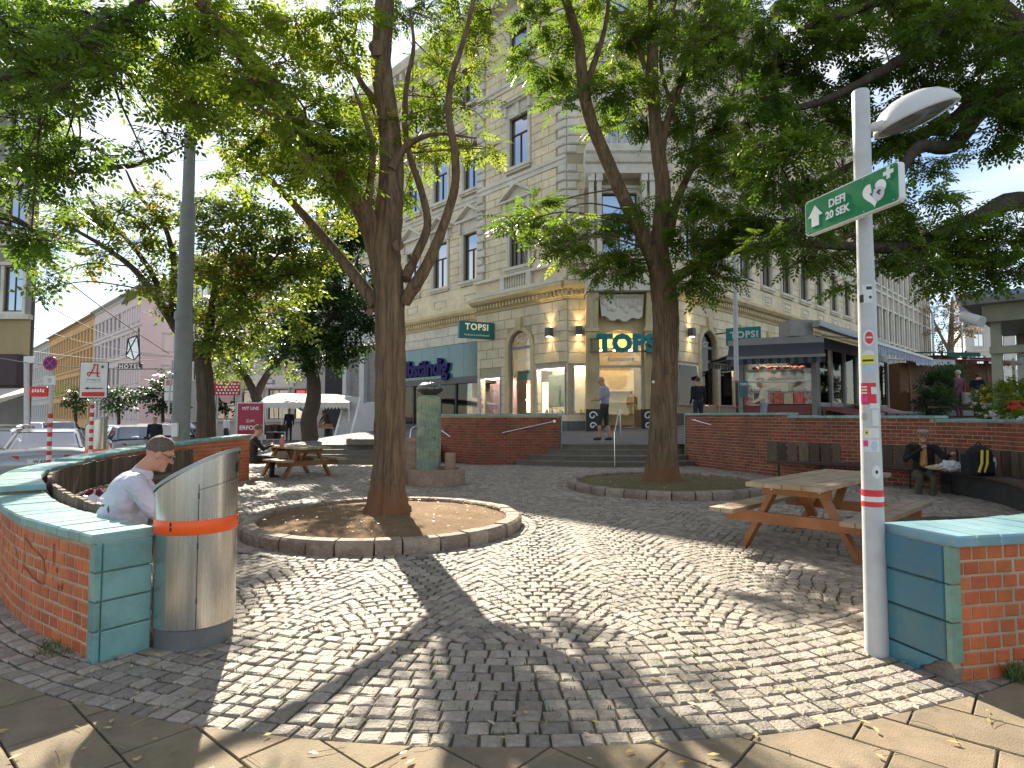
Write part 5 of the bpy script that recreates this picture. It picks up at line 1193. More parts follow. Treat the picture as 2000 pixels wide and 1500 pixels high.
# ---- second building of the row on the right, paler, with close pilasters
def far_building(name, label, F, L, ztop, m, cols, floors, depth=10, winw=1.1, trim=M_creamg, z0=0.5, pil=None, frame=M_frame, roof=None, dvec=None):
    P = fp(F, L/2, 0, z0); r = thing(name, label, 'building', P); holes = [(a, winw, z, z+h, False) for a in cols for z, h in floors]
    b = MB(); X = [F[0]+F[1]*0-F[2]*.25, F[0]+F[1]*L-F[2]*.25, F[0]+F[1]*L+(Vector(dvec) if dvec else -F[2])*depth, F[0]+(Vector(dvec) if dvec else -F[2])*depth]; b.prism([(p.x, p.y) for p in X], z0-.8, ztop-.3); b.build('core_wall', m, r)
    b = MB()
    wall_part(F, 0, L, z0-.8, ztop, holes, 'wall', m, r, .22)
    k = [None]*2; w, t = winw, .1; zmax = 0
    for z, h in floors:
        fr = MB(); tt = .05
        for x0, x1, q0, q1 in ((-w/2, -w/2+tt, 0, h), (w/2-tt, w/2, 0, h), (-w/2+tt, w/2-tt, 0, tt), (-w/2+tt, w/2-tt, h-tt, h), (-.025, .025, tt, h-tt)): fr.box(x0, x1, .10, .15, q0, q1)
        for s in (-1, 1): fr.box(s*(w/2+.07)-.07, s*(w/2+.07)+.07, -.06, .0, -.05, h+.05)
        fr.box(-w/2-.2, w/2+.2, -.14, 0, h+.06, h+.22); fr.box(-w/2-.18, w/2+.18, -.12, 0, -.2, -.06)
        fr.m = [0]*24+[0]*6+[1]*(len(fr.f)-30); me = fr.mesh('window', [frame, trim]); pn = MB(); pn.add([(-w/2, .13, 0), (w/2, .13, 0), (w/2, .13, h), (-w/2, .13, h)], [(0, 1, 2, 3)]); pm = pn.mesh('pane', M_pane)
        for a in cols: M = fM(F, a, 0, z); o = inst('window', me, M, r); inst('pane', pm, M, o)
    profile_band(F, -.3, L+.3, [(0, ztop-.6), (.1, ztop-.6), (.15, ztop-.25), (.6, ztop-.15), (.65, ztop), (-.3, ztop+.02)], trim, 'cornice', r)
    if roof:
        b = MB(); q = [F[0]+F[2]*.3-F[1]*.2, F[0]+F[1]*(L+.2)+F[2]*.3, F[0]+F[1]*(L+.2)-F[2]*depth, F[0]-F[2]*depth-F[1]*.2]; a, c = (q[0]+q[3])/2, (q[1]+q[2])/2
        vs = [(p.x, p.y, ztop+.03) for p in q]+[(a.x, a.y, ztop+roof[0]), (c.x, c.y, ztop+roof[0])]; b.add(vs, [(0, 1, 5, 4), (2, 3, 4, 5), (1, 2, 5), (3, 0, 4), (0, 3, 2, 1)]); b.build('roof', roof[1], r)
    for i, z in enumerate([f[0]-.75 for f in floors[1:]]): band(F, 0, L, z, z+.18, .12, trim, 'string_course', r, 0)
    if pil:
        for a in pil: b = MB(); b.fbox(F, a-.16, a+.16, 0, .16, z0+5.5, ztop-.61); b.build('pilaster', trim, r)
    return r
M_palebld = mat('pale_beige_render', (.45, .41, .34), (.40, .36, .30), rough=.9, scale=2, stain=(.3, .27, .22), stain_amt=.4)
FR2 = (P2+uR*(LENR+.02), uR, nR)
far_building('apartment_building', 'paler beige apartment building with close pilasters beyond the corner building on the right', FR2, 20, 19.5, M_palebld, [1.2+1.75*k for k in range(11)], [(3.0, 2.0), (7.6, 2.4), (12.0, 2.2), (16, 1.8)], winw=.95, pil=[.35+1.75*k for k in range(12)])
# ------------------------------------------------------------------ trees
def leaf_template(pairs=4, llen=.30, lw=.15):
    vs = []; q = []
    def lf(px, ang, L, W):
        c, s = math.cos(ang), math.sin(ang); o = len(vs)
        for a, b, z in ((0, 0, 0), (L*.45, W/2, -.02), (L, 0, -.07), (L*.45, -W/2, -.02)): vs.append((px+a*c-b*s, a*s+b*c, z-.25*max(0, px-.3)**2))
        q.append((o, o+1, o+2, o+3))
    for i in range(pairs):
        x = .22+.70*i/pairs
        for s in (-1, 1): lf(x+(.05 if s > 0 else 0), s*math.radians(62-i*4), llen*(1-.25*abs(i-1)/pairs), lw)
    lf(.92, 0, llen, lw); return np.array(vs), np.array(q)
def rot_mats(fwd, roll):
    """orthonormal frames with x along fwd, z roughly up, rolled"""
    f = fwd/np.linalg.norm(fwd, axis=1, keepdims=True); up = np.zeros_like(f); up[:, 2] = 1
    y = np.cross(up, f); n = np.linalg.norm(y, axis=1, keepdims=True); y = np.where(n > 1e-3, y/np.maximum(n, 1e-3), np.array([[0, 1., 0]])); z = np.cross(f, y)
    c, s = np.cos(roll)[:, None], np.sin(roll)[:, None]; y2 = y*c+z*s; z2 = -y*s+z*c
    return np.stack([f, y2, z2], axis=2)
def leaf_mesh(name, m, P, F, size, roll, tint, parent, tpl):
    tv, tq = tpl; n = len(P); R = rot_mats(F, roll); V = np.einsum('nij,vj->nvi', R, tv)*size[:, None, None]+P[:, None, :]
    nv = len(tv); V = V.reshape(-1, 3); Q = (tq[None, :, :]+(np.arange(n)*nv)[:, None, None]).reshape(-1)
    W = WM[parent.name]; V = V-np.array(W.translation); me = bpy.data.meshes.new(name); me.vertices.add(len(V)); me.vertices.foreach_set('co', V.astype(np.float32).ravel())
    nf = len(Q)//4; me.loops.add(len(Q)); me.loops.foreach_set('vertex_index', Q.astype(np.int32)); me.polygons.add(nf)
    me.polygons.foreach_set('loop_start', np.arange(0, nf*4, 4, dtype=np.int32)); me.polygons.foreach_set('loop_total', np.full(nf, 4, dtype=np.int32))
    at_ = me.attributes.new('tint', 'FLOAT', 'POINT'); jit = np.repeat(tint, nv)+np.repeat(RNG.normal(0, .05, n*len(tq)), 4)
    at_.data.foreach_set('value', np.clip(jit, 0, 1).astype(np.float32)); me.materials.append(m); me.update(calc_edges=True); me.validate()
    o = inst(name, me, W, parent); return o
def smooth_line(P, n=6):
    return spline(P, n)
TREES = {'tris': 0}; DENS = 2.6
def tree(name, label, base, trunk, limbs, clumps, mats, leaf=.26, dens=210, tint=(.45, .2), bark=None, droop=.25, group='broad street trees', flat_=.72, tpl=None, twig_r=.010, redtop=0, ridge=True, nside=18, rs=1.0):
    """trunk, limbs: lists of (point, radius); clumps: (centre, radius, density)"""
    bark = bark or M_bark; root = thing(name, label, 'tree', base, group=group); skel = []
    def pipe(nm, pts, n, rg):
        P = smooth_line([p for p, r in pts]); k = max(1, (len(P)-1)//(len(pts)-1)); rr = []
        for i in range(len(P)):
            t = i/k; j = min(int(t), len(pts)-2); rr.append(rs*(pts[j][1]+(pts[j+1][1]-pts[j][1])*(t-j)))
        ph = [random.uniform(-1, 1) for _ in range(n)]
        b = MB(); b.tube(P, rr, n, ridge=(lambda i, kk: 1+.085*ph[(kk) % n]*(1 if rg else .4)+(.17*max(0, 1-i/16)*math.cos(10*math.pi*kk/n+ph[0]*3) if rg else 0)+.03*math.sin(i*1.7+kk*2.1)+.02*random.uniform(-1, 1)) if rg is not None else None); o = b.build(nm, bark, root, smooth=True)
        for q, r in zip(P, rr): skel.append((q, r))
        return o
    pipe('trunk', trunk, nside*2 if ridge else nside, True if ridge else False)
    for l in limbs: pipe('limb', l, max(8, nside*2//3), False)
    # twigs + leaves
    tw = MB(); LP_, LF_, LS_, LT_ = [], [], [], []
    sk = np.array([tuple(q) for q, r in skel]); skr = np.array([r for q, r in skel])
    for c, R, den in clumps:
        c = Vector(c); d = np.linalg.norm(sk-np.array(c), axis=1)+ (sk[:, 2] > c.z+.3)*.8; i = int(d.argmin()); a = Vector(sk[i]); L = (c-a).length
        if L > .25:
            mid = a.lerp(c, .5)+Vector((random.uniform(-.12, .12), random.uniform(-.12, .12), random.uniform(.0, .18)))*L
            r0 = min(skr[i]*.5, .008+.007*L); tw.tube(spline([a, mid, c], 4), [r0*(1-.6*t/8) for t in range(9)], 5)
        ct = tint[0]+random.gauss(0, tint[1]*.6)
        nt = max(5, int(9+R*9)); per = max(2, int(dens*DENS*den*R*R/nt/ (leaf/.26)**2)+1)
        for k in range(nt):
            v = Vector((random.gauss(0, 1), random.gauss(0, 1), random.gauss(0, .8))); v.normalize(); e = R*random.uniform(.55, 1.15); tip = c+Vector((v.x*e, v.y*e, v.z*e*flat_-droop*R*random.uniform(0, .6)))
            st = c+Vector((v.x, v.y, v.z))*R*.08; mid = st.lerp(tip, .55)+Vector((0, 0, .12*R)); tw.tube([st, mid, tip], [twig_r, twig_r*.7, twig_r*.3], 3, cap=False)
            for q in range(per):
                t = random.uniform(.15, 1.0); p = st.lerp(mid, t*2) if t < .5 else mid.lerp(tip, t*2-1)
                p = p+Vector((random.gauss(0, .05), random.gauss(0, .05), random.gauss(0, .04)))*max(.6, R)
                f = Vector((v.x+random.gauss(0, .7), v.y+random.gauss(0, .7), v.z*.4+random.gauss(-.28, .35))); 
                if f.length < .1: f = Vector((1, 0, 0))
                LP_.append(p); LF_.append(f); LS_.append(leaf*random.uniform(.55, 1.4)); LT_.append(ct+random.gauss(0, tint[1]*.5)+(redtop if random.random() < .06 else 0))
    if tw.v: tw.build('twigs', bark, root, kind='stuff', clean=False)
    n = len(LP_); tp = tpl or TPL4
    leaf_mesh('crown', mats, np.array([tuple(p) for p in LP_]), np.array([tuple(p) for p in LF_]), np.array(LS_), RNG.normal(0, .55, n), np.clip(np.array(LT_), 0, 1), root, tp)
    TREES['tris'] += n*len(tp[1])*2; return root
TPL4 = leaf_template(4); TPL3 = leaf_template(2, .45, .24)
def pl_(seq): return [(at(x, y, D), r) for x, y, D, r in seq]
def cl(seq, D, jd=1.0, den=1.0):
    out = []
    for s in seq:
        x, y, r = s[:3]; dd = (s[3] if len(s) > 3 and s[3] else D)+random.uniform(-jd, jd); dn = s[4] if len(s) > 4 else 1
        out.append((at(x, y, dd), 1.1*r*dd/FPX, den*dn))
    return out
def roof_clumps(c, r, z0, z1, n, R=.75, den=.8):
    """crown above the picture: clumps in an ellipsoid"""
    out = []
    while len(out) < n:
        v = Vector((random.uniform(-1, 1), random.uniform(-1, 1), random.uniform(-1, 1)))
        if v.length > 1 or v.length < .35: continue
        p = Vector((c[0]+v.x*r, c[1]+v.y*r, (z0+z1)/2+v.z*(z1-z0)/2))
        if True: out.append((p, R*random.uniform(.7, 1.25), den))
    return out
# nearest tree (left of centre)
D = 8.25
tr = pl_([(757, 1030, D, .47), (757, 1008, D, .41), (757, 985, D, .33), (759, 940, D, .265), (762, 860, D, .243), (763, 760, D, .238), (763, 660, D, .236), (760, 560, D, .240), (752, 500, D, .25), (757, 440, D, .235), (764, 370, D+.1, .205), (765, 300, D+.2, .19), (757, 220, D+.3, .175), (745, 130, D+.4, .17), (748, 60, D+.4, .165), (752, 0, D+.5, .155), (756, -90, D+.6, .14), (760, -260, D+.8, .09), (770, -420, D+1, .04)])
lm = [pl_([(742, 500, D, .18), (715, 425, D-.1, .17), (685, 375, D-.3, .15), (630, 300, D-.6, .13), (562, 205, D-.9, .125), (505, 135, D-1.1, .12), (440, 60, D-1.3, .115), (390, 0, D-1.5, .10), (320, -90, D-1.8, .09), (260, -160, D-2, .05)]),
      pl_([(735, 595, D+.05, .12), (705, 555, D+.1, .10), (670, 510, D+.2, .085), (620, 450, D+.4, .075), (575, 400, D+.6, .065), (520, 345, D+.8, .05), (470, 300, D+1, .03)]),
      pl_([(788, 590, D, .11), (815, 550, D-.1, .10), (840, 505, D-.1, .088), (866, 440, D-.2, .075), (888, 365, D-.3, .066), (888, 300, D-.4, .062), (876, 220, D-.4, .055), (882, 150, D-.5, .048), (905, 80, D-.6, .04), (925, 0, D-.7, .03), (940, -80, D-.7, .02)]),
      pl_([(790, 545, D, .09), (812, 500, D+.2, .075), (835, 440, D+.3, .068), (822, 370, D+.4, .06), (802, 310, D+.5, .055), (790, 240, D+.6, .05), (795, 160, D+.7, .045), (808, 90, D+.8, .035), (800, 20, D+.9, .02)]),
      pl_([(765, 330, D, .08), (795, 285, D, .06), (850, 262, D-.2, .03), (930, 270, D-.4, .012)]),
      pl_([(735, 200, D+.4, .06), (700, 150, D+.5, .05), (690, 90, D+.6, .04), (700, 20, D+.7, .025)]),
      pl_([(715, 425, D-.1, .07), (728, 300, D-.5, .05), (712, 230, D-.7, .035), (690, 170, D-.8, .02)])]
cs = cl([(400, 40, 55), (450, 20, 55), (430, 110, 60), (385, 140, 55), (330, 120, 50), (480, 200, 55), (420, 190, 60), (370, 200, 50), (520, 60, 55), (575, 40, 60), (560, 120, 45), (610, 90, 50), (645, 40, 55), (660, 120, 45), (540, 270, 55), (500, 300, 45), (590, 290, 60), (640, 300, 65), (600, 340, 50), (660, 340, 55), (680, 300, 45), (560, 330, 40), (690, 210, 40, 9.8), (670, 200, 45), (620, 200, 45), (705, 320, 40, 9.8), (715, 390, 40, 9.8), (600, 250, 45), (460, 340, 30), (430, 260, 40), (640, 250, 50), (555, 190, 40), (685, 270, 45)], D-.6, 1.0, 1.05)
cs += cl([(430, 70, 40), (470, 120, 40), (500, 160, 38), (545, 160, 38), (400, 20, 40), (580, 260, 38), (610, 310, 34), (520, 220, 35), (450, 150, 35)], D-2.2, .3, 1.0)
cs += cl([(855, 60, 50), (900, 30, 55), (860, 130, 50), (930, 90, 45), (900, 140, 40), (850, 190, 45), (910, 210, 35), (835, 230, 40), (820, 290, 45), (870, 275, 30), (920, 285, 40), (945, 60, 35), (805, 180, 35), (785, 310, 50, 9.8), (770, 250, 45, 9.8), (790, 380, 30, 9.8), (830, 20, 40), (700, 30, 45, 9.6), (780, 40, 40, 9.6), (960, 20, 40), (960, 290, 25)], D+1.6, 1.4, .55)
cs += roof_clumps((-1.7, 8.6), 3.6, 8.2, 12.5, 46, .7, .75)
T1 = tree('broad_tree', 'nearest tree with a thick furrowed brown trunk in the left round bed', (-1.675, 8.25, .1), tr, lm, cs, ML_fresh, tint=(.45, .24), dens=190, rs=.84)
# second tree, in front of the steps
D = 12.37
tr = pl_([(1293, 960, D, .56), (1293, 943, D, .46), (1293, 915, D, .37), (1294, 860, D, .32), (1296, 780, D, .30), (1299, 700, D, .29), (1300, 620, D, .295), (1296, 570, D, .30), (1290, 530, D, .27), (1287, 480, D, .21), (1291, 430, D, .19), (1295, 370, D, .175), (1287, 310, D, .165), (1278, 230, D+.1, .155), (1274, 150, D+.2, .14), (1275, 60, D+.3, .125), (1272, -30, D+.4, .1), (1270, -180, D+.5, .06)])
lm = [pl_([(1290, 560, D, .2), (1277, 510, D-.1, .19), (1245, 440, D-.2, .17), (1215, 380, D-.3, .16), (1180, 300, D-.4, .155), (1152, 230, D-.5, .145), (1138, 160, D-.6, .135), (1130, 80, D-.7, .12), (1105, 0, D-.8, .1), (1080, -90, D-.9, .06)]),
      pl_([(1140, 180, D-.6, .08), (1165, 110, D-.6, .07), (1182, 50, D-.5, .055), (1190, -20, D-.5, .04)]),
      pl_([(1303, 480, D, .13), (1320, 400, D, .10), (1350, 330, D+.2, .085), (1385, 270, D+.4, .07), (1415, 225, D+.6, .055), (1440, 160, D+.8, .035)]),
      pl_([(1302, 560, D, .14), (1340, 530, D-.2, .12), (1400, 500, D-.5, .11), (1460, 484, D-.8, .10), (1540, 478, D-1.2, .085), (1620, 470, D-1.5, .06), (1700, 450, D-1.8, .04)]),
      pl_([(1285, 330, D, .11), (1305, 230, D+.2, .09), (1335, 150, D+.3, .08), (1362, 60, D+.4, .06), (1385, -20, D+.5, .04)]),
      pl_([(1275, 180, D+.2, .08), (1250, 100, D+.3, .06), (1230, 20, D+.4, .045)]),
      pl_([(1320, 240, D+.2, .05), (1290, 120, D+.5, .05), (1310, 40, D+.6, .04), (1330, -30, D+.6, .03)])]
cs = cl([(1050, 50, 55), (1030, 120, 45), (1075, 140, 50), (1110, 60, 50), (1120, 150, 50), (1090, 200, 30), (1200, 110, 55), (1185, 180, 50), (1215, 60, 50), (1235, 180, 55), (1220, 240, 32), (1330, 160, 60), (1310, 240, 50), (1345, 90, 55), (1390, 60, 55), (1375, 230, 55), (1415, 140, 60), (1350, 300, 50), (1390, 320, 55), (1440, 250, 55), (1450, 330, 55), (1400, 390, 55), (1440, 390, 50), (1290, 60, 45), (1250, 40, 45), (1170, 250, 25), (1340, 390, 35), (1260, 230, 40)], D, 1.2, 1.1)
cs += cl([(1040, 410, 45), (1010, 440, 40), (1065, 445, 45), (1110, 440, 40), (1095, 490, 40), (1140, 470, 45), (1060, 480, 30), (1180, 430, 40), (1185, 500, 45), (1200, 535, 40), (1165, 530, 30), (1225, 440, 35), (1230, 515, 35), (1250, 400, 30), (1385, 470, 55), (1370, 520, 50), (1420, 450, 55), (1460, 455, 45), (1360, 560, 40), (1400, 540, 40), (1340, 450, 40)], D-.5, .9, 1.1)
cs += roof_clumps((3.0, 12.4), 4.2, 10, 14.5, 46, .85, .8)
T2_ = tree('broad_tree', 'second tree with three forking limbs in the round bed before the steps', (3.02, 12.37, .1), tr, lm, cs, ML_deep, leaf=.29, tint=(.5, .24), dens=175, rs=.84)
def knot(root, p, r, m):
    d = (Vector((0, 0, p.z))-p).normalized(); b = MB(); b.lathe([(r*1.5, -.03), (r*1.25, .012), (r*.9, .022), (r*.55, .008), (0, .0)], n=16, M=frameM(p, d.cross(Vector((0, 0, 1))), (0, 0, 1))); b.build('knot', m, root, smooth=True)
for x, y, D_, r in ((735, 95, 8.25+.40-.155, .075), (722, 610, 8.0, .03), (778, 480, 8.03, .05)): knot(T1, at(x, y, D_), r, M_bark)
for x, y, D_, r in ((1302, 720, 12.14, .09), (1222, 395, 11.95, .05)): knot(T2_, at(x, y, D_), r, M_bark)
b = MB(); p = at(1276, 746, 12.10); b.ell(p, (.03, .012, .03), 10, 6); b.build('white_tag', M_white, T2_)
# right tree whose trunk stands just outside the picture
D = 10.5; tb = Vector((10.6, 10.0, .6))
tr = [(tb+Vector((0, 0, -.2)), .4), (tb+Vector((0, 0, .4)), .34), (tb+Vector((-.1, 0, 2.5)), .30), (tb+Vector((-.3, .1, 4.5)), .27), (tb+Vector((-.5, .2, 6.5)), .2), (tb+Vector((-.6, .2, 9)), .1)]
lm = [[(tb+Vector((-.2, 0, 3.4)), .2), (at(2010, 395, 10.2), .17), (at(1900, 430, 10), .13), (at(1780, 480, 9.8), .10), (at(1640, 480, 9.6), .07), (at(1560, 478, 9.5), .04)],
      [(tb+Vector((-.3, .1, 4.4)), .17), (at(1960, 210, 10), .15), (at(1860, 285, 9.7), .11), (at(1790, 290, 9.5), .09), (at(1740, 380, 9.4), .05)],
      [(tb+Vector((-.3, .1, 4.6)), .17), (at(1960, 190, 10.4), .14), (at(1850, 240, 10.6), .11), (at(1690, 310, 10.8), .08), (at(1560, 380, 11), .05)],
      [(tb+Vector((-.4, .1, 5.4)), .16), (at(1900, 40, 10), .13), (at(1800, 90, 9.8), .11), (at(1740, 130, 9.8), .08), (at(1600, 200, 9.9), .06), (at(1500, 215, 10), .04)],
      [(tb+Vector((-.4, .1, 5.8)), .15), (at(1880, -40, 10.5), .12), (at(1700, 10, 10.3), .08), (at(1560, 60, 10.2), .05)]]
cs = cl([(1500, 30, 60), (1560, 60, 70), (1640, 30, 65), (1620, 80, 55), (1740, 20, 60), (1850, 40, 75), (1950, 40, 80), (1800, 60, 60), (1900, 100, 70), (1985, 120, 65), (1560, 130, 70), (1490, 110, 60), (1480, 190, 60), (1540, 210, 60), (1630, 170, 70), (1590, 240, 70), (1660, 230, 50), (1500, 280, 60), (1560, 300, 55), (1520, 360, 65), (1590, 370, 60), (1500, 430, 55), (1560, 450, 65), (1630, 440, 60), (1620, 500, 45), (1560, 510, 35), (1490, 480, 40), (1700, 150, 50), (1770, 110, 55), (1830, 130, 60), (1880, 170, 65), (1960, 190, 70), (1940, 260, 65), (1990, 250, 60), (1850, 240, 45), (1790, 190, 55), (1760, 260, 55), (1800, 320, 50), (1720, 290, 45), (1790, 400, 60), (1750, 450, 60), (1820, 460, 65), (1870, 490, 65), (1790, 520, 55), (1940, 470, 70), (1990, 440, 60), (1900, 540, 50), (1960, 530, 55), (1850, 550, 40), (1720, 510, 35), (1880, 430, 40), (1640, 560, 18), (1700, 400, 45), (1690, 60, 35), (1990, 60, 50), (1690, 470, 50), (1650, 330, 30)], D-.4, 1.3, 1.15)
cs += roof_clumps((9.0, 10), 4.6, 9.0, 13.5, 40, .8, .8)
tree('broad_tree', 'tree whose dark spreading branches fill the upper right over the lamp', tb, tr, lm, cs, ML_deep, leaf=.27, tint=(.42, .22), bark=M_barkd, dens=185, ridge=False)
# tree over the upper left corner, trunk outside the picture
tb = Vector((-8.6, 7.6, 0)); D = 7.0
tr = [(tb+Vector((0, 0, -.1)), .36), (tb+Vector((0, 0, .6)), .30), (tb+Vector((.1, 0, 3)), .26), (tb+Vector((.3, 0, 5)), .22), (tb+Vector((.5, .1, 7.5)), .12)]
lm = [[(tb+Vector((.2, 0, 4.3)), .17), (at(-60, 180, 7.2), .10), (at(90, 130, 7.0), .075), (at(215, 62, 6.8), .07), (at(260, 25, 6.8), .07), (at(290, -20, 6.7), .06), (at(320, -90, 6.6), .05)],
      [(tb+Vector((.1, 0, 3.3)), .08), (at(-80, 345, 7.8), .06), (at(60, 340, 8.2), .05), (at(140, 335, 8.6), .045), (at(240, 325, 9), .036), (at(300, 312, 9.4), .026), (at(360, 285, 9.8), .012)],
      [(tb+Vector((.2, 0, 3.9)), .12), (at(-60, 420, 8.6), .07), (at(30, 430, 9), .05), (at(90, 470, 9.4), .025)]]
cs = cl([(40, 40, 60), (110, 30, 60), (180, 60, 60), (230, 100, 55), (270, 60, 50), (330, 40, 60), (300, 110, 45), (150, 120, 50), (60, 100, 40), (90, 160, 40), (200, 150, 40), (240, 170, 35), (30, 230, 50), (90, 260, 55), (50, 300, 60), (130, 230, 40), (110, 320, 45), (30, 370, 55), (90, 390, 40), (150, 330, 30), (20, 440, 45), (60, 470, 40), (150, 290, 35), (10, 170, 40), (180, 290, 25), (280, 300, 16), (320, 260, 20), (340, 200, 35), (250, 30, 45), (370, 70, 45)], D, .8, 1.05)
cs += cl([(30, 110, 45), (70, 140, 40), (120, 110, 40), (150, 80, 40), (200, 90, 35), (100, 60, 45), (20, 60, 45), (60, 190, 40), (130, 170, 40), (180, 30, 40), (240, 40, 30)], 5.9, .4, 1.0)
cs += roof_clumps((-6.2, 7.2), 2.8, 7.2, 10, 12, .6, .7)
tree('broad_tree', 'tree whose dark leaves hang into the upper left corner of the view', tb, tr, lm, cs, ML_deep, leaf=.24, tint=(.36, .2), bark=M_barkd, dens=185, ridge=False)
# tree by the mast with leaning branches
D = 16.2
tr = pl_([(400, 905, D, .36), (402, 870, D, .31), (403, 800, D, .29), (400, 740, D, .28), (395, 700, D, .27), (385, 670, D, .24)])
lm = [pl_([(385, 700, D, .2), (350, 650, D-.1, .17), (322, 605, D-.2, .16), (290, 560, D-.3, .12), (255, 520, D-.4, .10), (200, 480, D-.5, .08), (140, 445, D-.6, .05)]),
      pl_([(318, 605, D-.2, .12), (300, 540, D, .10), (250, 470, D+.2, .08), (190, 410, D+.3, .06), (170, 380, D+.3, .03)]),
      pl_([(335, 620, D-.1, .13), (340, 520, D+.2, .10), (320, 440, D+.4, .08), (270, 380, D+.5, .06), (245, 330, D+.6, .035)]),
      pl_([(400, 700, D, .2), (410, 640, D, .14), (420, 560, D, .10), (450, 470, D+.2, .07), (480, 400, D+.3, .04)]),
      pl_([(405, 690, D, .12), (440, 620, D-.4, .09), (490, 560, D-.7, .07), (540, 500, D-1, .04)])]
cs = cl([(60, 500, 45), (110, 450, 45), (150, 425, 45), (95, 540, 30), (190, 410, 40), (230, 440, 40), (200, 500, 35), (260, 480, 40), (285, 430, 40), (320, 480, 40), (310, 540, 40), (270, 560, 30), (240, 400, 30), (300, 380, 30), (335, 600, 30), (75, 570, 15), (170, 520, 22), (330, 420, 35), (420, 420, 50), (470, 440, 50), (430, 490, 50), (490, 500, 55), (540, 470, 50), (450, 550, 55), (510, 570, 55), (420, 600, 45), (560, 540, 45), (470, 620, 45), (520, 640, 40), (430, 660, 40), (560, 600, 40), (590, 480, 45), (400, 530, 45), (380, 600, 35), (395, 660, 30), (480, 670, 25), (520, 420, 45), (560, 430, 40), (600, 640, 25), (620, 430, 40), (655, 440, 40), (640, 490, 35), (395, 450, 40), (470, 380, 40), (400, 390, 35), (445, 520, 45), (500, 540, 45), (540, 540, 40), (580, 520, 40), (430, 630, 40), (460, 580, 40), (350, 560, 30), (355, 500, 30), (600, 560, 35), (625, 520, 35)], D-.6, 1.0, .85)
cs += roof_clumps((-8.4, 16.5), 3.0, 8.5, 11, 5, .8, .5)
tree('maple_tree', 'leaning tree with a few red leaves beside the tall grey mast', (at(400, 905, D).x, D, 0), tr, lm, cs, ML_turn, leaf=.30, tint=(.32, .22), bark=M_barkd, dens=150, tpl=TPL3, redtop=.30, rs=.74)
# dark tree behind the left picnic table
D = 22.5
tr = pl_([(606, 905, D, .45), (606, 860, D, .38), (603, 820, D, .36), (612, 785, D, .34), (612, 740, D, .30), (600, 690, D, .28), (605, 620, D, .24), (620, 540, D, .18), (630, 460, D, .08)])
lm = [pl_([(603, 690, D, .2), (640, 630, D, .14), (680, 570, D, .09), (700, 500, D, .05)]), pl_([(603, 680, D, .16), (570, 640, D, .12), (555, 600, D, .08)])]
cs = cl([(620, 560, 50), (660, 520, 45), (690, 570, 50), (640, 610, 45), (690, 630, 40), (600, 620, 40), (570, 670, 35), (620, 670, 40), (660, 670, 40), (700, 680, 30), (545, 690, 28), (590, 715, 22), (640, 470, 40), (680, 460, 40), (610, 510, 40), (715, 530, 30), (560, 640, 30), (650, 700, 25), (700, 600, 30), (710, 640, 25), (640, 560, 40), (660, 590, 40), (720, 470, 35), (690, 420, 35), (650, 420, 35), (580, 590, 35), (595, 650, 35), (640, 650, 35), (670, 700, 22), (615, 700, 25)], D, .8, 1.1)
tree('dense_tree', 'dark leafy tree with a crooked trunk behind the left picnic table', (at(606, 905, D).x, D, 0), tr, lm, cs, ML_dark, leaf=.36, tint=(.35, .2), bark=M_barkd, dens=160, tpl=TPL3, ridge=False, rs=.78)
# forked tree farther back
D = 31
tr = pl_([(508, 850, D, .3), (504, 790, D, .26), (498, 770, D, .25)])
lm = [pl_([(500, 775, D, .22), (480, 735, D, .17), (455, 690, D, .13), (440, 640, D, .07)]), pl_([(500, 775, D, .22), (520, 735, D, .17), (548, 700, D, .12), (560, 650, D, .07)])]
cs = cl([(450, 700, 35), (480, 720, 28), (530, 690, 35), (555, 720, 25), (500, 680, 35), (440, 730, 22), (470, 660, 35), (550, 660, 30), (425, 690, 25), (520, 640, 30)], D, .8, .75)
tree('forked_tree', 'slender tree with a V-shaped fork behind the market tent', (at(508, 850, D).x, D, 0), tr, lm, cs, ML_turn, leaf=.45, tint=(.35, .2), bark=M_barkd, dens=120, tpl=TPL3, ridge=False)
# small street trees along the road
for lab, x, y0, y1, D, cc in (('small dark street tree behind the round no stopping sign', 148, 825, 790, 46, [(135, 770, 16), (152, 760, 17), (165, 775, 14), (140, 785, 14), (155, 788, 13)]),
                              ('small dark street tree just right of the pharmacy sign', 232, 845, 800, 44, [(225, 760, 18), (240, 775, 17), (222, 785, 16), (250, 765, 14), (240, 792, 13), (215, 770, 13)]),
                              ('dark conical street tree left of the tall mast', 318, 850, 800, 42, [(300, 765, 22), (320, 750, 22), (335, 770, 18), (285, 775, 16), (305, 790, 20), (325, 795, 18), (330, 735, 14), (340, 790, 14)])):
    tree('street_tree', lab, (at(x, y0, D).x, D, 0), pl_([(x, y0, D, .12), (x, y1, D, .10), (x, y1-25, D, .07)]), [], cl(cc, D, .5, 1.1), ML_dark, leaf=.6, tint=(.3, .15), bark=M_barkd, dens=90, tpl=TPL3, group='small trees along the road', ridge=False, nside=8)
D = 58
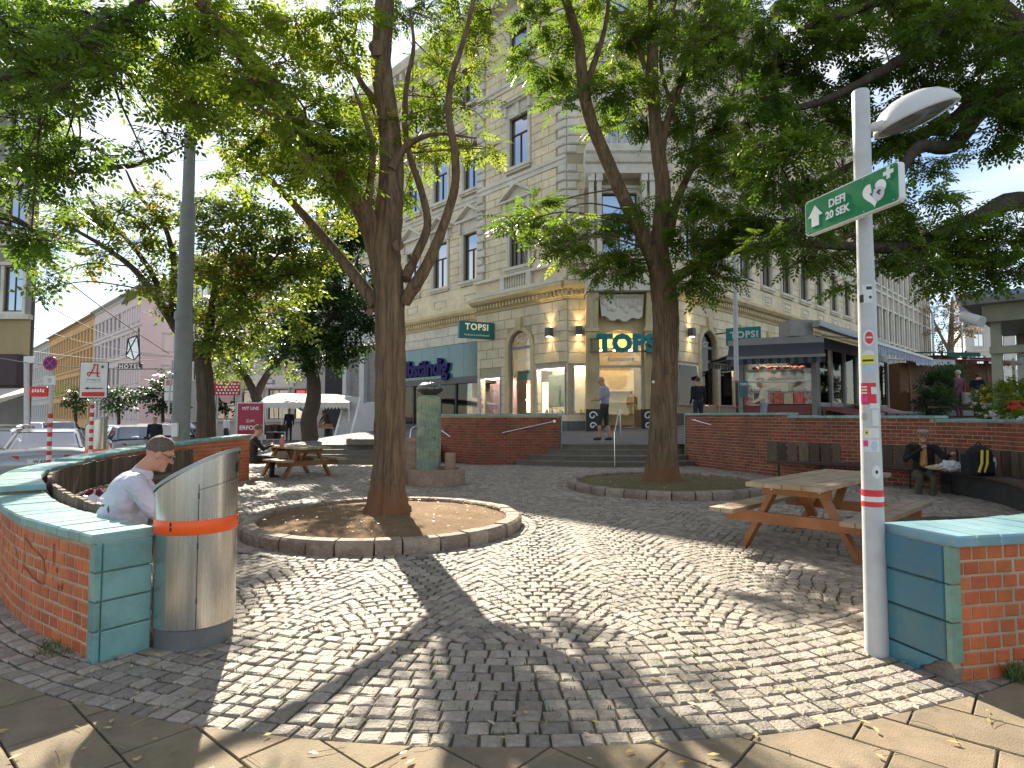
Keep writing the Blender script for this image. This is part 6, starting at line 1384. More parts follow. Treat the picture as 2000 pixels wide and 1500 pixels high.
tree('bare_autumn_tree', 'tan half bare tree at the far end of the market lane', (at(1855, 760, D).x, D, .9), pl_([(1856, 790, D, .4), (1856, 700, D, .32), (1858, 640, D, .22), (1860, 580, D, .1)]),
     [pl_([(1856, 690, D, .16), (1830, 640, D, .1), (1815, 600, D, .05)]), pl_([(1857, 680, D, .16), (1885, 640, D, .1), (1900, 610, D, .05)])],
     cl([(1835, 610, 26), (1860, 590, 28), (1885, 615, 24), (1825, 645, 22), (1855, 640, 28), (1880, 650, 24), (1905, 630, 14), (1840, 670, 20), (1820, 600, 16)], D, 1.5, .5), ML_tan, leaf=.6, tint=(.5, .3), bark=mat('tan_bark', (.28, .22, .15), rough=.9), dens=70, tpl=TPL3, ridge=False, nside=8)
# ------------------------------------------------------------------ people
M_skin = mat('skin', (.50, .27, .18), (.44, .22, .145), rough=.55, scale=9)
def cloth(n, c, c2=None, bs=30): return mat('cloth_'+n, c, c2 or tuple(x*.75 for x in c), rough=.9, scale=7, bump=.9, bscale=bs*.5)
def person(label, pos, rz, J, prims_extra, mats, voxel=.012, scale=1.0, hair=None, category='person', group=None, face=True, glasses=False, beard=None, cap=None):
    """J: joints in local metres, facing +y. mats: skin, top, legs, shoes (+extra). one continuous body mesh"""
    root = thing('person', label, category, pos, rz, group); prims = []
    def cap_(a, b, r0, r1, m): prims.append(('c', Vector(a), Vector(b), r0, r1, m))
    def el(c, r, m, R=None): prims.append(('e', Vector(c), Vector(r), R, m))
    hd = Vector(J['head']); nk = Vector(J['neck']); ch = Vector(J['chest']); pe = Vector(J['pelvis']); sy = J.get('face', (0, 1, 0)); fz = Vector(sy).normalized(); rt = fz.cross(Vector((0, 0, 1))).normalized(); upv = rt.cross(fz)
    R = Matrix((rt, fz, upv)).transposed()
    H = lambda x, y, z: hd + R @ Vector((x, y, z))
    el(H(0, -.01, .03), (.076, .096, .098), 0, R); el(H(0, .018, -.055), (.058, .07, .075), 0, R); cap_(nk, H(0, -.015, -.04), .058, .055, 0)
    if face:
        cap_(H(0, .085, .012), H(0, .108, -.028), .011, .015, 0); el(H(-.076, -.005, -.005), (.010, .02, .032), 0, R); el(H(.076, -.005, -.005), (.010, .02, .032), 0, R)
        el(H(0, .082, -.068), (.024, .010, .008), 0, R); el(H(0, .07, -.10), (.03, .025, .022), 0, R); el(H(0, .082, .03), (.055, .016, .012), 0, R)
    wd = J.get('w', 1.0); lean = ch-pe
    shL, shR = Vector(J['shL']), Vector(J['shR'])
    xx = (shR-shL).normalized(); zz = (nk-pe).normalized(); yy = zz.cross(xx).normalized(); xx = yy.cross(zz); T = Matrix((xx, yy, zz)).transposed()
    el(ch, (.175*wd, .118*wd, .20), 1, T); el(pe.lerp(ch, .45), (.155*wd, .115*wd*J.get('belly', 1.0), .19), 1, T); el(pe, (.165*wd, .125*wd, .12), J.get('pm', 2), T)
    cap_(shL, shR, .075, .075, 1); cap_(nk-(zz*.06), nk+(zz*.0), .075, .06, 1)
    for s in 'LR':
        sh, e, w = Vector(J['sh'+s]), Vector(J['el'+s]), Vector(J['wr'+s]); sm_ = J.get('sleeve', 2)
        cap_(sh, e, .062*(1.12 if sm_ else 1), .048*(1.12 if sm_ else 1), 1)
        if sm_ == 1: cap_(sh, sh.lerp(e, .78), .070, .064, 1); prims.append(('c', sh.lerp(e, .7), e, .046, .042, 0)); prims[:] = [p for p in prims if not (p[0] == 'c' and p[1] == sh and p[2] == e)]
        cap_(e, w, .044 if sm_ == 2 else .040, .034 if sm_ == 2 else .028, 1 if sm_ == 2 else 0)
        d = (w-e).normalized(); hb = w+d*.05; side = d.cross(Vector((0, 0, 1))); side = side.normalized() if side.length > .1 else Vector((1, 0, 0)); bend = Vector((0, 0, -1)) if abs(d.z) < .8 else Vector((0, 1, 0))
        cap_(w, hb, .030, .034, 0)
        for k in range(4):
            f0 = hb+side*(k-1.5)*.017; ln = (.062, .075, .070, .055)[k]; f1 = f0+d*ln*.55+bend*.008; f2 = f1+(d*.7+bend*.7)*ln*.5; cap_(f0, f1, .0105, .0095, 0); cap_(f1, f2, .0095, .008, 0)
        tb_ = w+d*.02-side*.028*(1 if s == 'L' else -1); cap_(tb_, tb_+(d*.8-side*.5*(1 if s == 'L' else -1))*.045, .012, .009, 0)
        h, k, a, t = (Vector(J[q+s]) for q in ('hip', 'kn', 'an', 'toe'))
        sk = J.get('short', False)
        cap_(h, k, .092*wd, .066, 2)
        if sk: cap_(k, k+(a-k)*.08, .074, .07, 2); cap_(k, a, .056, .038, 0); cap_(k.lerp(a, .15), k.lerp(a, .45), .05, .056, 0)
        else: cap_(k, a, .064, .050, 2); cap_(a-(a-k)*.1, a, .055, .058, 2)
        cap_(a+Vector((0, 0, -.03)), t, .048, .040, 3); el(a.lerp(t, .15)+Vector((0, 0, -.045)), (.045, .06, .035), 3)
    for p in prims_extra: prims.append(p)
    b = MB()
    for p in prims:
        if p[0] == 'c':
            a, c, r0, r1 = p[1], p[2], p[3], p[4]; d = c-a; L = max(d.length, 1e-4); d = d/L if d.length > 1e-5 else Vector((0, 0, 1)); n = 4; pts = []; rr = []
            for i in range(n+1): t = math.pi/2*i/n; pts.append(a-d*r0*math.cos(t)*.98); rr.append(max(.001, r0*math.sin(t)))
            for i in range(n+1): t = math.pi/2*(n-i)/n; pts.append(c+d*r1*math.cos(t)*.98); rr.append(max(.001, r1*math.sin(t)))
            b.tube(pts, rr, 12)
        else: b.ell(p[1], p[2], 14, 10, p[3])
    me = b.mesh('body_raw', M_skin); ob = bpy.data.objects.new('tmp_body', me); COL.objects.link(ob)
    md = ob.modifiers.new('r', 'REMESH'); md.mode = 'VOXEL'; md.voxel_size = voxel; md.use_smooth_shade = True; sm2 = ob.modifiers.new('s', 'SMOOTH'); sm2.factor = .5; sm2.iterations = 2
    dg = bpy.context.evaluated_depsgraph_get(); body = bpy.data.meshes.new_from_object(ob.evaluated_get(dg)); bpy.data.objects.remove(ob)
    body.name = 'body'; body.materials.clear()
    for m in mats: body.materials.append(m)
    nf = len(body.polygons); cen = np.empty(nf*3); body.polygons.foreach_get('center', cen); cen = cen.reshape(-1, 3); best = np.full(nf, 1e9); mi = np.zeros(nf, int)
    for p in prims:
        if p[0] == 'c':
            a, c = np.array(p[1]), np.array(p[2]); d = c-a; L2 = max(1e-9, d@d); t = np.clip((cen-a)@d/L2, 0, 1); dist = np.linalg.norm(cen-a-t[:, None]*d, axis=1)-(p[3]+(p[4]-p[3])*t)
        else:
            q = cen-np.array(p[1]); q = q @ np.array(p[3]) if p[3] is not None else q; k = np.linalg.norm(q/np.array(p[2]), axis=1); dist = (k-1)*min(p[2])
        s = dist < best-.002; best = np.where(s, dist, best); mi = np.where(s, p[-1], mi)
    body.polygons.foreach_set('material_index', mi.astype(np.int32)); body.polygons.foreach_set('use_smooth', np.ones(nf, bool)); body.update()
    if scale != 1: body.transform(Matrix.Scale(scale, 4))
    S = Matrix.Scale(scale, 4); W = WM[root.name]; inst('body', body, W, root)
    def child(b, nm, m, sm=True): me = b.mesh(nm, m, sm); me.transform(S); return inst(nm, me, W, root)
    if hair:
        m, bald = hair; seed_ = random.uniform(0, 6); b = MB(); vs = []; fs = []; nu, nv = 24, 12
        for j in range(nv+1):
            th = math.radians(bald)+ (math.radians(108)-math.radians(bald))*j/nv
            for k in range(nu):
                a = 2*math.pi*k/nu; fr = max(0, math.sin(a)); lim = th*(1-.40*fr+.035*math.sin(7*a+seed_)*(j/nv)+.02*math.sin(17*a)*(j/nv)); r = 1.065-.075*(j/nv)**3+.022*random.random()
                vs.append(H(.079*r*math.sin(lim)*math.cos(a), -.014+.097*r*math.sin(lim)*math.sin(a), .032+.103*r*math.cos(lim)))
        for j in range(nv):
            for k in range(nu): l = (k+1) % nu; fs.append((j*nu+k, (j+1)*nu+k, (j+1)*nu+l, j*nu+l))
        b.add(vs, fs); child(b, 'hair', m)
    if cap is not None:
        b = MB(); b.ell(H(0, -.005, .085), (.10, .118, .05), 18, 8, R); b.ell(H(0, .0, .062), (.09, .108, .028), 18, 6, R); b.ell(H(0, .10, .045), (.06, .045, .008), 12, 5, R); child(b, 'cap', cap)
    if face:
        b = MB()
        for x in (-.032, .032): b.ell(H(x, .078, .008), (.013, .008, .007), 8, 6, R)
        child(b, 'eyes', mat('eye', (.05, .035, .03), rough=.2))
    if J.get('collar'):
        b = MB(); c0 = nk-(nk-pe).normalized()*.015; b.lathe([(.082, -.03), (.078, .0), (.066, .028), (.060, .03), (.066, .0)], n=20, M=frameM(c0+Vector((0, .012, 0)), xx, yy)); child(b, 'collar', mats[1])
    if glasses:
        b = MB()
        for x in (-.033, .033): b.tube([H(x+.026*math.cos(t), .103, .004+.02*math.sin(t)) for t in [2*math.pi*i/12 for i in range(13)]], .002, 5); b.tube([H(x*1.8, .10, .008), H(x*2.35, 0, .012)], .0022, 5)
        b.tube([H(-.008, .105, .008), H(.008, .105, .008)], .002, 5); child(b, 'glasses', M_black)
    return root, S, W, R, hd
STAND = dict(head=(0, .02, 1.665), neck=(0, -.01, 1.50), chest=(0, 0, 1.32), pelvis=(0, 0, .97), shL=(-.185, -.01, 1.44), shR=(.185, -.01, 1.44), elL=(-.23, -.03, 1.16), elR=(.23, -.03, 1.16), wrL=(-.24, .06, .93), wrR=(.24, .06, .93),
             hipL=(-.09, 0, .93), hipR=(.09, 0, .93), knL=(-.10, .03, .50), knR=(.10, .03, .50), anL=(-.10, -.02, .10), anR=(.10, -.02, .10), toeL=(-.12, .13, .045), toeR=(.12, .13, .045))
def pose(**k): J = dict(STAND); J.update(k); return J
SIT = pose(head=(0, .10, 1.17), neck=(0, .02, 1.00), chest=(0, 0, .83), pelvis=(0, -.04, .50), shL=(-.185, .01, .95), shR=(.185, .01, .95), elL=(-.24, .10, .70), elR=(.24, .10, .70), wrL=(-.16, .32, .66), wrR=(.16, .32, .66),
           hipL=(-.10, .0, .50), hipR=(.10, .0, .50), knL=(-.12, .42, .50), knR=(.12, .42, .50), anL=(-.12, .40, .10), anR=(.12, .40, .10), toeL=(-.13, .56, .045), toeR=(.13, .56, .045))
def sit(**k): J = dict(SIT); J.update(k); return J
M_hairdk = mat('dark_brown_hair', (.10, .065, .04), (.17, .13, .10), rough=.7, scale=60, bump=.5, bscale=90); M_hairgr = mat('grey_hair', (.55, .53, .50), (.42, .40, .38), rough=.8, scale=30); M_hairbk = mat('black_hair', (.02, .017, .015), rough=.6)
C_shirt = cloth('pale_striped_shirt', (.60, .62, .70), (.50, .52, .62), 24); C_blk = cloth('black', (.014, .014, .016)); C_grey = cloth('grey_blue_tee', (.36, .40, .46)); C_short = cloth('dark_shorts', (.045, .04, .04)); C_cream = cloth('cream_cardigan', (.78, .68, .46)); C_olive = cloth('olive_trousers', (.10, .09, .055)); C_jean = cloth('dark_jeans', (.03, .035, .055)); C_purple = cloth('purple_print', (.10, .035, .06), (.20, .08, .10)); C_navy = cloth('navy', (.015, .018, .04)); C_tan = cloth('tan_top', (.65, .30, .10)); C_wht = cloth('white_top', (.62, .64, .68))
M_shoe = mat('dark_shoes', (.03, .028, .026), rough=.6); M_shoel = mat('light_trainers', (.5, .5, .48), rough=.6)
# the man on the near left bench, turned to the right, looking down
hp_ = at(312, 884, 4.75)
J = sit(head=(.0, .205, 1.155), neck=(0, .085, 1.03), chest=(0, .0, .84), pelvis=(0, -.06, .52), shL=(-.21, .06, .955), shR=(.21, .06, .955), elL=(-.25, .22, .70), elR=(.25, .22, .70), wrL=(-.12, .42, .66), wrR=(.12, .42, .66), face=(0, .86, -.42), w=1.24, belly=1.25, sleeve=1, collar=True)
rz_ = math.radians(-62); loc = Vector((hp_.x, hp_.y, 0))-Matrix.Rotation(rz_, 3, 'Z') @ Vector((0, .205, 0)); loc.z = hp_.z-1.165
person('man with glasses in a pale striped shirt sitting bent over on the left bench', loc, rz_, J, [], [M_skin, C_shirt, C_jean, M_shoe], voxel=.010, hair=(M_hairdk, 22), glasses=True)
# his book or phone is hidden; shopping bags beside him
bg = thing('shopping_bag', 'crumpled white plastic shopping bag on the bench left of the man in the pale shirt', 'bag', (-3.75, 5.25, .44), group='bags on the left bench')
def blob(c, r, n, seed, jag=.25, nu=22, nv=12):
    rr = random.Random(seed); b = MB(); b.ell((0, 0, 0), (1, 1, 1), nu, nv); ph = [(rr.uniform(1, 5), rr.uniform(0, 6), rr.uniform(2, 7), rr.uniform(0, 6)) for _ in range(5)]; out = []
    for x, y, z in b.v:
        k = 1+jag*sum(math.sin(a*3*x+p)*math.sin(c_*2*y+q+z*2) for a, p, c_, q in ph)/3; out.append((c[0]+x*r[0]*k, c[1]+y*r[1]*k, c[2]+z*r[2]*k*(1 if z > 0 else .8)))
    b.v = out; return b
M_plas = mat('white_plastic', (.72, .72, .74), (.62, .62, .66), rough=.35, scale=8, bump=.4, bscale=12); M_maroon = cloth('maroon', (.10, .012, .02))
p_ = posBL(2.15, -.36); blob((p_.x, p_.y, .56), (.20, .17, .17), 5, 3, .35).build('sack', M_plas, bg); blob((p_.x+.1, p_.y+.16, .60), (.08, .06, .10), 5, 8, .4).build('handle_fold', S_k, bg)
p2_ = posBL(2.45, -.38); blob((p2_.x, p2_.y, .60), (.16, .2, .16), 5, 5, .3).build('jacket', M_maroon, None, label='maroon jacket lying behind the white shopping bag on the left bench', cat='jacket', smooth=True)
# man in black at the left picnic table
hp_ = at(505, 838, 14.55); loc = Vector((hp_.x-.08, hp_.y-.05, hp_.z-1.20))
person('man in black sitting at the back left picnic table', loc, math.radians(-66), sit(face=(0, .95, -.25), sleeve=2, elL=(-.22, .20, .74), elR=(.22, .2, .74), wrL=(-.12, .36, .82), wrR=(.12, .36, .80)), [], [M_skin, C_blk, C_blk, M_shoe], voxel=.018, hair=(M_hairdk, 30))
bt = at(551, 866, 14.75); r = thing('bottle', 'small red and white bottle standing on the left picnic table', 'bottle', (bt.x, bt.y, .722)); b = MB(); b.lathe([(.055, .722), (.055, .75), (.055, .86), (.03, .92), (.02, .95)], c=(bt.x, bt.y, 0), n=14); b.build('body', mat('pink_bottle', (.65, .18, .16), rough=.25), r, smooth=True); b = MB(); b.lathe([(.024, .95), (.024, .985), (0, .987)], c=(bt.x, bt.y, 0), n=12); b.build('cap', M_white, r)
# man before the entrance
f = at(1181, 861, 18.7); s_ = 1.09
J = pose(head=(0, .09, 1.66), neck=(0, .0, 1.50), chest=(0, -.03, 1.32), elL=(-.24, .02, 1.16), elR=(.24, .04, 1.17), wrL=(-.16, .26, 1.13), wrR=(.12, .28, 1.18), face=(0, .85, -.35), sleeve=1, short=True, knL=(-.10, .12, .52), anL=(-.10, .10, .10), toeL=(-.1, .26, .05), anR=(.1, -.16, .10), knR=(.1, -.02, .5), toeR=(.1, 0, .045))
person('man in a grey tee shirt and dark shorts standing before the shop entrance', (f.x, f.y, f.z), math.radians(62), J, [], [M_skin, C_grey, C_short, M_shoe], voxel=.018, scale=s_, hair=None)
# people on the market pavement
def passer(label, px, yh, yf, D, rz, J, mats, hair, scale=None, **k):
    h = at(px, yh, D); f = at(px, yf, D); s = (h.z-f.z)/1.78 if scale is None else scale; z = h.z-1.78*s
    return person(label, (h.x, h.y, z), math.radians(rz), J, [], mats, voxel=.022, scale=s, hair=hair, **k)
passer('man in a black pullover seen from behind, just right of the second trunk', 1363, 738, 0, 20.5, 8, pose(face=(0, .8, -.1), wrL=(-.22, .12, .95)), [M_skin, C_blk, C_jean, M_shoe], (M_hairbk, 0), scale=1.0, face=False)
passer('white haired person in a cream cardigan walking left past the fruit stall', 1491, 740, 0, 19.6, 80, pose(head=(0, .12, 1.63), chest=(0, .0, 1.30), wrL=(-.16, .34, 1.0), wrR=(.16, .36, 1.02), elL=(-.22, .08, 1.14), elR=(.22, .08, 1.14)), [M_skin, C_cream, C_grey, M_shoe], (M_hairgr, 0), scale=.98)
passer('woman in a long purple print dress with a pale shoulder bag in the market lane', 1871, 724, 818, 23, 20, pose(), [M_skin, C_purple, C_purple, M_shoe], (M_hairgr, 0), face=False)
passer('woman in dark clothes with black hair leaning towards the flower stand', 1908, 728, 816, 22.6, -60, pose(head=(0, .14, 1.62), chest=(0, .04, 1.3), wrR=(.15, .4, 1.0), elR=(.22, .15, 1.15)), [M_skin, C_navy, C_navy, M_shoe], (M_hairbk, 0), face=False)
p = at(1893, 778, 22.7); r = thing('shoulder_bag', 'pale canvas bag hanging from the woman in the purple dress', 'bag', p); b = MB(); b.cham(((p.x, p.y), (1, 0), (0, -1)), -.2, .2, p.z-.22, p.z+.22, -.12, .02, .05); b.build('pouch', cloth('canvas', (.38, .34, .32)), r); b = MB(); b.tube([(p.x-.15, p.y, p.z+.2), (p.x-.1, p.y, p.z+.55), (p.x+.12, p.y, p.z+.2)], .015, 6); b.build('strap', S_r, r)
passer('pedestrian in a black top standing by the parked cars', 303, 814, 905, 21, 200, pose(), [M_skin, C_blk, C_jean, M_shoe], (M_hairdk, 0))
passer('pedestrian in a white shirt walking beyond the tall mast', 443, 812, 870, 33, 160, pose(), [M_skin, C_wht, C_jean, M_shoe], (M_hairdk, 0), face=False)
passer('trader in a dark coat standing under the white market tent', 565, 799, 862, 31, 190, pose(), [M_skin, C_navy, C_navy, M_shoe], (M_hairbk, 0), face=False)
passer('trader in an olive jacket bending over goods at the right end of the market tent', 641, 797, 860, 31.5, 130, pose(head=(0, .28, 1.52), neck=(0, .18, 1.42), chest=(0, .1, 1.26), shL=(-.185, .14, 1.36), shR=(.185, .14, 1.36), elL=(-.2, .3, 1.15), elR=(.2, .3, 1.15), wrL=(-.12, .45, .95), wrR=(.12, .45, .95)), [M_skin, C_olive, C_jean, M_shoe], (M_hairdk, 0), face=False)
# person eating on the right bench
hp_ = at(1801, 843, 11.75); D_ = 11.75
J = sit(head=(0, .06, 1.24), neck=(0, -.02, 1.07), chest=(0, -.06, .88), pelvis=(0, -.08, .50), shL=(-.20, -.03, 1.02), shR=(.20, -.03, 1.02), elL=(-.33, .10, .84), elR=(.30, .12, .80), wrL=(-.40, .25, .92), wrR=(.05, .24, 1.02), face=(.05, .98, .05), w=1.1, knL=(-.10, .40, .47), knR=(.12, .42, .48), anL=(-.05, .46, .10), anR=(.16, .40, .10), toeL=(-.05, .60, .045), toeR=(.2, .54, .045))
loc = Vector((hp_.x, hp_.y, hp_.z-1.33)); rz_ = math.radians(155)
person('person in a grey cap and black jacket eating on the right bench', loc, rz_, J, [('c', Vector((0, .055, .98)), Vector((0, .06, .72)), .05, .06, 4)], [M_skin, C_blk, C_olive, M_shoel, C_tan], voxel=.014, cap=cloth('grey_cap', (.36, .31, .27)), glasses=True)
# things on the right bench
p = at(1857, 913, 11.2); r = thing('paper_bag', 'crumpled white and yellow food wrappings on the right bench', 'bag', p)
for k, (dx, dy, rr, m) in enumerate(((-.16, .1, (.18, .12, .05), mat('cream_paper', (.6, .5, .3), rough=.8, bump=.5, bscale=12)), (.0, 0, (.17, .12, .10), M_plas), (.17, -.05, (.13, .10, .07), M_plas), (.28, -.1, (.10, .08, .05), M_plas))): blob((p.x+dx, p.y+dy, .47+rr[2]*.6), rr, 5, 20+k, .45).build('wrapping', m, r)
p = at(1912, 905, 10.7); r = thing('backpack', 'black backpack with yellow stripes standing on the right bench', 'backpack', (p.x, p.y, .42)); z0 = .42
b = MB(); b.cham(((p.x, p.y), (1, 0), (0, -1)), -.21, .21, z0, z0+.36, -.15, .13, .07); b.ell((p.x, p.y, z0+.36), (.205, .15, .16), 18, 10); b.cham(((p.x, p.y), (1, 0), (0, -1)), -.15, .16, z0+.02, z0+.25, .1, .20, .05); b.build('sack', cloth('backpack_black', (.016, .016, .018)), r, smooth=True)
b = MB(); 
for x0 in (-.10, -.01): b.tube([(p.x+x0-.05, p.y-.19, z0+.07), (p.x+x0, p.y-.20, z0+.22), (p.x+x0+.05, p.y-.15, z0+.44)], .022, 6)
b.build('stripe', mat('yellow_strap', (.75, .60, .08), rough=.6), r, smooth=True); b = MB(); b.tube([(p.x-.07, p.y, z0+.50), (p.x, p.y, z0+.58), (p.x+.07, p.y, z0+.50)], .014, 6); b.build('handle', M_black, r)
b = MB(); b.ell((p.x+.19, p.y-.10, z0+.22), (.03, .03, .10), 10, 8); b.build('white_tag', M_white, r)

# ------------------------------------------------------------------ cars (local: +y forward)
M_tyre = mat('tyre', (.018, .018, .018), rough=.85); M_rim = mat('alloy', (.5, .5, .5), rough=.3, metal=.9); M_carglass = glass('car_glass', (.10, .12, .13), .62, .02)
M_tail = mat('tail_lens', (.45, .01, .012), (.35, .01, .01), rough=.15, coat=1); M_plate = mat('number_plate', (.72, .73, .74), rough=.4)
def car(label, pos, rz, paint, wagon=False, plate=None, detail=True):
    r = thing('parked_car', label, 'car', pos, rz, 'cars parked along the street'); b = MB()
    st = [(-2.40, .70, .38, .78, .60), (-2.36, .80, .30, .90, .74), (-2.2, .87, .24, 1.00, .80), (-1.75, .905, .22, 1.03, .82), (-1.0, .915, .22, 1.00, .84), (.0, .915, .2, .98, .84), (.95, .91, .22, .97, .84), (1.5, .90, .22, .92, .80), (2.0, .87, .24, .84, .74), (2.3, .78, .28, .74, .62), (2.4, .62, .36, .62, .5)]
    ring = []
    for y, w, z0, z1, wt in st: ring.append([(-w*.9, y, z0), (-w, y, z0+.16), (-w, y, (z0+z1)/2+.08), (-wt-.04, y, z1-.03), (-wt*.7, y, z1+.01), (0, y, z1+.03), (wt*.7, y, z1+.01), (wt+.04, y, z1-.03), (w, y, (z0+z1)/2+.08), (w, y, z0+.16), (w*.9, y, z0)])
    n = len(ring[0]); b.add([p for q in ring for p in q], [(i*n+k, i*n+(k+1) % n, (i+1)*n+(k+1) % n, (i+1)*n+k) for i in range(len(ring)-1) for k in range(n)]+[tuple(range(n)), tuple((len(ring)-1)*n+k for k in reversed(range(n)))])
    b.build('body', paint, r, smooth=True, local=True)
    if wagon: cs_ = [(-2.28, .80, 1.0, .70, 1.02), (-1.95, .83, .99, .62, 1.40), (-1.2, .85, .97, .63, 1.46), (.1, .85, .96, .62, 1.45), (.45, .85, .96, .60, 1.41), (1.25, .83, .94, .74, .97)]
    else: cs_ = [(-1.95, .78, 1.0, .72, 1.03), (-1.25, .83, .97, .60, 1.38), (-.9, .84, .96, .61, 1.43), (.1, .85, .96, .62, 1.445), (.45, .85, .96, .60, 1.41), (1.25, .83, .94, .74, .97)]
    g = MB(); q = []
    for y, w, zb, wt, zt_2 in cs_: q.append([(-w, y, zb), (-wt, y, zt_2-.04), (-wt*.85, y, zt_2), (wt*.85, y, zt_2), (wt, y, zt_2-.04), (w, y, zb)])
    g.add([p for s in q for p in s], [(i*6+k, i*6+k+1, (i+1)*6+k+1, (i+1)*6+k) for i in range(len(q)-1) for k in range(5)]); g.build('window_glass', M_carglass, r, smooth=False, local=True)
    b = MB(); i0 = 1; vs = []
    for y, w, zb, wt, z in cs_[i0:-1]: vs += [(-wt-.012, y, z-.06), (-wt*.86, y, z+.012), (wt*.86, y, z+.012), (wt+.012, y, z-.06)]
    m = len(cs_)-1-i0; b.add(vs, [(i*4+k, i*4+k+1, (i+1)*4+k+1, (i+1)*4+k) for i in range(m-1) for k in range(3)])
    for s in (-1, 1):
        for ia, ib in ((0, 1), (-1, -2)):
            (y0, w0, zb0, wt0, zt0), (y1, w1, zb1, wt1, zt1) = cs_[ia], cs_[ib]; b.bar((s*(wt0+.015), y0, zt0-.02), (s*(wt1+.008), y1, zt1-.03), .05, .05, (1, 0, 0))
        b.bar((s*.862, -.35, .96), (s*.625, -.3, 1.42), .07, .03, (1, 0, 0))
        if wagon: b.bar((s*.86, -1.35, .96), (s*.63, -1.3, 1.42), .09, .03, (1, 0, 0))
    b.build('roof', paint, r, smooth=False, local=True)
    for s in (-1, 1):
        for y in (-1.45, 1.45):
            b = MB(); MW = Matrix.Translation((s*.80, y, .325)) @ Matrix.Rotation(math.pi/2, 4, 'Y'); b.lathe([(.20, -.11), (.30, -.11), (.325, -.07), (.325, .07), (.30, .11), (.20, .11)], n=26, M=MW); w = b.build('wheel', M_tyre, r, smooth=True, local=True)
            b = MB(); b.lathe([(.0, s*.10), (.06, s*.112), (.07, s*.09), (.19, s*.085), (.21, s*.10), (.21, s*.05)], n=26, M=MW); b.build('rim', M_rim, w, smooth=True, local=True)
        b = MB(); z = .80; b.hexa([(s*.42, -2.40, z-.07), (s*.83, -2.31, z-.08), (s*.86, -2.18, z-.06), (s*.45, -2.33, z-.06), (s*.42, -2.405, z+.07), (s*.83, -2.30, z+.10), (s*.87, -2.12, z+.10), (s*.45, -2.33, z+.07)]); b.build('tail_light', M_tail, r, local=True)
        b = MB(); b.ell((s*.68, 2.28, .66), (.17, .1, .08), 10, 6); b.build('headlight', M_rim, r, smooth=True, local=True)
        b = MB(); b.ell((s*1.0, .82, 1.0), (.10, .06, .075), 10, 6); b.build('mirror', paint, r, smooth=True, local=True)
    b = MB(); b.box(-.26, .26, -2.425, -2.405, .68, .79); p = b.build('number_plate', M_plate, r, local=True)
    if plate: text(plate, .10, WM[r.name] @ frameM((0, -2.428, .735), (1, 0, 0), (0, 0, 1)), M_navytxt, p, 'plate_number', depth=.001, bold=.002)
    b = MB(); b.box(-.80, .80, -2.43, -2.2, .30, .42); b.build('bumper_strip', M_black, r, local=True)
    return r
M_navytxt = mat('plate_ink', (.03, .03, .08))
CP = lambda n, c: mat('car_paint_'+n, c, tuple(x*.95 for x in c), rough=.25, metal=.35, coat=1, scale=2)
def carat(px, D, rz, *a, **k): p = at(px, 850, D); return car(a[0], (p.x, p.y, -.34), math.radians(rz), *a[1:], **k)
carat(100, 16.3, 33, 'silver saloon seen from behind left of the round no stopping sign', CP('silver', (.27, .285, .30)), plate='W 63M')
carat(-8, 17.5, 30, 'dark grey car cut by the left edge of the view', CP('graphite', (.06, .065, .07)))
carat(247, 22.5, 42, 'light silver estate car parked behind the street litter bin', CP('pale_silver', (.34, .35, .36)), wagon=True)
carat(300, 26, 50, 'dark blue car beside the pedestrian in black', CP('dark_blue', (.03, .04, .07)), wagon=True)
carat(62, 34, 30, 'small white car far down the street on the left', CP('white', (.62, .62, .62)))
carat(122, 36, 35, 'small black car far down the street behind the silver saloon', CP('black', (.02, .02, .022)), wagon=True)
carat(345, 40, 60, 'small black car far off beside the foot of the mast', CP('black', (.02, .02, .022)))
carat(20, 24, 28, 'silver car on the far left in the second row', CP('silver', (.27, .285, .30)), wagon=True)

# ------------------------------------------------------------------ mast, street signs, wires
D = 12.6; mb = at(352, 870, D); mast = thing('tall_mast', 'tall stepped grey mast with a cable pipe behind the left wall', 'mast', (mb.x, mb.y, -.05)); T = lambda y: at(360, y, D).z
b = MB(); pts = [(mb.x+.004*z, mb.y, z) for z in (-.07, T(620), T(615), T(400), T(395), T(240), T(60), 11.5)]; b.tube(pts, [.170, .168, .150, .142, .118, .108, .10, .08], 24); b.build('shaft', M_mast, mast, smooth=True)
b = MB(); b.lathe([(.172, T(626)), (.180, T(622)), (.180, T(612)), (.152, T(608))], c=(mb.x, mb.y, 0), n=24); b.build('collar', M_mast, mast, smooth=True)
b = MB(); b.tube([(mb.x-.155, mb.y-.10, T(705)), (mb.x-.12, mb.y-.17, T(725)), (mb.x-.16, mb.y-.15, T(760)), (mb.x-.17, mb.y-.16, T(815))], .018, 8); b.build('cable_pipe', M_galv, mast, smooth=True)
b = MB(); b.lathe([(.26, -.06), (.26, .0), (.2, .05)], c=(mb.x, mb.y, 0), n=20); b.build('foot', M_conc, mast)
b = MB(); b.box(mb.x-.06, mb.x+.06, mb.y-.24, mb.y-.19, T(852), T(826)); b.build('access_hatch', M_white, mast)
def post_ringed(root, p, z0, z1, r=.035, bands=()):
    b = MB(); b.tube([(p.x, p.y, z0), (p.x, p.y, z1)], r, 14); b.build('post', M_galv, root, smooth=True)
    for za, zb, m in bands: b = MB(); b.lathe([(r+.002, za), (r+.004, za+.002), (r+.004, zb-.002), (r+.002, zb)], c=(p.x, p.y, 0), n=14); b.build('band', m, root, smooth=True)
D = 10.5; p = at(97, 850, D); Z = lambda y: at(97, y, D).z
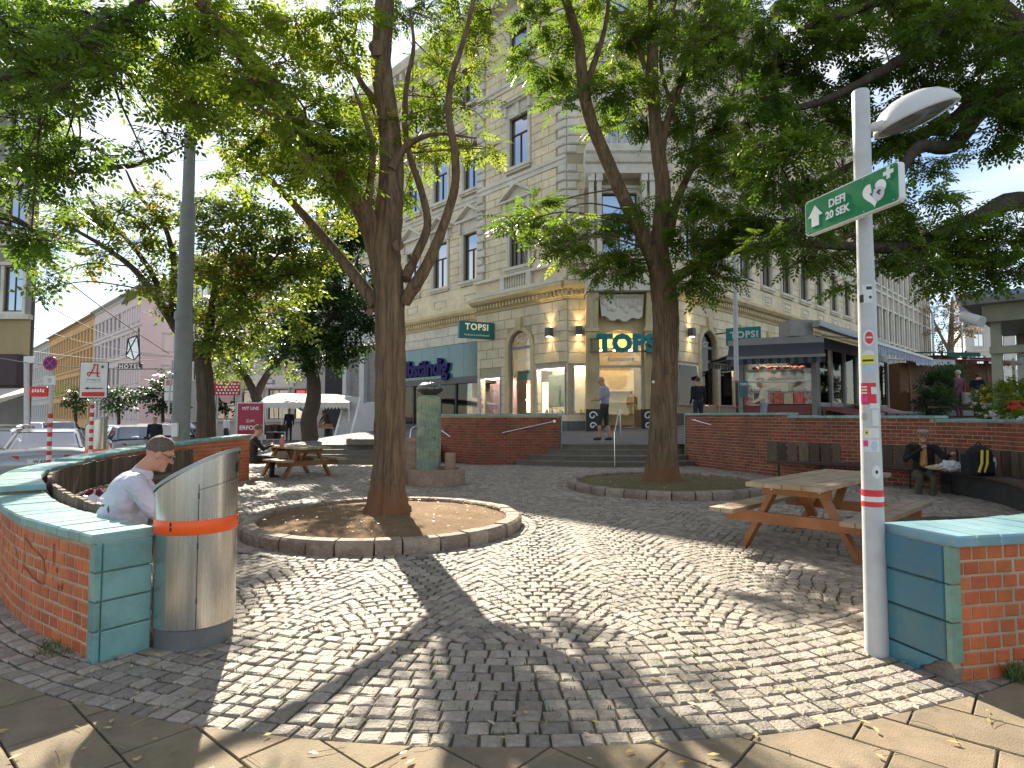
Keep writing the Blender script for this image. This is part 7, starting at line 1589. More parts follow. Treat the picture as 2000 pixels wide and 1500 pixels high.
r = thing('road_sign', 'round blue and red no stopping sign on a red and white banded post', 'sign', (p.x, p.y, -.05)); post_ringed(r, p, -.36, Z(692), .032, [(Z(y+9), Z(y), M_red if k % 2 == 0 else M_white) for k, y in enumerate(range(808, 900, 9))])
def disc(root, c, R, m, name, y0=0, y1=.012, n=36): b = MB(); b.lathe([(R, y0), (R, y1), (0, y1+.0005)], n=n, M=Matrix.Translation(c) @ Matrix.Rotation(math.pi/2, 4, 'X')); return b.build(name, m, root)
c = Vector((p.x, p.y-.045, Z(710))); disc(r, c, .122, M_red, 'disc'); disc(r, c+Vector((0, -.013, 0)), .098, mat('sign_blue', (.03, .06, .35)), 'disc_face', 0, .003)
for a in (45, -45):
    d = Vector((math.cos(math.radians(a)), 0, math.sin(math.radians(a)))); b = MB(); b.bar(c+Vector((0, -.018-.001*(a > 0), 0))-d*.095, c+Vector((0, -.018-.001*(a > 0), 0))+d*.095, .022, .004, (0, 1, 0)); b.build('cross_bar', M_red, r)
b = MB(); b.box(p.x-.10, p.x+.10, p.y-.05, p.y-.035, Z(752), Z(735)); pt = b.build('extra_plate', M_white, r); b = MB(); b.box(p.x-.03, p.x+.03, p.y-.054, p.y-.051, Z(748), Z(739)); b.build('print', M_galv, pt)
D = 11.2; p = at(178, 850, D); Z = lambda y: at(178, y, D).z
r = thing('pharmacy_sign', 'white board with a red pharmacy letter and black arrow on a banded post', 'sign', (p.x, p.y, -.05)); post_ringed(r, p, -.36, Z(720), .03, [(Z(y+8), Z(y), M_red if k % 2 == 0 else M_white) for k, y in enumerate(range(790, 900, 8))])
tl, br = at(161, 707, D), at(214, 778, D); w, h = br.x-tl.x, tl.z-br.z; cM = frameM(((tl.x+br.x)/2, p.y-.06, (tl.z+br.z)/2), (1, 0, 0), (0, 0, 1))
flat(rrect(w, h, .02), cM, -.012, .0, 'board', M_black, r); flat(rrect(w-.025, h-.025, .015), cM, .0, .003, 'face', M_white, r)
M_ink = mat('print_black', (.02, .02, .02), rough=.5)
b = MB(); B = lambda x, y: cM @ Vector((x*w, y*h, .006))
b.tube([B(.02, .42), B(-.02, .30), B(-.12, .16), B(-.17, .10), B(-.22, .14), B(-.20, .21), B(-.12, .20), B(.0, .19), B(.2, .19)], .011, 6); b.tube([B(.0, .42), B(.14, .42), B(.12, .28), B(.13, .10), B(.2, .09)], .013, 6); b.build('letter', M_red, r)
text('APOTHEKE ZUM', .036, cM @ Matrix.Translation((0, .0*h, .004)), M_ink, r, depth=.0005)
b = MB()
for k in range(9): b.add([cM @ Vector((-.15+.034*k+dx, -.075*h+dz, .0045)) for dx, dz in ((0, 0), (.022, 0), (.022, .018), (0, .018))], [(0, 1, 2, 3)])
b.build('small_print', M_galv, r); flat([(x*.045+.155, y*.05+.36*h) for x, y in ((-.5, -.5), (.5, -.5), (.5, .5), (-.5, .5))], cM @ Matrix.Translation((0, 0, .003)), 0, .002, 'green_square', mat('print_green', (.05, .2, .1)), r)
flat([(-.17, 0), (-.09, .025), (-.09, .008), (.17, .008), (.17, -.008), (-.09, -.008), (-.09, -.025)], cM @ Matrix.Translation((0, -.23*h, .003)), 0, .002, 'arrow', M_ink, r); flat(rrect(w*.8, h*.12, .004), cM @ Matrix.Translation((0, -.39*h, .003)), 0, .002, 'red_strip', M_red, r)
# street litter bin
p = at(188, 860, 13.3); bin_('smaller steel litter bin with an orange band by the street behind the wall', (p.x, p.y), .20, 1.22, 1.42, (.62, .74), detail=False)
# overhead wires
def wire(label, pts, sag=.25, r=.012):
    P = [Vector(q) for q in pts]; L = []
    for i in range(17): t = i/16; q = P[0].lerp(P[1], t); q.z -= sag*4*t*(1-t); L.append(q)
    b = MB(); b.tube(L, r, 5); b.build('overhead_wire', mat('wire', (.06, .06, .065), rough=.6), None, label=label, cat='wire', group='overhead street wires')
wire('overhead wire falling from upper left towards the pink house', [at(60, 490, 26), at(330, 690, 40)], .2, .03)
wire('overhead wire starting at the grey house edge below the longest wire', [at(52, 570, 30), at(230, 660, 60)], .3, .03)
wire('lowest overhead wire crossing in front of the orange house', [at(0, 676, 30), at(330, 700, 60)], .4, .025)
wire('thin overhead wire just above the lowest one on the left', [at(0, 620, 30), at(300, 690, 70)], .4, .02)
wire('thin wire running from the mast to the left edge above the cars', [at(350, 720, 12.7), at(-40, 690, 25)], .2, .012)

# ------------------------------------------------------------------ houses down the street on the left
M_orangeb = mat('orange_render', (.80, .47, .18), (.74, .41, .15), rough=.9, scale=.6, stain=(.4, .25, .12), stain_amt=.3, stain_scale=.3); M_pinkb = mat('pale_pink_render', (.78, .63, .60), (.72, .58, .55), rough=.9, scale=.6); M_whiteb = mat('white_render', (.58, .55, .50), (.52, .49, .45), rough=.9, scale=.6); M_greyb = mat('grey_old_render', (.30, .28, .25), (.24, .22, .2), rough=.9, scale=.8, stain=(.16, .15, .14), stain_amt=.5, stain_scale=.5); M_yelb = mat('yellow_old_render', (.42, .33, .17), (.36, .28, .14), rough=.9, scale=.8)
M_roof = mat('dark_roof', (.10, .095, .09), (.07, .068, .066), rough=.8, scale=2); M_trimw = mat('white_trim', (.6, .58, .54), (.54, .52, .48), rough=.85, scale=2)
Q = Vector((-22.6, 63.0)); uS = Vector((-.70, .714)).normalized(); nS = Vector((-uS.y, -uS.x)) ; nS = Vector((-.714, -.70)).normalized()
def rowF(px, D): p = at(px, 800, D); return (Vector((p.x, p.y)), uS, nS)
F = rowF(272, 74); far_building('town_house', 'white and pale pink corner house in the street at the left', F, 27, 17.2, M_pinkb, [1.6+2.4*k for k in range(11)], [(1.2, 2.4), (5.6, 2.3), (9.6, 2.2), (13.2, 1.8)], trim=M_trimw, z0=0, roof=(2.2, M_roof))
F2 = (F[0]+uS*27.02, uS, nS); far_building('town_house', 'orange house with rows of windows in the street at the left', F2, 42, 17.0, M_orangeb, [1.6+2.6*k for k in range(16)], [(1.2, 2.4), (5.6, 2.3), (9.6, 2.2), (13.2, 1.8)], trim=mat('ochre_trim', (.5, .36, .2), rough=.9), z0=0, roof=(2.0, M_roof))
F3 = (F[0]+uS*69.05, uS, nS); far_building('town_house', 'pale greenish house farthest down the street at the left', F3, 50, 16.5, M_whiteb, [2+3.2*k for k in range(15)], [(1.2, 2.4), (5.6, 2.3), (9.6, 2.2), (13.2, 1.8)], trim=M_trimw, z0=0, roof=(2, M_roof))
F4 = (F[0]-Vector((0, 0))+Vector((.02, -.02)), Vector((.714, .70)), Vector((.70, -.714))); far_building('town_house', 'plain pink fire wall house side right of the hotel sign', F4, 16, 16.2, mat('pink_render', (.78, .58, .58), (.72, .54, .54), rough=.9, scale=.5), [3+4.2*k for k in range(3)], [(1.2, 2.2), (5.6, 2.0), (9.6, 2.0)], trim=M_trimw, z0=0, roof=(1.5, M_roof))
# old grey house at the left edge
p = at(53, 800, 30); F5 = (Vector((p.x-16, p.y-.0)), Vector((1, 0)), Vector((0, -1))); hb = far_building('town_house', 'old grey and yellow house at the left edge with a dark awning', F5, 16, 18.5, M_greyb, [15.1-1.9*k for k in range(8)], [(6.6, 2.2), (10.6, 2.2), (14.6, 2)], winw=.95, trim=M_creamg, z0=0, dvec=(-.85, .53))
b = MB(); b.fbox(F5, 0, 16.02, .0, .06, 3.6, 6.15); b.build('yellow_storey', M_yelb, hb); b = MB(); b.fbox(F5, 0, 16, .01, .75, 2.9, 4.4); b.build('shop_sign_board', mat('maroon_board', (.05, .025, .03), rough=.5), hb); band(F5, 0, 16.1, 6.16, 6.4, .3, M_creamg, 'cornice', hb, 0)
F6 = (Vector((p.x+.03, p.y+.05)), Vector((0, 1)), Vector((1, 0)))
aw = thing('awning', 'pale awning spread over the pavement below the old grey house', 'awning', at(70, 800, 27)); a, c = at(-60, 782, 27.8), at(96, 802, 25); b = MB(); b.add([(a.x, p.y-.8, 2.75), (p.x+1.2, p.y-.8, 2.75), (p.x+1.6, p.y-4.2, 2.05), (a.x, p.y-4.2, 2.05), (a.x, p.y-.8, 2.70), (p.x+1.2, p.y-.8, 2.70), (p.x+1.6, p.y-4.2, 1.80), (a.x, p.y-4.2, 1.80)], [(0, 1, 2, 3), (4, 7, 6, 5), (3, 2, 6, 7), (1, 5, 6, 2), (0, 3, 7, 4)]); b.build('cloth', mat('awning_cream', (.62, .58, .5), rough=.9), aw)
b = MB(); b.tube([(p.x+1.4, p.y-4, 0), (p.x+1.4, p.y-4, 2.05)], .04, 8); b.build('post', M_galv, aw)
# hotel sign and red banner, small plates
hs_ = thing('hotel_sign', 'black framed hotel lettering with a tall angular lamp frame on the pink house', 'sign', at(258, 715, 60)); tl, br = at(232, 710, 60), at(277, 722, 60)
b = MB(); M0 = frameM((tl+br)/2, (1, 0, 0), (0, 0, 1)); w, h = br.x-tl.x, tl.z-br.z; flat(rrect(w, h, .05), M0, -.1, .1, 'board', M_black, hs_); text('HOTEL', .55, M0 @ Matrix.Translation((0, 0, .11)), M_sw, hs_, depth=.01, bold=.02, spacing=1.3)
b = MB(); o = [at(x, y, 60) for x, y in ((250, 662), (268, 655), (272, 690), (262, 704), (246, 695))]
for i in range(5): b.tube([o[i], o[(i+1) % 5]], .06, 6)
b.tube([o[0], o[3]], .05, 6); b.tube([o[1], o[4]], .05, 6); b.tube([at(271, 640, 60), at(273, 710, 60)], .07, 6); b.build('lamp_frame', M_black, hs_); b = MB(); b.add([tuple(q+Vector((0, .02, 0))) for q in o], [(0, 1, 2, 3, 4)]); b.build('panel', glass('sign_glass', (.6, .65, .7), .5, .1), hs_)
sn_ = thing('banner_sign', 'small red banner with worn white print near the round sign', 'sign', at(76, 765, 26)); M0 = frameM(at(76, 765, 26), (1, 0, 0), (0, 0, 1)); flat(rrect(.75, .42, .03), M0, -.03, .03, 'board', M_red, sn_); b2 = MB()
for k in range(5): b2.add([M0 @ Vector((-.28+.11*k+dx, dz+.02*(k % 2), .034)) for dx, dz in ((0, -.02), (.085, -.04), (.07, .10), (.03, .12))], [(0, 1, 2, 3)])
b2.build('worn_print', M_sw, sn_, clean=False); b = MB(); b.tube([at(52, 700, 26.2), at(52, 850, 26.2)], .10, 10); b.build('post', M_galv, sn_)
b = MB(); M1 = frameM(at(57, 702, 26.1), (1, 0, 0), (0, 0, 1)); flat(rrect(.45, .28, .02), M1, -.02, .02, 'plate', M_white, sn_)
sn_ = thing('info_plate', 'small white and pink plate fixed beside the tall mast', 'sign', at(332, 760, 13)); M1 = frameM(at(331, 752, 12.9), (1, 0, 0), (0, 0, 1)); flat(rrect(.20, .26, .01), M1, -.01, .01, 'plate', M_white, sn_); flat(rrect(.13, .12, .005), M1 @ Matrix.Translation((0, .05, .01)), 0, .003, 'print', mat('pink_print', (.6, .25, .28)), sn_); flat(rrect(.19, .18, .01), M1 @ Matrix.Translation((0, -.24, 0)), -.01, .01, 'plate', M_white, sn_)

# ------------------------------------------------------------------ market tent and street furniture at the back left
D = 31; tn = thing('market_tent', 'white market tent with a scalloped valance at the back left', 'tent', at(600, 862, D))
def T2(x, y, d): return at(x, y, d)
c0, c1, c2, c3 = T2(505, 786, 30), T2(682, 786, 30), T2(690, 775, 34), T2(520, 775, 34); rl, rr_ = T2(545, 768, 32), T2(655, 770, 32)
M_tent = mat('tent_canvas', (.66, .63, .56), (.58, .55, .48), rough=.9, scale=3)
b = MB(); b.add([c0, c1, c2, c3, rl, rr_], [(0, 1, 5, 4), (1, 2, 5), (2, 3, 4, 5), (3, 0, 4)]); b.build('canopy', M_tent, tn, clean=False)
b = MB()
for a, c in ((c0, c1), (c1, c2)):
    n = 26
    for i in range(n):
        p0 = a.lerp(c, i/n); p1 = a.lerp(c, (i+1)/n); m = (p0+p1)/2; b.add([p0, p1, p1-Vector((0, 0, .22)), m-Vector((0, 0, .34)), p0-Vector((0, 0, .22))], [(0, 1, 2, 3, 4)])
b.build('valance', M_tent, tn, clean=False)
for q in (c0, c1, c2, c3, c0.lerp(c1, .26), c0.lerp(c1, .5)): b = MB(); b.tube([(q.x, q.y, .15), q-Vector((0, 0, .05))], .035, 8); b.build('pole', M_white, tn)
for k, (x0, x1, lab) in enumerate(((622, 657, 'wooden tray table with fruit at the right end of the market tent'), (527, 560, 'dark trading table in the middle of the market tent'))):
    a, c = at(x0, 835, 30.6), at(x1, 835, 30.6); t = thing('trestle_table', lab, 'table', (a.x, a.y, .3)); b = MB(); b.box(a.x, c.x, a.y-.4, a.y+.4, a.z-.04, a.z); b.build('top', M_woodtop if k == 0 else M_black, t)
    for x in (a.x+.05, c.x-.05):
        for y in (-.35, .35): b = MB(); b.tube([(x, a.y+y, .2), (x, a.y+y, a.z-.04)], .025, 6); b.build('leg', M_galv, t)
    bx = thing('goods_tray', 'tray of red goods on the '+('wooden tray table' if k == 0 else 'dark trading table'), 'tray', (a.x+.4, a.y, a.z)); b = MB(); b.box(a.x+.05, c.x-.1, a.y-.3, a.y+.3, a.z, a.z+.12); b.build('tray', M_wood, bx)
    b = MB()
    for i in range(40): b.ell((random.uniform(a.x+.1, c.x-.15), a.y+random.uniform(-.28, .25), a.z+.14), (.05, .05, .05), 6, 4)
    b.build('fruit', mat('red_fruit', (.45, .08, .03), (.5, .25, .05), rough=.4), bx, kind='stuff')
# leaning white board
a0_, a1_, b0_, b1_ = at(651, 862, 29.5), at(682, 864, 29.2), at(676, 773, 31), at(704, 776, 30.7)
wb = thing('leaning_board', 'long white panel leaning at a slant right of the market tent', 'board', (a0_.x, a0_.y, a0_.z)); b = MB(); dv = Vector((.03, .06, 0)); b.hexa([a0_, a1_, a1_+dv, a0_+dv, b0_, b1_, b1_+dv, b0_+dv]); b.build('panel', mat('grey_white_panel', (.42, .42, .40), rough=.6), wb)
for (p, q) in ((a0_, b0_), (a1_, b1_)): b = MB(); b.bar(p-Vector((0, .02, 0)), q-Vector((0, .02, 0)), .10, .05, (0, 1, 0)); b.build('edge_strip', M_white, wb)
# red advertising board
ad = thing('advertising_board', 'red poster board with white lettering left of the market tent', 'sign', at(490, 860, 27)); tl, br = at(463, 786, 27), at(515, 850, 27); M0 = frameM((tl+br)/2, (1, 0, 0), (0, 0, 1)); w, h = br.x-tl.x, tl.z-br.z
flat(rrect(w, h, .03), M0, -.06, .0, 'board', M_white, ad); flat(rrect(w-.08, h-.08, .02), M0, 0, .01, 'poster', mat('poster_red', (.38, .02, .05), (.30, .02, .04), rough=.5), ad)
text('MIT UNS', .19, M0 @ Matrix.Translation((0, .45, .012)), M_sw, ad, depth=.002, bold=.003); text('ZUM', .17, M0 @ Matrix.Translation((0, -.1, .012)), M_sw, ad, depth=.002); text('ERFOLG', .26, M0 @ Matrix.Translation((0, -.4, .012)), M_sw, ad, depth=.002, bold=.006)
b = MB()
for x in (-w/2+.1, w/2-.1): q = M0 @ Vector((x, -h/2, -.03)); b.tube([(q.x, q.y, 0), q], .03, 6)
b.build('leg', M_galv, ad)
# black crates stacked under the tent
for k, (x, y, d) in enumerate(((530, 850, 29), (545, 850, 29.3), (536, 835, 29.1), (551, 836, 29.4), (524, 836, 29.0))):
    p = at(x, y, d); cr = thing('crate', ['dark crate at the lower left of the stack under the tent', 'dark crate at the lower right of the stack under the tent', 'dark crate in the middle of the upper row under the tent', 'dark crate on the right of the upper row under the tent', 'dark crate on the left of the upper row under the tent'][k], 'crate', p, group='dark crates under the market tent')
    for z in range(3): b = MB(); b.box(p.x-.19, p.x+.19, p.y-.16, p.y-.14, p.z-.17+z*.11, p.z-.08+z*.11); b.build('slat', mat('crate_brown', (.06, .04, .03), rough=.9), cr)
    b = MB(); b.box(p.x-.185, p.x+.185, p.y-.135, p.y+.15, p.z-.17, p.z+.12); b.build('box', M_black, cr)
# polka-dot shop sign, small white shop sign
pd = thing('shop_sign', 'red shop sign with white polka dots left of the poster board', 'sign', at(446, 758, 40)); tl, br = at(418, 745, 40), at(468, 772, 40); M0 = frameM((tl+br)/2, (1, 0, 0), (0, 0, 1)); w, h = br.x-tl.x, tl.z-br.z; flat(rrect(w, h, .05), M0, -.1, 0, 'board', mat('polka_red', (.5, .03, .06)), pd)
for i in range(7):
    for j in range(4): M1 = M0 @ Matrix.Translation((-w/2+.2+i*(w-.3)/6.4+(.1 if j % 2 else 0), -h/2+.14+j*.2, .0)); flat([(.06*math.cos(2*math.pi*k/10), .06*math.sin(2*math.pi*k/10)) for k in range(10)], M1, 0, .01, 'dot', M_sw, pd)
disc(pd, M0 @ Vector((0, -.45, -.02)), .48, mat('pink_disc', (.65, .40, .42)), 'disc'); b = MB(); 
for x in (-.6, .6): q = M0 @ Vector((x, -h/2, -.05)); b.tube([(q.x, q.y, 0), q], .05, 6)
b.build('post', M_galv, pd)
# low shops behind the tent, white arcade house
pA = at(410, 800, 46); F7 = (Vector((pA.x, pA.y)), Vector((1, -.05)).normalized(), Vector((-.05, -1)).normalized())
sh = far_building('shop_row', 'low pale shop front with a long white sign behind the market tent', F7, 9.2, 6.6, M_whiteb, [1.2+2*k for k in range(4)], [(1.2, 2.2)], winw=1.5, z0=0, trim=M_trimw, depth=5)
M0 = frameM(fp(F7, 4.6, .1, 4.0), F7[1].to_3d(), (0, 0, 1)); flat(rrect(3.6, .9, .1), M0, 0, .06, 'sign_board', M_white, sh); text('Ca', .7, M0 @ Matrix.Translation((0, 0, .07)), M_ink, sh, depth=.005, shear=.2)
pA = at(668, 800, 38); F8 = (Vector((pA.x, pA.y)), Vector((.93, -.37)).normalized(), Vector((-.37, -.93)).normalized())
ar = thing('arcade_house', 'white house with tall arched openings behind the tree left of the corner building', 'building', fp(F8, 1.3, 0, .3)); M_arc = mat('arcade_white', (.62, .63, .65), (.55, .56, .58), rough=.8, scale=1.5)
hl = [(.75, .95, 2.2, 6.0, True), (2.05, .95, 2.2, 6.0, True)]; wall_part(F8, 0, 2.75, -.2, 8.4, hl, 'wall', M_arc, ar, .4); b = MB(); b.fbox(F8, 0, 2.75, -4, -.42, -.2, 8.3); b.build('inner_wall', mat('arcade_inner', (.34, .33, .32), rough=.9), ar); band(F8, -.1, 2.85, 8.2, 8.6, .25, M_arc, 'cornice', ar, 0)
for a in (.75, 2.05): b = MB(); b.fbox(F8, a-.47, a+.47, -.3, -.2, 2.1, 2.3); b.build('sill', M_arc, ar)
pB = at(480, 700, 60); F9 = (Vector((pB.x-6, pB.y)), Vector((1, 0)), Vector((0, -1))); far_building('town_house', 'grey house with tall windows glimpsed through the trees behind the market tent', F9, 20, 17, mat('grey_render', (.40, .39, .38), (.35, .34, .33), rough=.9, scale=.6), [1.5+2.4*k for k in range(8)], [(5, 2.2), (9, 2.2), (13, 2)], z0=0, trim=M_trimw, roof=(2, M_roof))
b = MB(); q = fp(FLw, LENW+.02, 0, 0); F10 = (Vector((q.x, q.y)), Vector((-.96, .28)).normalized(), Vector((-.28, -.96)).normalized()); far_building('shop_pavilion', 'dark entrance passage between the arcade house and the corner building', F10, 1.6, 6.9, mat('passage_dark', (.05, .05, .055), rough=.9), [], [(2, 1)], z0=0, depth=4)
# ------------------------------------------------------------------ market kiosk behind the right wall
M_kframe = mat('kiosk_grey_frame', (.30, .29, .265), (.25, .24, .22), rough=.5, scale=4); M_awnd = mat('dark_awning', (.035, .036, .042), (.028, .028, .033), rough=.85, scale=3); M_awnb = mat('blue_grey_awning', (.20, .25, .36), (.16, .20, .30), rough=.85, scale=2); M_counter = mat('red_counter', (.26, .045, .04), (.20, .035, .032), rough=.45, scale=4, stain=(.3, .12, .1), stain_amt=.3)
kz = zt(10.3, 21.2); KC = Vector((10.45, 21.0)); KL = at(1447, 800, 22.0); KL = Vector((KL.x, KL.y)); kd = (KC-KL); KW = kd.length; kd.normalize(); FKf = (KL, kd, Vector((kd.y, -kd.x))); kdir = Vector((.704, .71)).normalized(); FKs = (KC, kdir, Vector((kdir.y, -kdir.x))); KS = 9.0
kk = thing('market_kiosk', 'fruit and delicatessen market kiosk with grey frame, glass sides and dark awnings', 'kiosk', (10.3, 22, kz))
hK = 2.75
for F, L, step in ((FKf, KW, None), (FKs, KS, 1.5)):
    xs_ = [0, L] if step is None else [i*step for i in range(int(L/step)+1)]
    for x in xs_: b = MB(); b.fbox(F, x-.09, x+.09, -.16, .02, kz-.1, kz+hK); b.build('post', M_kframe, kk)
    b = MB(); b.fbox(F, 0, L, -.14, .0, kz+hK, kz+hK+.25); b.build('beam', M_kframe, kk)
    b = MB(); b.fbox(F, .09, L-.09, -.10, -.02, kz-.1, kz+(.75 if step is None else .85)); b.build('lower_panel', M_counter if step is None else M_kframe, kk)
for i in range(6): b = MB(); b.fbox(FKs, i*1.5+.09, i*1.5+1.41, -.06, -.05, kz+.85, kz+hK); b.build('glass_pane', M_shopglass, kk)
b = MB(); b.fbox(FKf, .09, KW-.09, -.06, -.05, kz+1.25, kz+hK); b.build('glass_pane', M_shopglass, kk)
cols = [(.45, .04, .03), (.05, .04, .05), (.5, .03, .03), (.42, .05, .03), (.6, .40, .10), (.5, .05, .04)]
n = 7; w = (KW-.2)/n
for i in range(n): b = MB(); b.fbox(FKf, .1+i*w+.015, .1+(i+1)*w-.015, -.015, .0, kz+.80, kz+1.18); b.build('fruit_picture', mat('fruit_print_%s' % 'abcdefg'[i], cols[i % 6], (.65, .6, .52) if i % 2 == 0 else tuple(min(1, c*2+.1) for c in cols[i % 6]), rough=.4, scale=9), kk)
b = MB(); q = [KL-FKf[2]*.12, KC-FKf[2]*.12, KC+kdir*KS-FKs[2]*.12, KL+kdir*KS]; b.prism([(p.x, p.y) for p in q], kz+hK+.25, kz+hK+.42); b.build('roof', M_kframe, kk)
b = MB(); qi = [KL+kdir*1.6, KC+kdir*1.4-FKs[2]*1.5, KC+kdir*(KS-.3)-FKs[2]*1.5, KL+kdir*(KS-.3)]; b.prism([(p.x, p.y) for p in qi], kz-.1, kz+hK); b.build('inner_wall', mat('kiosk_inside', (.20, .17, .13), (.15, .12, .09), rough=.8, scale=2), kk)
for i in range(3): b = MB(); b.fbox(FKf, .15, KW-.15, -1.2, -.25, kz+1.2+i*.40, kz+1.24+i*.40); b.build('shelf', M_white, kk)
M_meat = mat('red_goods', (.38, .03, .025), (.5, .10, .06), (.55, .4, .3), rough=.4, scale=8)
b = MB()
for i in range(3):
    for k in range(16): b.ell(fp(FKf, random.uniform(.3, KW-.3), random.uniform(-1.0, -.3), kz+1.30+i*.40), (.11, .10, .07), 8, 5)
b.build('goods', M_meat, kk, kind='stuff')
b = MB(); b.fbox(FKf, .15, KW-.15, -.30, -.26, kz+2.25, kz+2.6); b.build('red_blind', mat('red_stripe_blind', (.42, .05, .04), (.5, .45, .4), rough=.7, scale=6, stretch=(.2, .2, 6)), kk)
b = MB(); b.fbox(FKf, .3, KW-.3, -.9, -.7, kz+2.68, kz+2.72); b.build('strip_lamp', M_pale, kk)
for k in range(3): b = MB(); p = fp(FKf, .75+.35*k, -.35, kz+2.1-.12*k); b.ell(p, (.15, .12, .10), 10, 7); b.build('hanging_ware', M_white, kk)
b = MB(); b.fbox(FKs, .5, 6, -.9, -.6, kz+1.0, kz+1.9); b.build('inside_counter', mat('pale_counter', (.5, .47, .42), rough=.6), kk)
def awning(name, label, F, a0, a1, o0, z0, o1, z1, m, val=.22, stripes=None, group='kiosk awnings'):
    r = thing('awning', label, 'awning', fp(F, (a0+a1)/2, (o0+o1)/2, z1), group=group); n = 10; b = MB(); P = lambda a, o, z: fp(F, a, o, z)
    vs = []
    for i in range(n+1):
        t = i/n; vs += [P(a0, o0+(o1-o0)*t, z0+(z1-z0)*t-.05*math.sin(math.pi*t)), P(a1, o0+(o1-o0)*t, z0+(z1-z0)*t-.05*math.sin(math.pi*t))]
    b.add(vs, [(2*i, 2*i+1, 2*i+3, 2*i+2) for i in range(n)]); b.add([v-Vector((0, 0, .02)) for v in vs], [(2*i, 2*i+2, 2*i+3, 2*i+1) for i in range(n)]); b.build('cloth', m, r, smooth=True, clean=False)
    b = MB(); b.fbox(F, a0, a1, o1-.03, o1+.04, z1-.05, z1+.04); b.build('front_bar', M_galv if m is not M_awnd else M_kframe, r); b = MB(); b.fbox(F, a0-.03, a1+.03, o0-.2, o0+.04, z0-.06, z0+.16); b.build('cassette', M_kframe, r)
    k = int((a1-a0)/.13); 
    mats_ = stripes or [m, m]
    b = MB()
    for i in range(k):
        x0, x1 = a0+(a1-a0)*i/k, a0+(a1-a0)*(i+1)/k; b.cur = i % 2; wv = .02*math.sin(i*1.3)
        b.add([P(x0, o1+.015, z1-.05), P(x1, o1+.015, z1-.05), P(x1, o1+.015+wv, z1-val), P((x0+x1)/2, o1+.015+wv, z1-val-.03), P(x0, o1+.015, z1-val)], [(0, 1, 2, 3, 4)])
    b.build('valance', mats_, r, clean=False); b = MB()
    for a in (a0+.25, a1-.25): b.tube([P(a, o0, z0-.35), P(a, o0+(o1-o0)*.55, (z0+z1)/2-.16), P(a, o1, z1-.03)], .025, 6)
    b.build('folding_arm', M_kframe, r); return r
z_ = kz
awning('awning', 'dark awning with a striped valance over the fruit counter of the kiosk', FKf, -.35, KW+.2, .1, at(1500, 668, 21).z, 1.3, at(1500, 694, 19.9).z, M_awnd, stripes=[M_awnd, mat('awning_slate', (.10, .11, .16), rough=.85)])
FKl = (KL+kdir*2.4+Vector((-.05, 0)), -kdir, Vector((-kdir.y, kdir.x)))
awning('awning', 'small dark awning on the left side of the kiosk', FKl, 0, 2.3, .05, at(1445, 682, 22).z, 1.2, at(1395, 702, 22).z, M_awnd, stripes=[M_awnd, mat('awning_slate', (.10, .11, .16), rough=.85)])
awning('awning', 'long blue grey awning along the glass side of the kiosk', FKs, .0, 8.6, .1, kz+hK+.75, 1.75, kz+hK+.02, M_awnb, val=.30, stripes=[mat('awning_white', (.42, .44, .5), rough=.85), M_awnb])
b = MB(); p = KC-kd*.6+kdir*.2; b.box(p.x-.35, p.x+.45, p.y-.1, p.y+.8, kz+hK+.42, kz+hK+.98); b.build('roof_unit', M_kframe, kk)
# folded red counters in front of the glass side
for k, (a0, a1, o) in enumerate(((-.2, 2.9, .25), (3.2, 6.6, .25))):
    t = thing('market_counter', ['near red sloping sales board in front of the kiosk glass', 'far red sloping sales board in front of the kiosk glass'][k], 'counter', fp(FKs, (a0+a1)/2, .8, kz), group='red sloping counters'); zz = kz+.55+.12*k
    b = MB(); P = lambda a, o, z: fp(FKs, a, o, z); b.hexa([P(a0, .15, zz+.10), P(a1, .15, zz+.10), P(a1, 1.35, zz-.22), P(a0, 1.35, zz-.22), P(a0, .15, zz+.15), P(a1, .15, zz+.15), P(a1, 1.35, zz-.17), P(a0, 1.35, zz-.17)]); b.build('top_board', M_counter, t)
    for a in (a0+.1, (a0+a1)/2, a1-.1):
        for o_, z1_ in ((.25, zz+.07), (1.25, zz-.2)): b = MB(); b.fbox(FKs, a-.03, a+.03, o_-.03, o_+.03, kz-.15, z1_); b.build('leg', M_oldwood, t)
    b = MB(); b.fbox(FKs, a0, a1, 1.2, 1.25, kz+.05, kz+.12); b.build('rail', M_oldwood, t)
# slim post by the kiosk (street lamp pole) and teal shop plate
p = at(1439, 760, 20.2); r = thing('street_pole', 'slim grey pole with a black lower part standing left of the kiosk', 'pole', (p.x, p.y, zt(p.x, p.y))); b = MB(); b.tube([(p.x, p.y, 2.6), (p.x, p.y, at(1438, 480, 20.2).z)], .075, 12); b.build('shaft', M_galv, r, smooth=True); b = MB(); b.tube([(p.x, p.y, .7), (p.x, p.y, 2.9)], .05, 10); b.build('lower_pole', M_black, r)
for y in (748, 796): b = MB(); z = at(1439, y, 20.2).z; b.lathe([(.06, z), (.06, z+.05)], c=(p.x, p.y, 0), n=10); b.build('band', M_red, r)
p = at(1452, 760, 20.6); r = thing('shop_plate', 'small teal plate with pale letters beside the kiosk pole', 'sign', p); M0 = frameM(p, (1, 0, 0), (0, 0, 1)); flat(rrect(.28, .55, .02), M0, -.02, .02, 'board', mat('teal_plate', (.05, .16, .2), rough=.4), r); text('TOPS', .10, M0 @ Matrix.Translation((0, .16, .022)), M_sw, r, depth=.002, bold=.003)
b = MB(); b.tube([(p.x, p.y, p.z-.27), (p.x, p.y, .8)], .02, 6); b.build('stand', M_black, r)
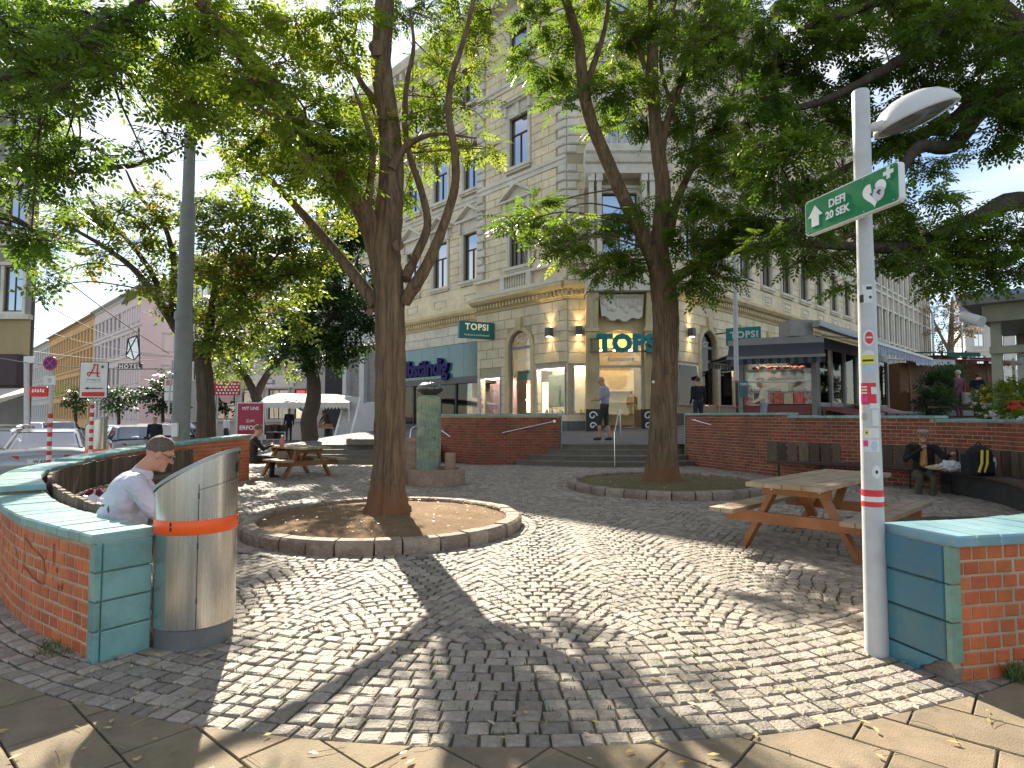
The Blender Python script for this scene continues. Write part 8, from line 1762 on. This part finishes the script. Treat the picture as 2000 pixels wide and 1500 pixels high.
# advertising stand by the door
for px, lab in ((1160, 'black stand up board with a white ornament left of the entrance door'), (1268, 'black stand up board half hidden by the second trunk')):
    p = at(px, 842, 25.0); r = thing('standing_board', lab, 'sign', (p.x, p.y, .8)); b = MB(); b.box(p.x-.32, p.x+.32, p.y-.05, p.y+.05, .78, 1.72); b.build('board', M_black, r); M0 = frameM((p.x, p.y-.055, 1.25), (1, 0, 0), (0, 0, 1)); b = MB()
    for s, rr in ((1, .18), (-1, .14)): b.tube([M0 @ Vector((rr*math.cos(t)*(1-t/9)-.05, s*.2+rr*math.sin(t)*(1-t/9), .003)) for t in [i*.35 for i in range(20)]], .028, 6)
    b.build('ornament', M_sw, r)
# ------------------------------------------------------------------ lane of stalls beyond the kiosk
M_stallw = mat('stall_brown_wood', (.17, .075, .03), (.12, .05, .022), rough=.6, scale=5); M_awng = mat('green_awning', (.02, .10, .075), (.016, .08, .06), rough=.85); M_awnl = mat('pale_awning', (.45, .47, .48), (.40, .42, .43), rough=.85); M_awnr = mat('dark_red_awning', (.16, .025, .02), rough=.85)
def stall(label, px0, px1, D, ytop, m_aw, m_body, depth=3.5, goods=None):
    a, c = at(px0, 800, D), at(px1, 800, D); z0 = zt(a.x, a.y); z1 = at((px0+px1)/2, ytop, D).z; r = thing('market_stall', label, 'stall', ((a.x+c.x)/2, a.y, z0), group='stalls along the market lane')
    F = (Vector((a.x, a.y)), Vector((1, 0)), Vector((0, -1))); L = c.x-a.x; b = MB(); b.fbox(F, 0, L, -depth, -.8, z0-.1, z1-.5); b.build('back_wall', m_body, r); b = MB(); b.fbox(F, 0, L, -.8, .0, z0-.1, z0+.95); b.build('counter', m_body, r)
    for x in (.05, L-.05): b = MB(); b.fbox(F, x-.05, x+.05, -.05, .05, z0, z1-.3); b.build('post', m_body, r)
    b = MB(); P = lambda x, o, z: fp(F, x, o, z); b.hexa([P(-.2, -depth, z1-.1), P(L+.2, -depth, z1-.1), P(L+.2, .9, z1-.55), P(-.2, .9, z1-.55), P(-.2, -depth, z1), P(L+.2, -depth, z1), P(L+.2, .9, z1-.5), P(-.2, .9, z1-.5)]); b.build('awning', m_aw, r)
    b = MB(); n = max(6, int(L/.2))
    for i in range(n): x0 = -.2+(L+.4)*i/n; x1 = -.2+(L+.4)*(i+1)/n; b.add([P(x0, .9, z1-.54), P(x1, .9, z1-.54), P(x1, .9, z1-.75), P((x0+x1)/2, .9, z1-.80), P(x0, .9, z1-.75)], [(0, 1, 2, 3, 4)])
    b.build('valance', m_aw, r, clean=False)
    b = MB()
    for i in range(60): b.ell(fp(F, random.uniform(.1, L-.1), random.uniform(-.7, -.05), z0+1.0+random.uniform(0, .1)), (.07, .07, .06), 6, 4)
    b.build('goods', goods or M_meat, r, kind='stuff'); return r
M_gy = mat('mixed_goods', (.45, .30, .06), (.10, .20, .04), (.5, .12, .04), rough=.5, scale=9)
stall('brown stall with a pale awning directly behind the kiosk', 1778, 1838, 33, 688, M_awnl, M_stallw, goods=M_gy)
stall('brown stall with a green awning in the middle of the market lane', 1842, 1892, 39, 676, M_awng, M_stallw, goods=M_gy)
stall('far stall with a dark awning at the end of the market lane', 1885, 1928, 46, 688, M_awnd, M_stallw)
stall('stall with a dark red awning right of the women in the lane', 1930, 1985, 34, 690, M_awnr, M_stallw, goods=M_gy)
# far white church-like building with grey roof, far house
p = at(1890, 780, 90); F = (Vector((p.x, p.y)), Vector((.9, -.4)).normalized(), Vector((-.4, -.9)).normalized()); far_building('tall_house', 'white building with a steep slate roof at the end of the market lane', F, 12, 15.0, M_whiteb, [1.6+2.4*k for k in range(4)], [(4, 2.2), (8, 2.2), (11.6, 1.8)], z0=1.5, trim=M_trimw, roof=(5.5, mat('slate_roof', (.13, .16, .22), (.10, .12, .17), rough=.6, scale=2)))
b = MB(); q = fp(F, 6, -5, 20); 
# lane lamps
for px, y, D, lab in ((1827, 612, 40, 'first thin lamp post far along the market lane'), (1884, 636, 52, 'second thin lamp post far along the market lane')):
    p = at(px, 790, D); r = thing('lane_lamp', lab, 'lamp post', (p.x, p.y, 1.3), group='lamp posts in the market lane'); b = MB(); z = at(px, y, D).z; b.tube([(p.x, p.y, 1.0), (p.x, p.y, z)], .07, 8); b.build('pole', M_galv, r); b = MB(); b.tube([(p.x, p.y, z-.3), (p.x+1.3, p.y, z+.05)], .04, 6); b.build('arm', M_galv, r)
# kiosk at the right edge with flowers
F = (Vector(at(1925, 800, 14.2).xy), Vector((.55, -.83)).normalized(), Vector((-.83, -.55)).normalized()); zr = zt(12.5, 14); ke = thing('flower_kiosk', 'cream framed kiosk cut by the right edge of the view', 'kiosk', fp(F, 1.5, 0, zr)); 
a = at(1938, 800, 14.6); F = (Vector((a.x, a.y)), Vector((.71, -.704)), Vector((-.704, -.71))); M_kcream = mat('greenish_cream_frame', (.40, .39, .28), (.34, .33, .24), rough=.5, scale=3)
ztop = at(1960, 590, 14.6).z
for x in (.12, 1.6, 3.2): b = MB(); b.fbox(F, x-.10, x+.10, -.2, .0, zr-.1, ztop-.5); b.build('post', M_kcream, ke)
b = MB(); b.fbox(F, -.1, 4, -3.5, .2, ztop-.5, ztop-.1); b.build('fascia', M_kcream, ke); b = MB(); b.fbox(F, -.45, 4, -3.7, .55, ztop-.1, ztop+.05); b.build('roof', M_kframe, ke)
b = MB(); b.fbox(F, .0, 4, -.15, .08, ztop-1.25, ztop-1.08); b.build('beam', M_kcream, ke); b = MB(); b.fbox(F, .22, 1.5, -.12, -.10, zr+.8, ztop-1.25); b.build('glass_pane', M_shopglass, ke); b = MB(); b.fbox(F, 1.7, 3.1, -.12, -.10, zr+.8, ztop-1.25); b.build('glass_pane', M_shopglass, ke)
b = MB(); b.fbox(F, .2, 4, -.2, -.05, zr-.1, zr+.8); b.build('lower_panel', M_kcream, ke); b = MB(); b.fbox(F, .2, 4, -3.4, -3.2, zr-.1, ztop-.5); b.build('back_wall', mat('kiosk_inside', (.2, .17, .13)), ke)
b = MB(); b.tube([fp(F, -.42, .45, ztop-.35), fp(F, -.05, .7, ztop-.55)], .13, 12); b.build('awning_roll', M_white, ke, smooth=True)
# plants and flowers
def plant(label, px, py, D, r, m, fl=None, pot=True, n=260, leaf=.14, nf=40):
    c = at(px, py, D); t = thing('potted_plant', label, 'plant', (c.x, c.y, c.z-r-.3), group='plants of the flower stall')
    if pot: b = MB(); b.lathe([(r*.35, c.z-r-.35), (r*.5, c.z-r*.6)], c=(c.x, c.y, 0), n=14); b.build('pot', mat('pot_dark', (.06, .06, .06), rough=.7), t)
    v = RNG.normal(0, 1, (n, 3)); v /= np.linalg.norm(v, axis=1, keepdims=True); P = np.array(c)+v*r*RNG.uniform(.3, 1, (n, 1))*np.array([1, 1, .8]); Fw = v+RNG.normal(0, .4, (n, 3)); Fw[:, 2] += .3
    leaf_mesh('foliage', m, P, Fw, np.full(n, leaf)*RNG.uniform(.7, 1.3, n), RNG.normal(0, .6, n), np.clip(RNG.normal(.4, .2, n), 0, 1), t, TPL3)
    if fl:
        b = MB()
        for i in range(nf):
            q = Vector((random.gauss(0, 1), random.gauss(0, 1)-.5, random.gauss(.5, .7))).normalized(); s = random.uniform(.03, .06)*min(1.5, r/.3+.4); b.ell(c+Vector((q.x*r, q.y*r, q.z*r*.8)), (s, s, s*.7), 7, 4)
        b.build('blossoms', fl, t, kind='stuff')
Fw_ = mat('white_blossom', (.75, .73, .68), rough=.7); Fr_ = mat('red_blossom', (.6, .03, .03), rough=.6); Fo_ = mat('orange_blossom', (.65, .35, .04), rough=.6); Fp_ = mat('pink_blossom', (.6, .3, .42), rough=.6)
plant('dark green shrub in front of the brown stall', 1842, 752, 25, .75, ML_dark, n=700, leaf=.25)
plant('round dark shrub low beside the red counters', 1825, 785, 22, .6, ML_dark, n=600, leaf=.22)
plant('dark shrub behind the two women', 1858, 735, 29, .55, ML_dark, n=400, leaf=.25)
plant('white flowering plant right of the woman in dark clothes', 1925, 795, 15.2, .25, ML_deep, Fw_)
plant('second white flowering plant lower down near the wall', 1950, 815, 14, .22, ML_deep, Fw_)
plant('orange and yellow flowers under the kiosk post', 1948, 775, 15, .33, ML_deep, Fo_, n=350)
plant('tall green plant left of the kiosk window', 1975, 768, 14, .35, ML_fresh, n=350)
plant('bright red flowers at the right edge on the wall level', 1985, 803, 13.2, .26, ML_deep, Fr_, nf=70)
plant('mixed pale flowers at the right edge below the red ones', 1990, 826, 12.6, .2, ML_deep, Fw_)
plant('pink flowers held out towards the dark clothed woman', 1921, 772, 20, .25, ML_deep, Fp_)
p = at(1945, 812, 15.5); r = thing('flower_rack', 'dark stepped rack holding the flower pots by the lane', 'rack', (p.x, p.y, zr)); 
for i in range(3): b = MB(); b.box(p.x-1.2, p.x+1.6, p.y-.3+i*.35, p.y+.05+i*.35, zr+.15+.25*i, zr+.2+.25*i); b.build('shelf', M_oldwood, r)
b = MB(); b.box(p.x-1.2, p.x-1.1, p.y-.3, p.y+.75, zr-.1, zr+.15); b.box(p.x+1.5, p.x+1.6, p.y-.3, p.y+.75, zr-.1, zr+.15); b.build('leg', M_oldwood, r)

# ------------------------------------------------------------------ fallen leaves, twigs and weeds on the ground
Pn, Fn, Sn = [], [], []
def litter(n, fx):
    for _ in range(n):
        x, y = fx(); Pn.append((x, y, .012+(.16 if min(hyp(x, y, P1C)-P1R, hyp(x, y, P2C)-P2R) < -.2 else 0))); a = random.uniform(0, 6.28); Fn.append((math.cos(a), math.sin(a), random.uniform(-.05, .12))); Sn.append(random.uniform(.025, .065))
def court_xy():
    while True:
        y = random.uniform(2.5, 15)**1.0; x = random.uniform(-.8*y, .8*y)
        if -5 < x < 6.5 and random.random() < 1: return x, y
litter(380, court_xy)
for c, R in ((P1C, P1R), (P2C, P2R)):
    def bed(c=c, R=R):
        a = random.uniform(0, 6.28); r = (R-.25)*math.sqrt(random.random()); return c[0]+r*math.cos(a), c[1]+r*math.sin(a)
    litter(160, bed)
litter(30, lambda: (random.uniform(-2.6, 2.6), random.uniform(2.4, 3.2))); litter(30, lambda: (-2.2+random.gauss(0, .18), 3.85+random.gauss(0, .14)))
tl_ = (np.array([(0, 0, 0), (.5, .22, .05), (1, 0, .02), (.5, -.22, .05), (-.35, .02, .0), (0, .03, .0)]), np.array([(0, 1, 2, 3), (0, 5, 4, 4)])); tl_ = (np.array([(0, 0, 0), (.5, .20, .06), (1, 0, .02), (.5, -.20, .05)]), np.array([(0, 1, 2, 3)]))
lr = thing('leaf_litter', 'small yellow and pale fallen leaves scattered over the cobbles', 'fallen leaves', (0, 0, 0)); lr['kind'] = 'stuff'
ML_fall = leafmat('fallen_leaf', (.45, .30, .07), (.50, .40, .16), (.46, .40, .30), .1)
o = leaf_mesh('leaves', ML_fall, np.array(Pn), np.array(Fn), np.array(Sn), RNG.normal(0, .15, len(Pn)), np.clip(RNG.normal(.5, .3, len(Pn)), 0, 1), lr, tl_); o['kind'] = 'stuff'
b = MB()
for _ in range(170):
    x, y = court_xy() if random.random() < .5 else (random.uniform(-2.6, 2.8), random.uniform(2.5, 3.6)); a = random.uniform(0, 6.28); L = random.uniform(.05, .16); k = random.uniform(-.5, .5); P = [(x+L*t*math.cos(a+k*t), y+L*t*math.sin(a+k*t), .009+.006*math.sin(3*t)) for t in (0, .35, .7, 1)]; b.tube(P, .0016, 3, cap=False)
b.build('stalks', mat('dry_stalk', (.36, .28, .13), rough=.9), lr, kind='stuff', clean=False)
def weeds(label, c, r, n, h, m, name='weed_tuft', spread=None):
    t = thing(name, label, 'weed', (c[0], c[1], 0)); t['kind'] = 'stuff'; b = MB()
    for _ in range(n):
        a = random.uniform(0, 6.28); q = r*math.sqrt(random.random()); x, y = (c[0]+q*math.cos(a), c[1]+q*math.sin(a)) if spread is None else spread(); d = random.uniform(0, 6.28); L = h*random.uniform(.4, 1.1); w = .004; lean = random.uniform(.2, .8)*L
        dx, dy = math.cos(d), math.sin(d); b.add([(x-dy*w, y+dx*w, -.01), (x+dy*w, y-dx*w, -.01), (x+dx*lean*.4+dy*w*.7, y+dy*lean*.4-dx*w*.7, L*.6), (x+dx*lean, y+dy*lean, L)], [(0, 1, 2), (0, 2, 3)])
    o = b.build('blades', m, t, kind='stuff', clean=False); return t
M_grass = mat('weed_green', (.075, .13, .03), (.12, .16, .04), rough=.7, scale=20, rnd=.25)
q = gnd(1985, 1318); weeds('green grass tuft growing at the foot of the low orange brick wall', (q.x, q.y), .13, 420, .10, M_grass, 'grass_tuft')
q = gnd(128, 1265); weeds('small weeds at the foot of the curved brick wall on the left', (q.x, q.y), .15, 120, .05, M_grass)
js = [s for s in stones if s[1] < 5.5]
def joint():
    while True:
        s = random.choice(js)
        if random.random() < (.25+.75*(math.sin(s[0]*2.3+1)*math.sin(s[1]*2.9) > .15)): break
    a = s[2]; u = random.uniform(-.5, .5); return (s[0]+math.cos(a)*s[3]*u-math.sin(a)*s[4]*.54, s[1]+math.sin(a)*s[3]*u+math.cos(a)*s[4]*.54)
weeds('sparse moss and grass growing in the joints between the cobbles', (0, 4), 1, 1800, .020, M_grass, 'joint_grass', joint)
print('leaf tris', TREES['tris'], 'stones', len(stones), 'objects', len(bpy.data.objects))
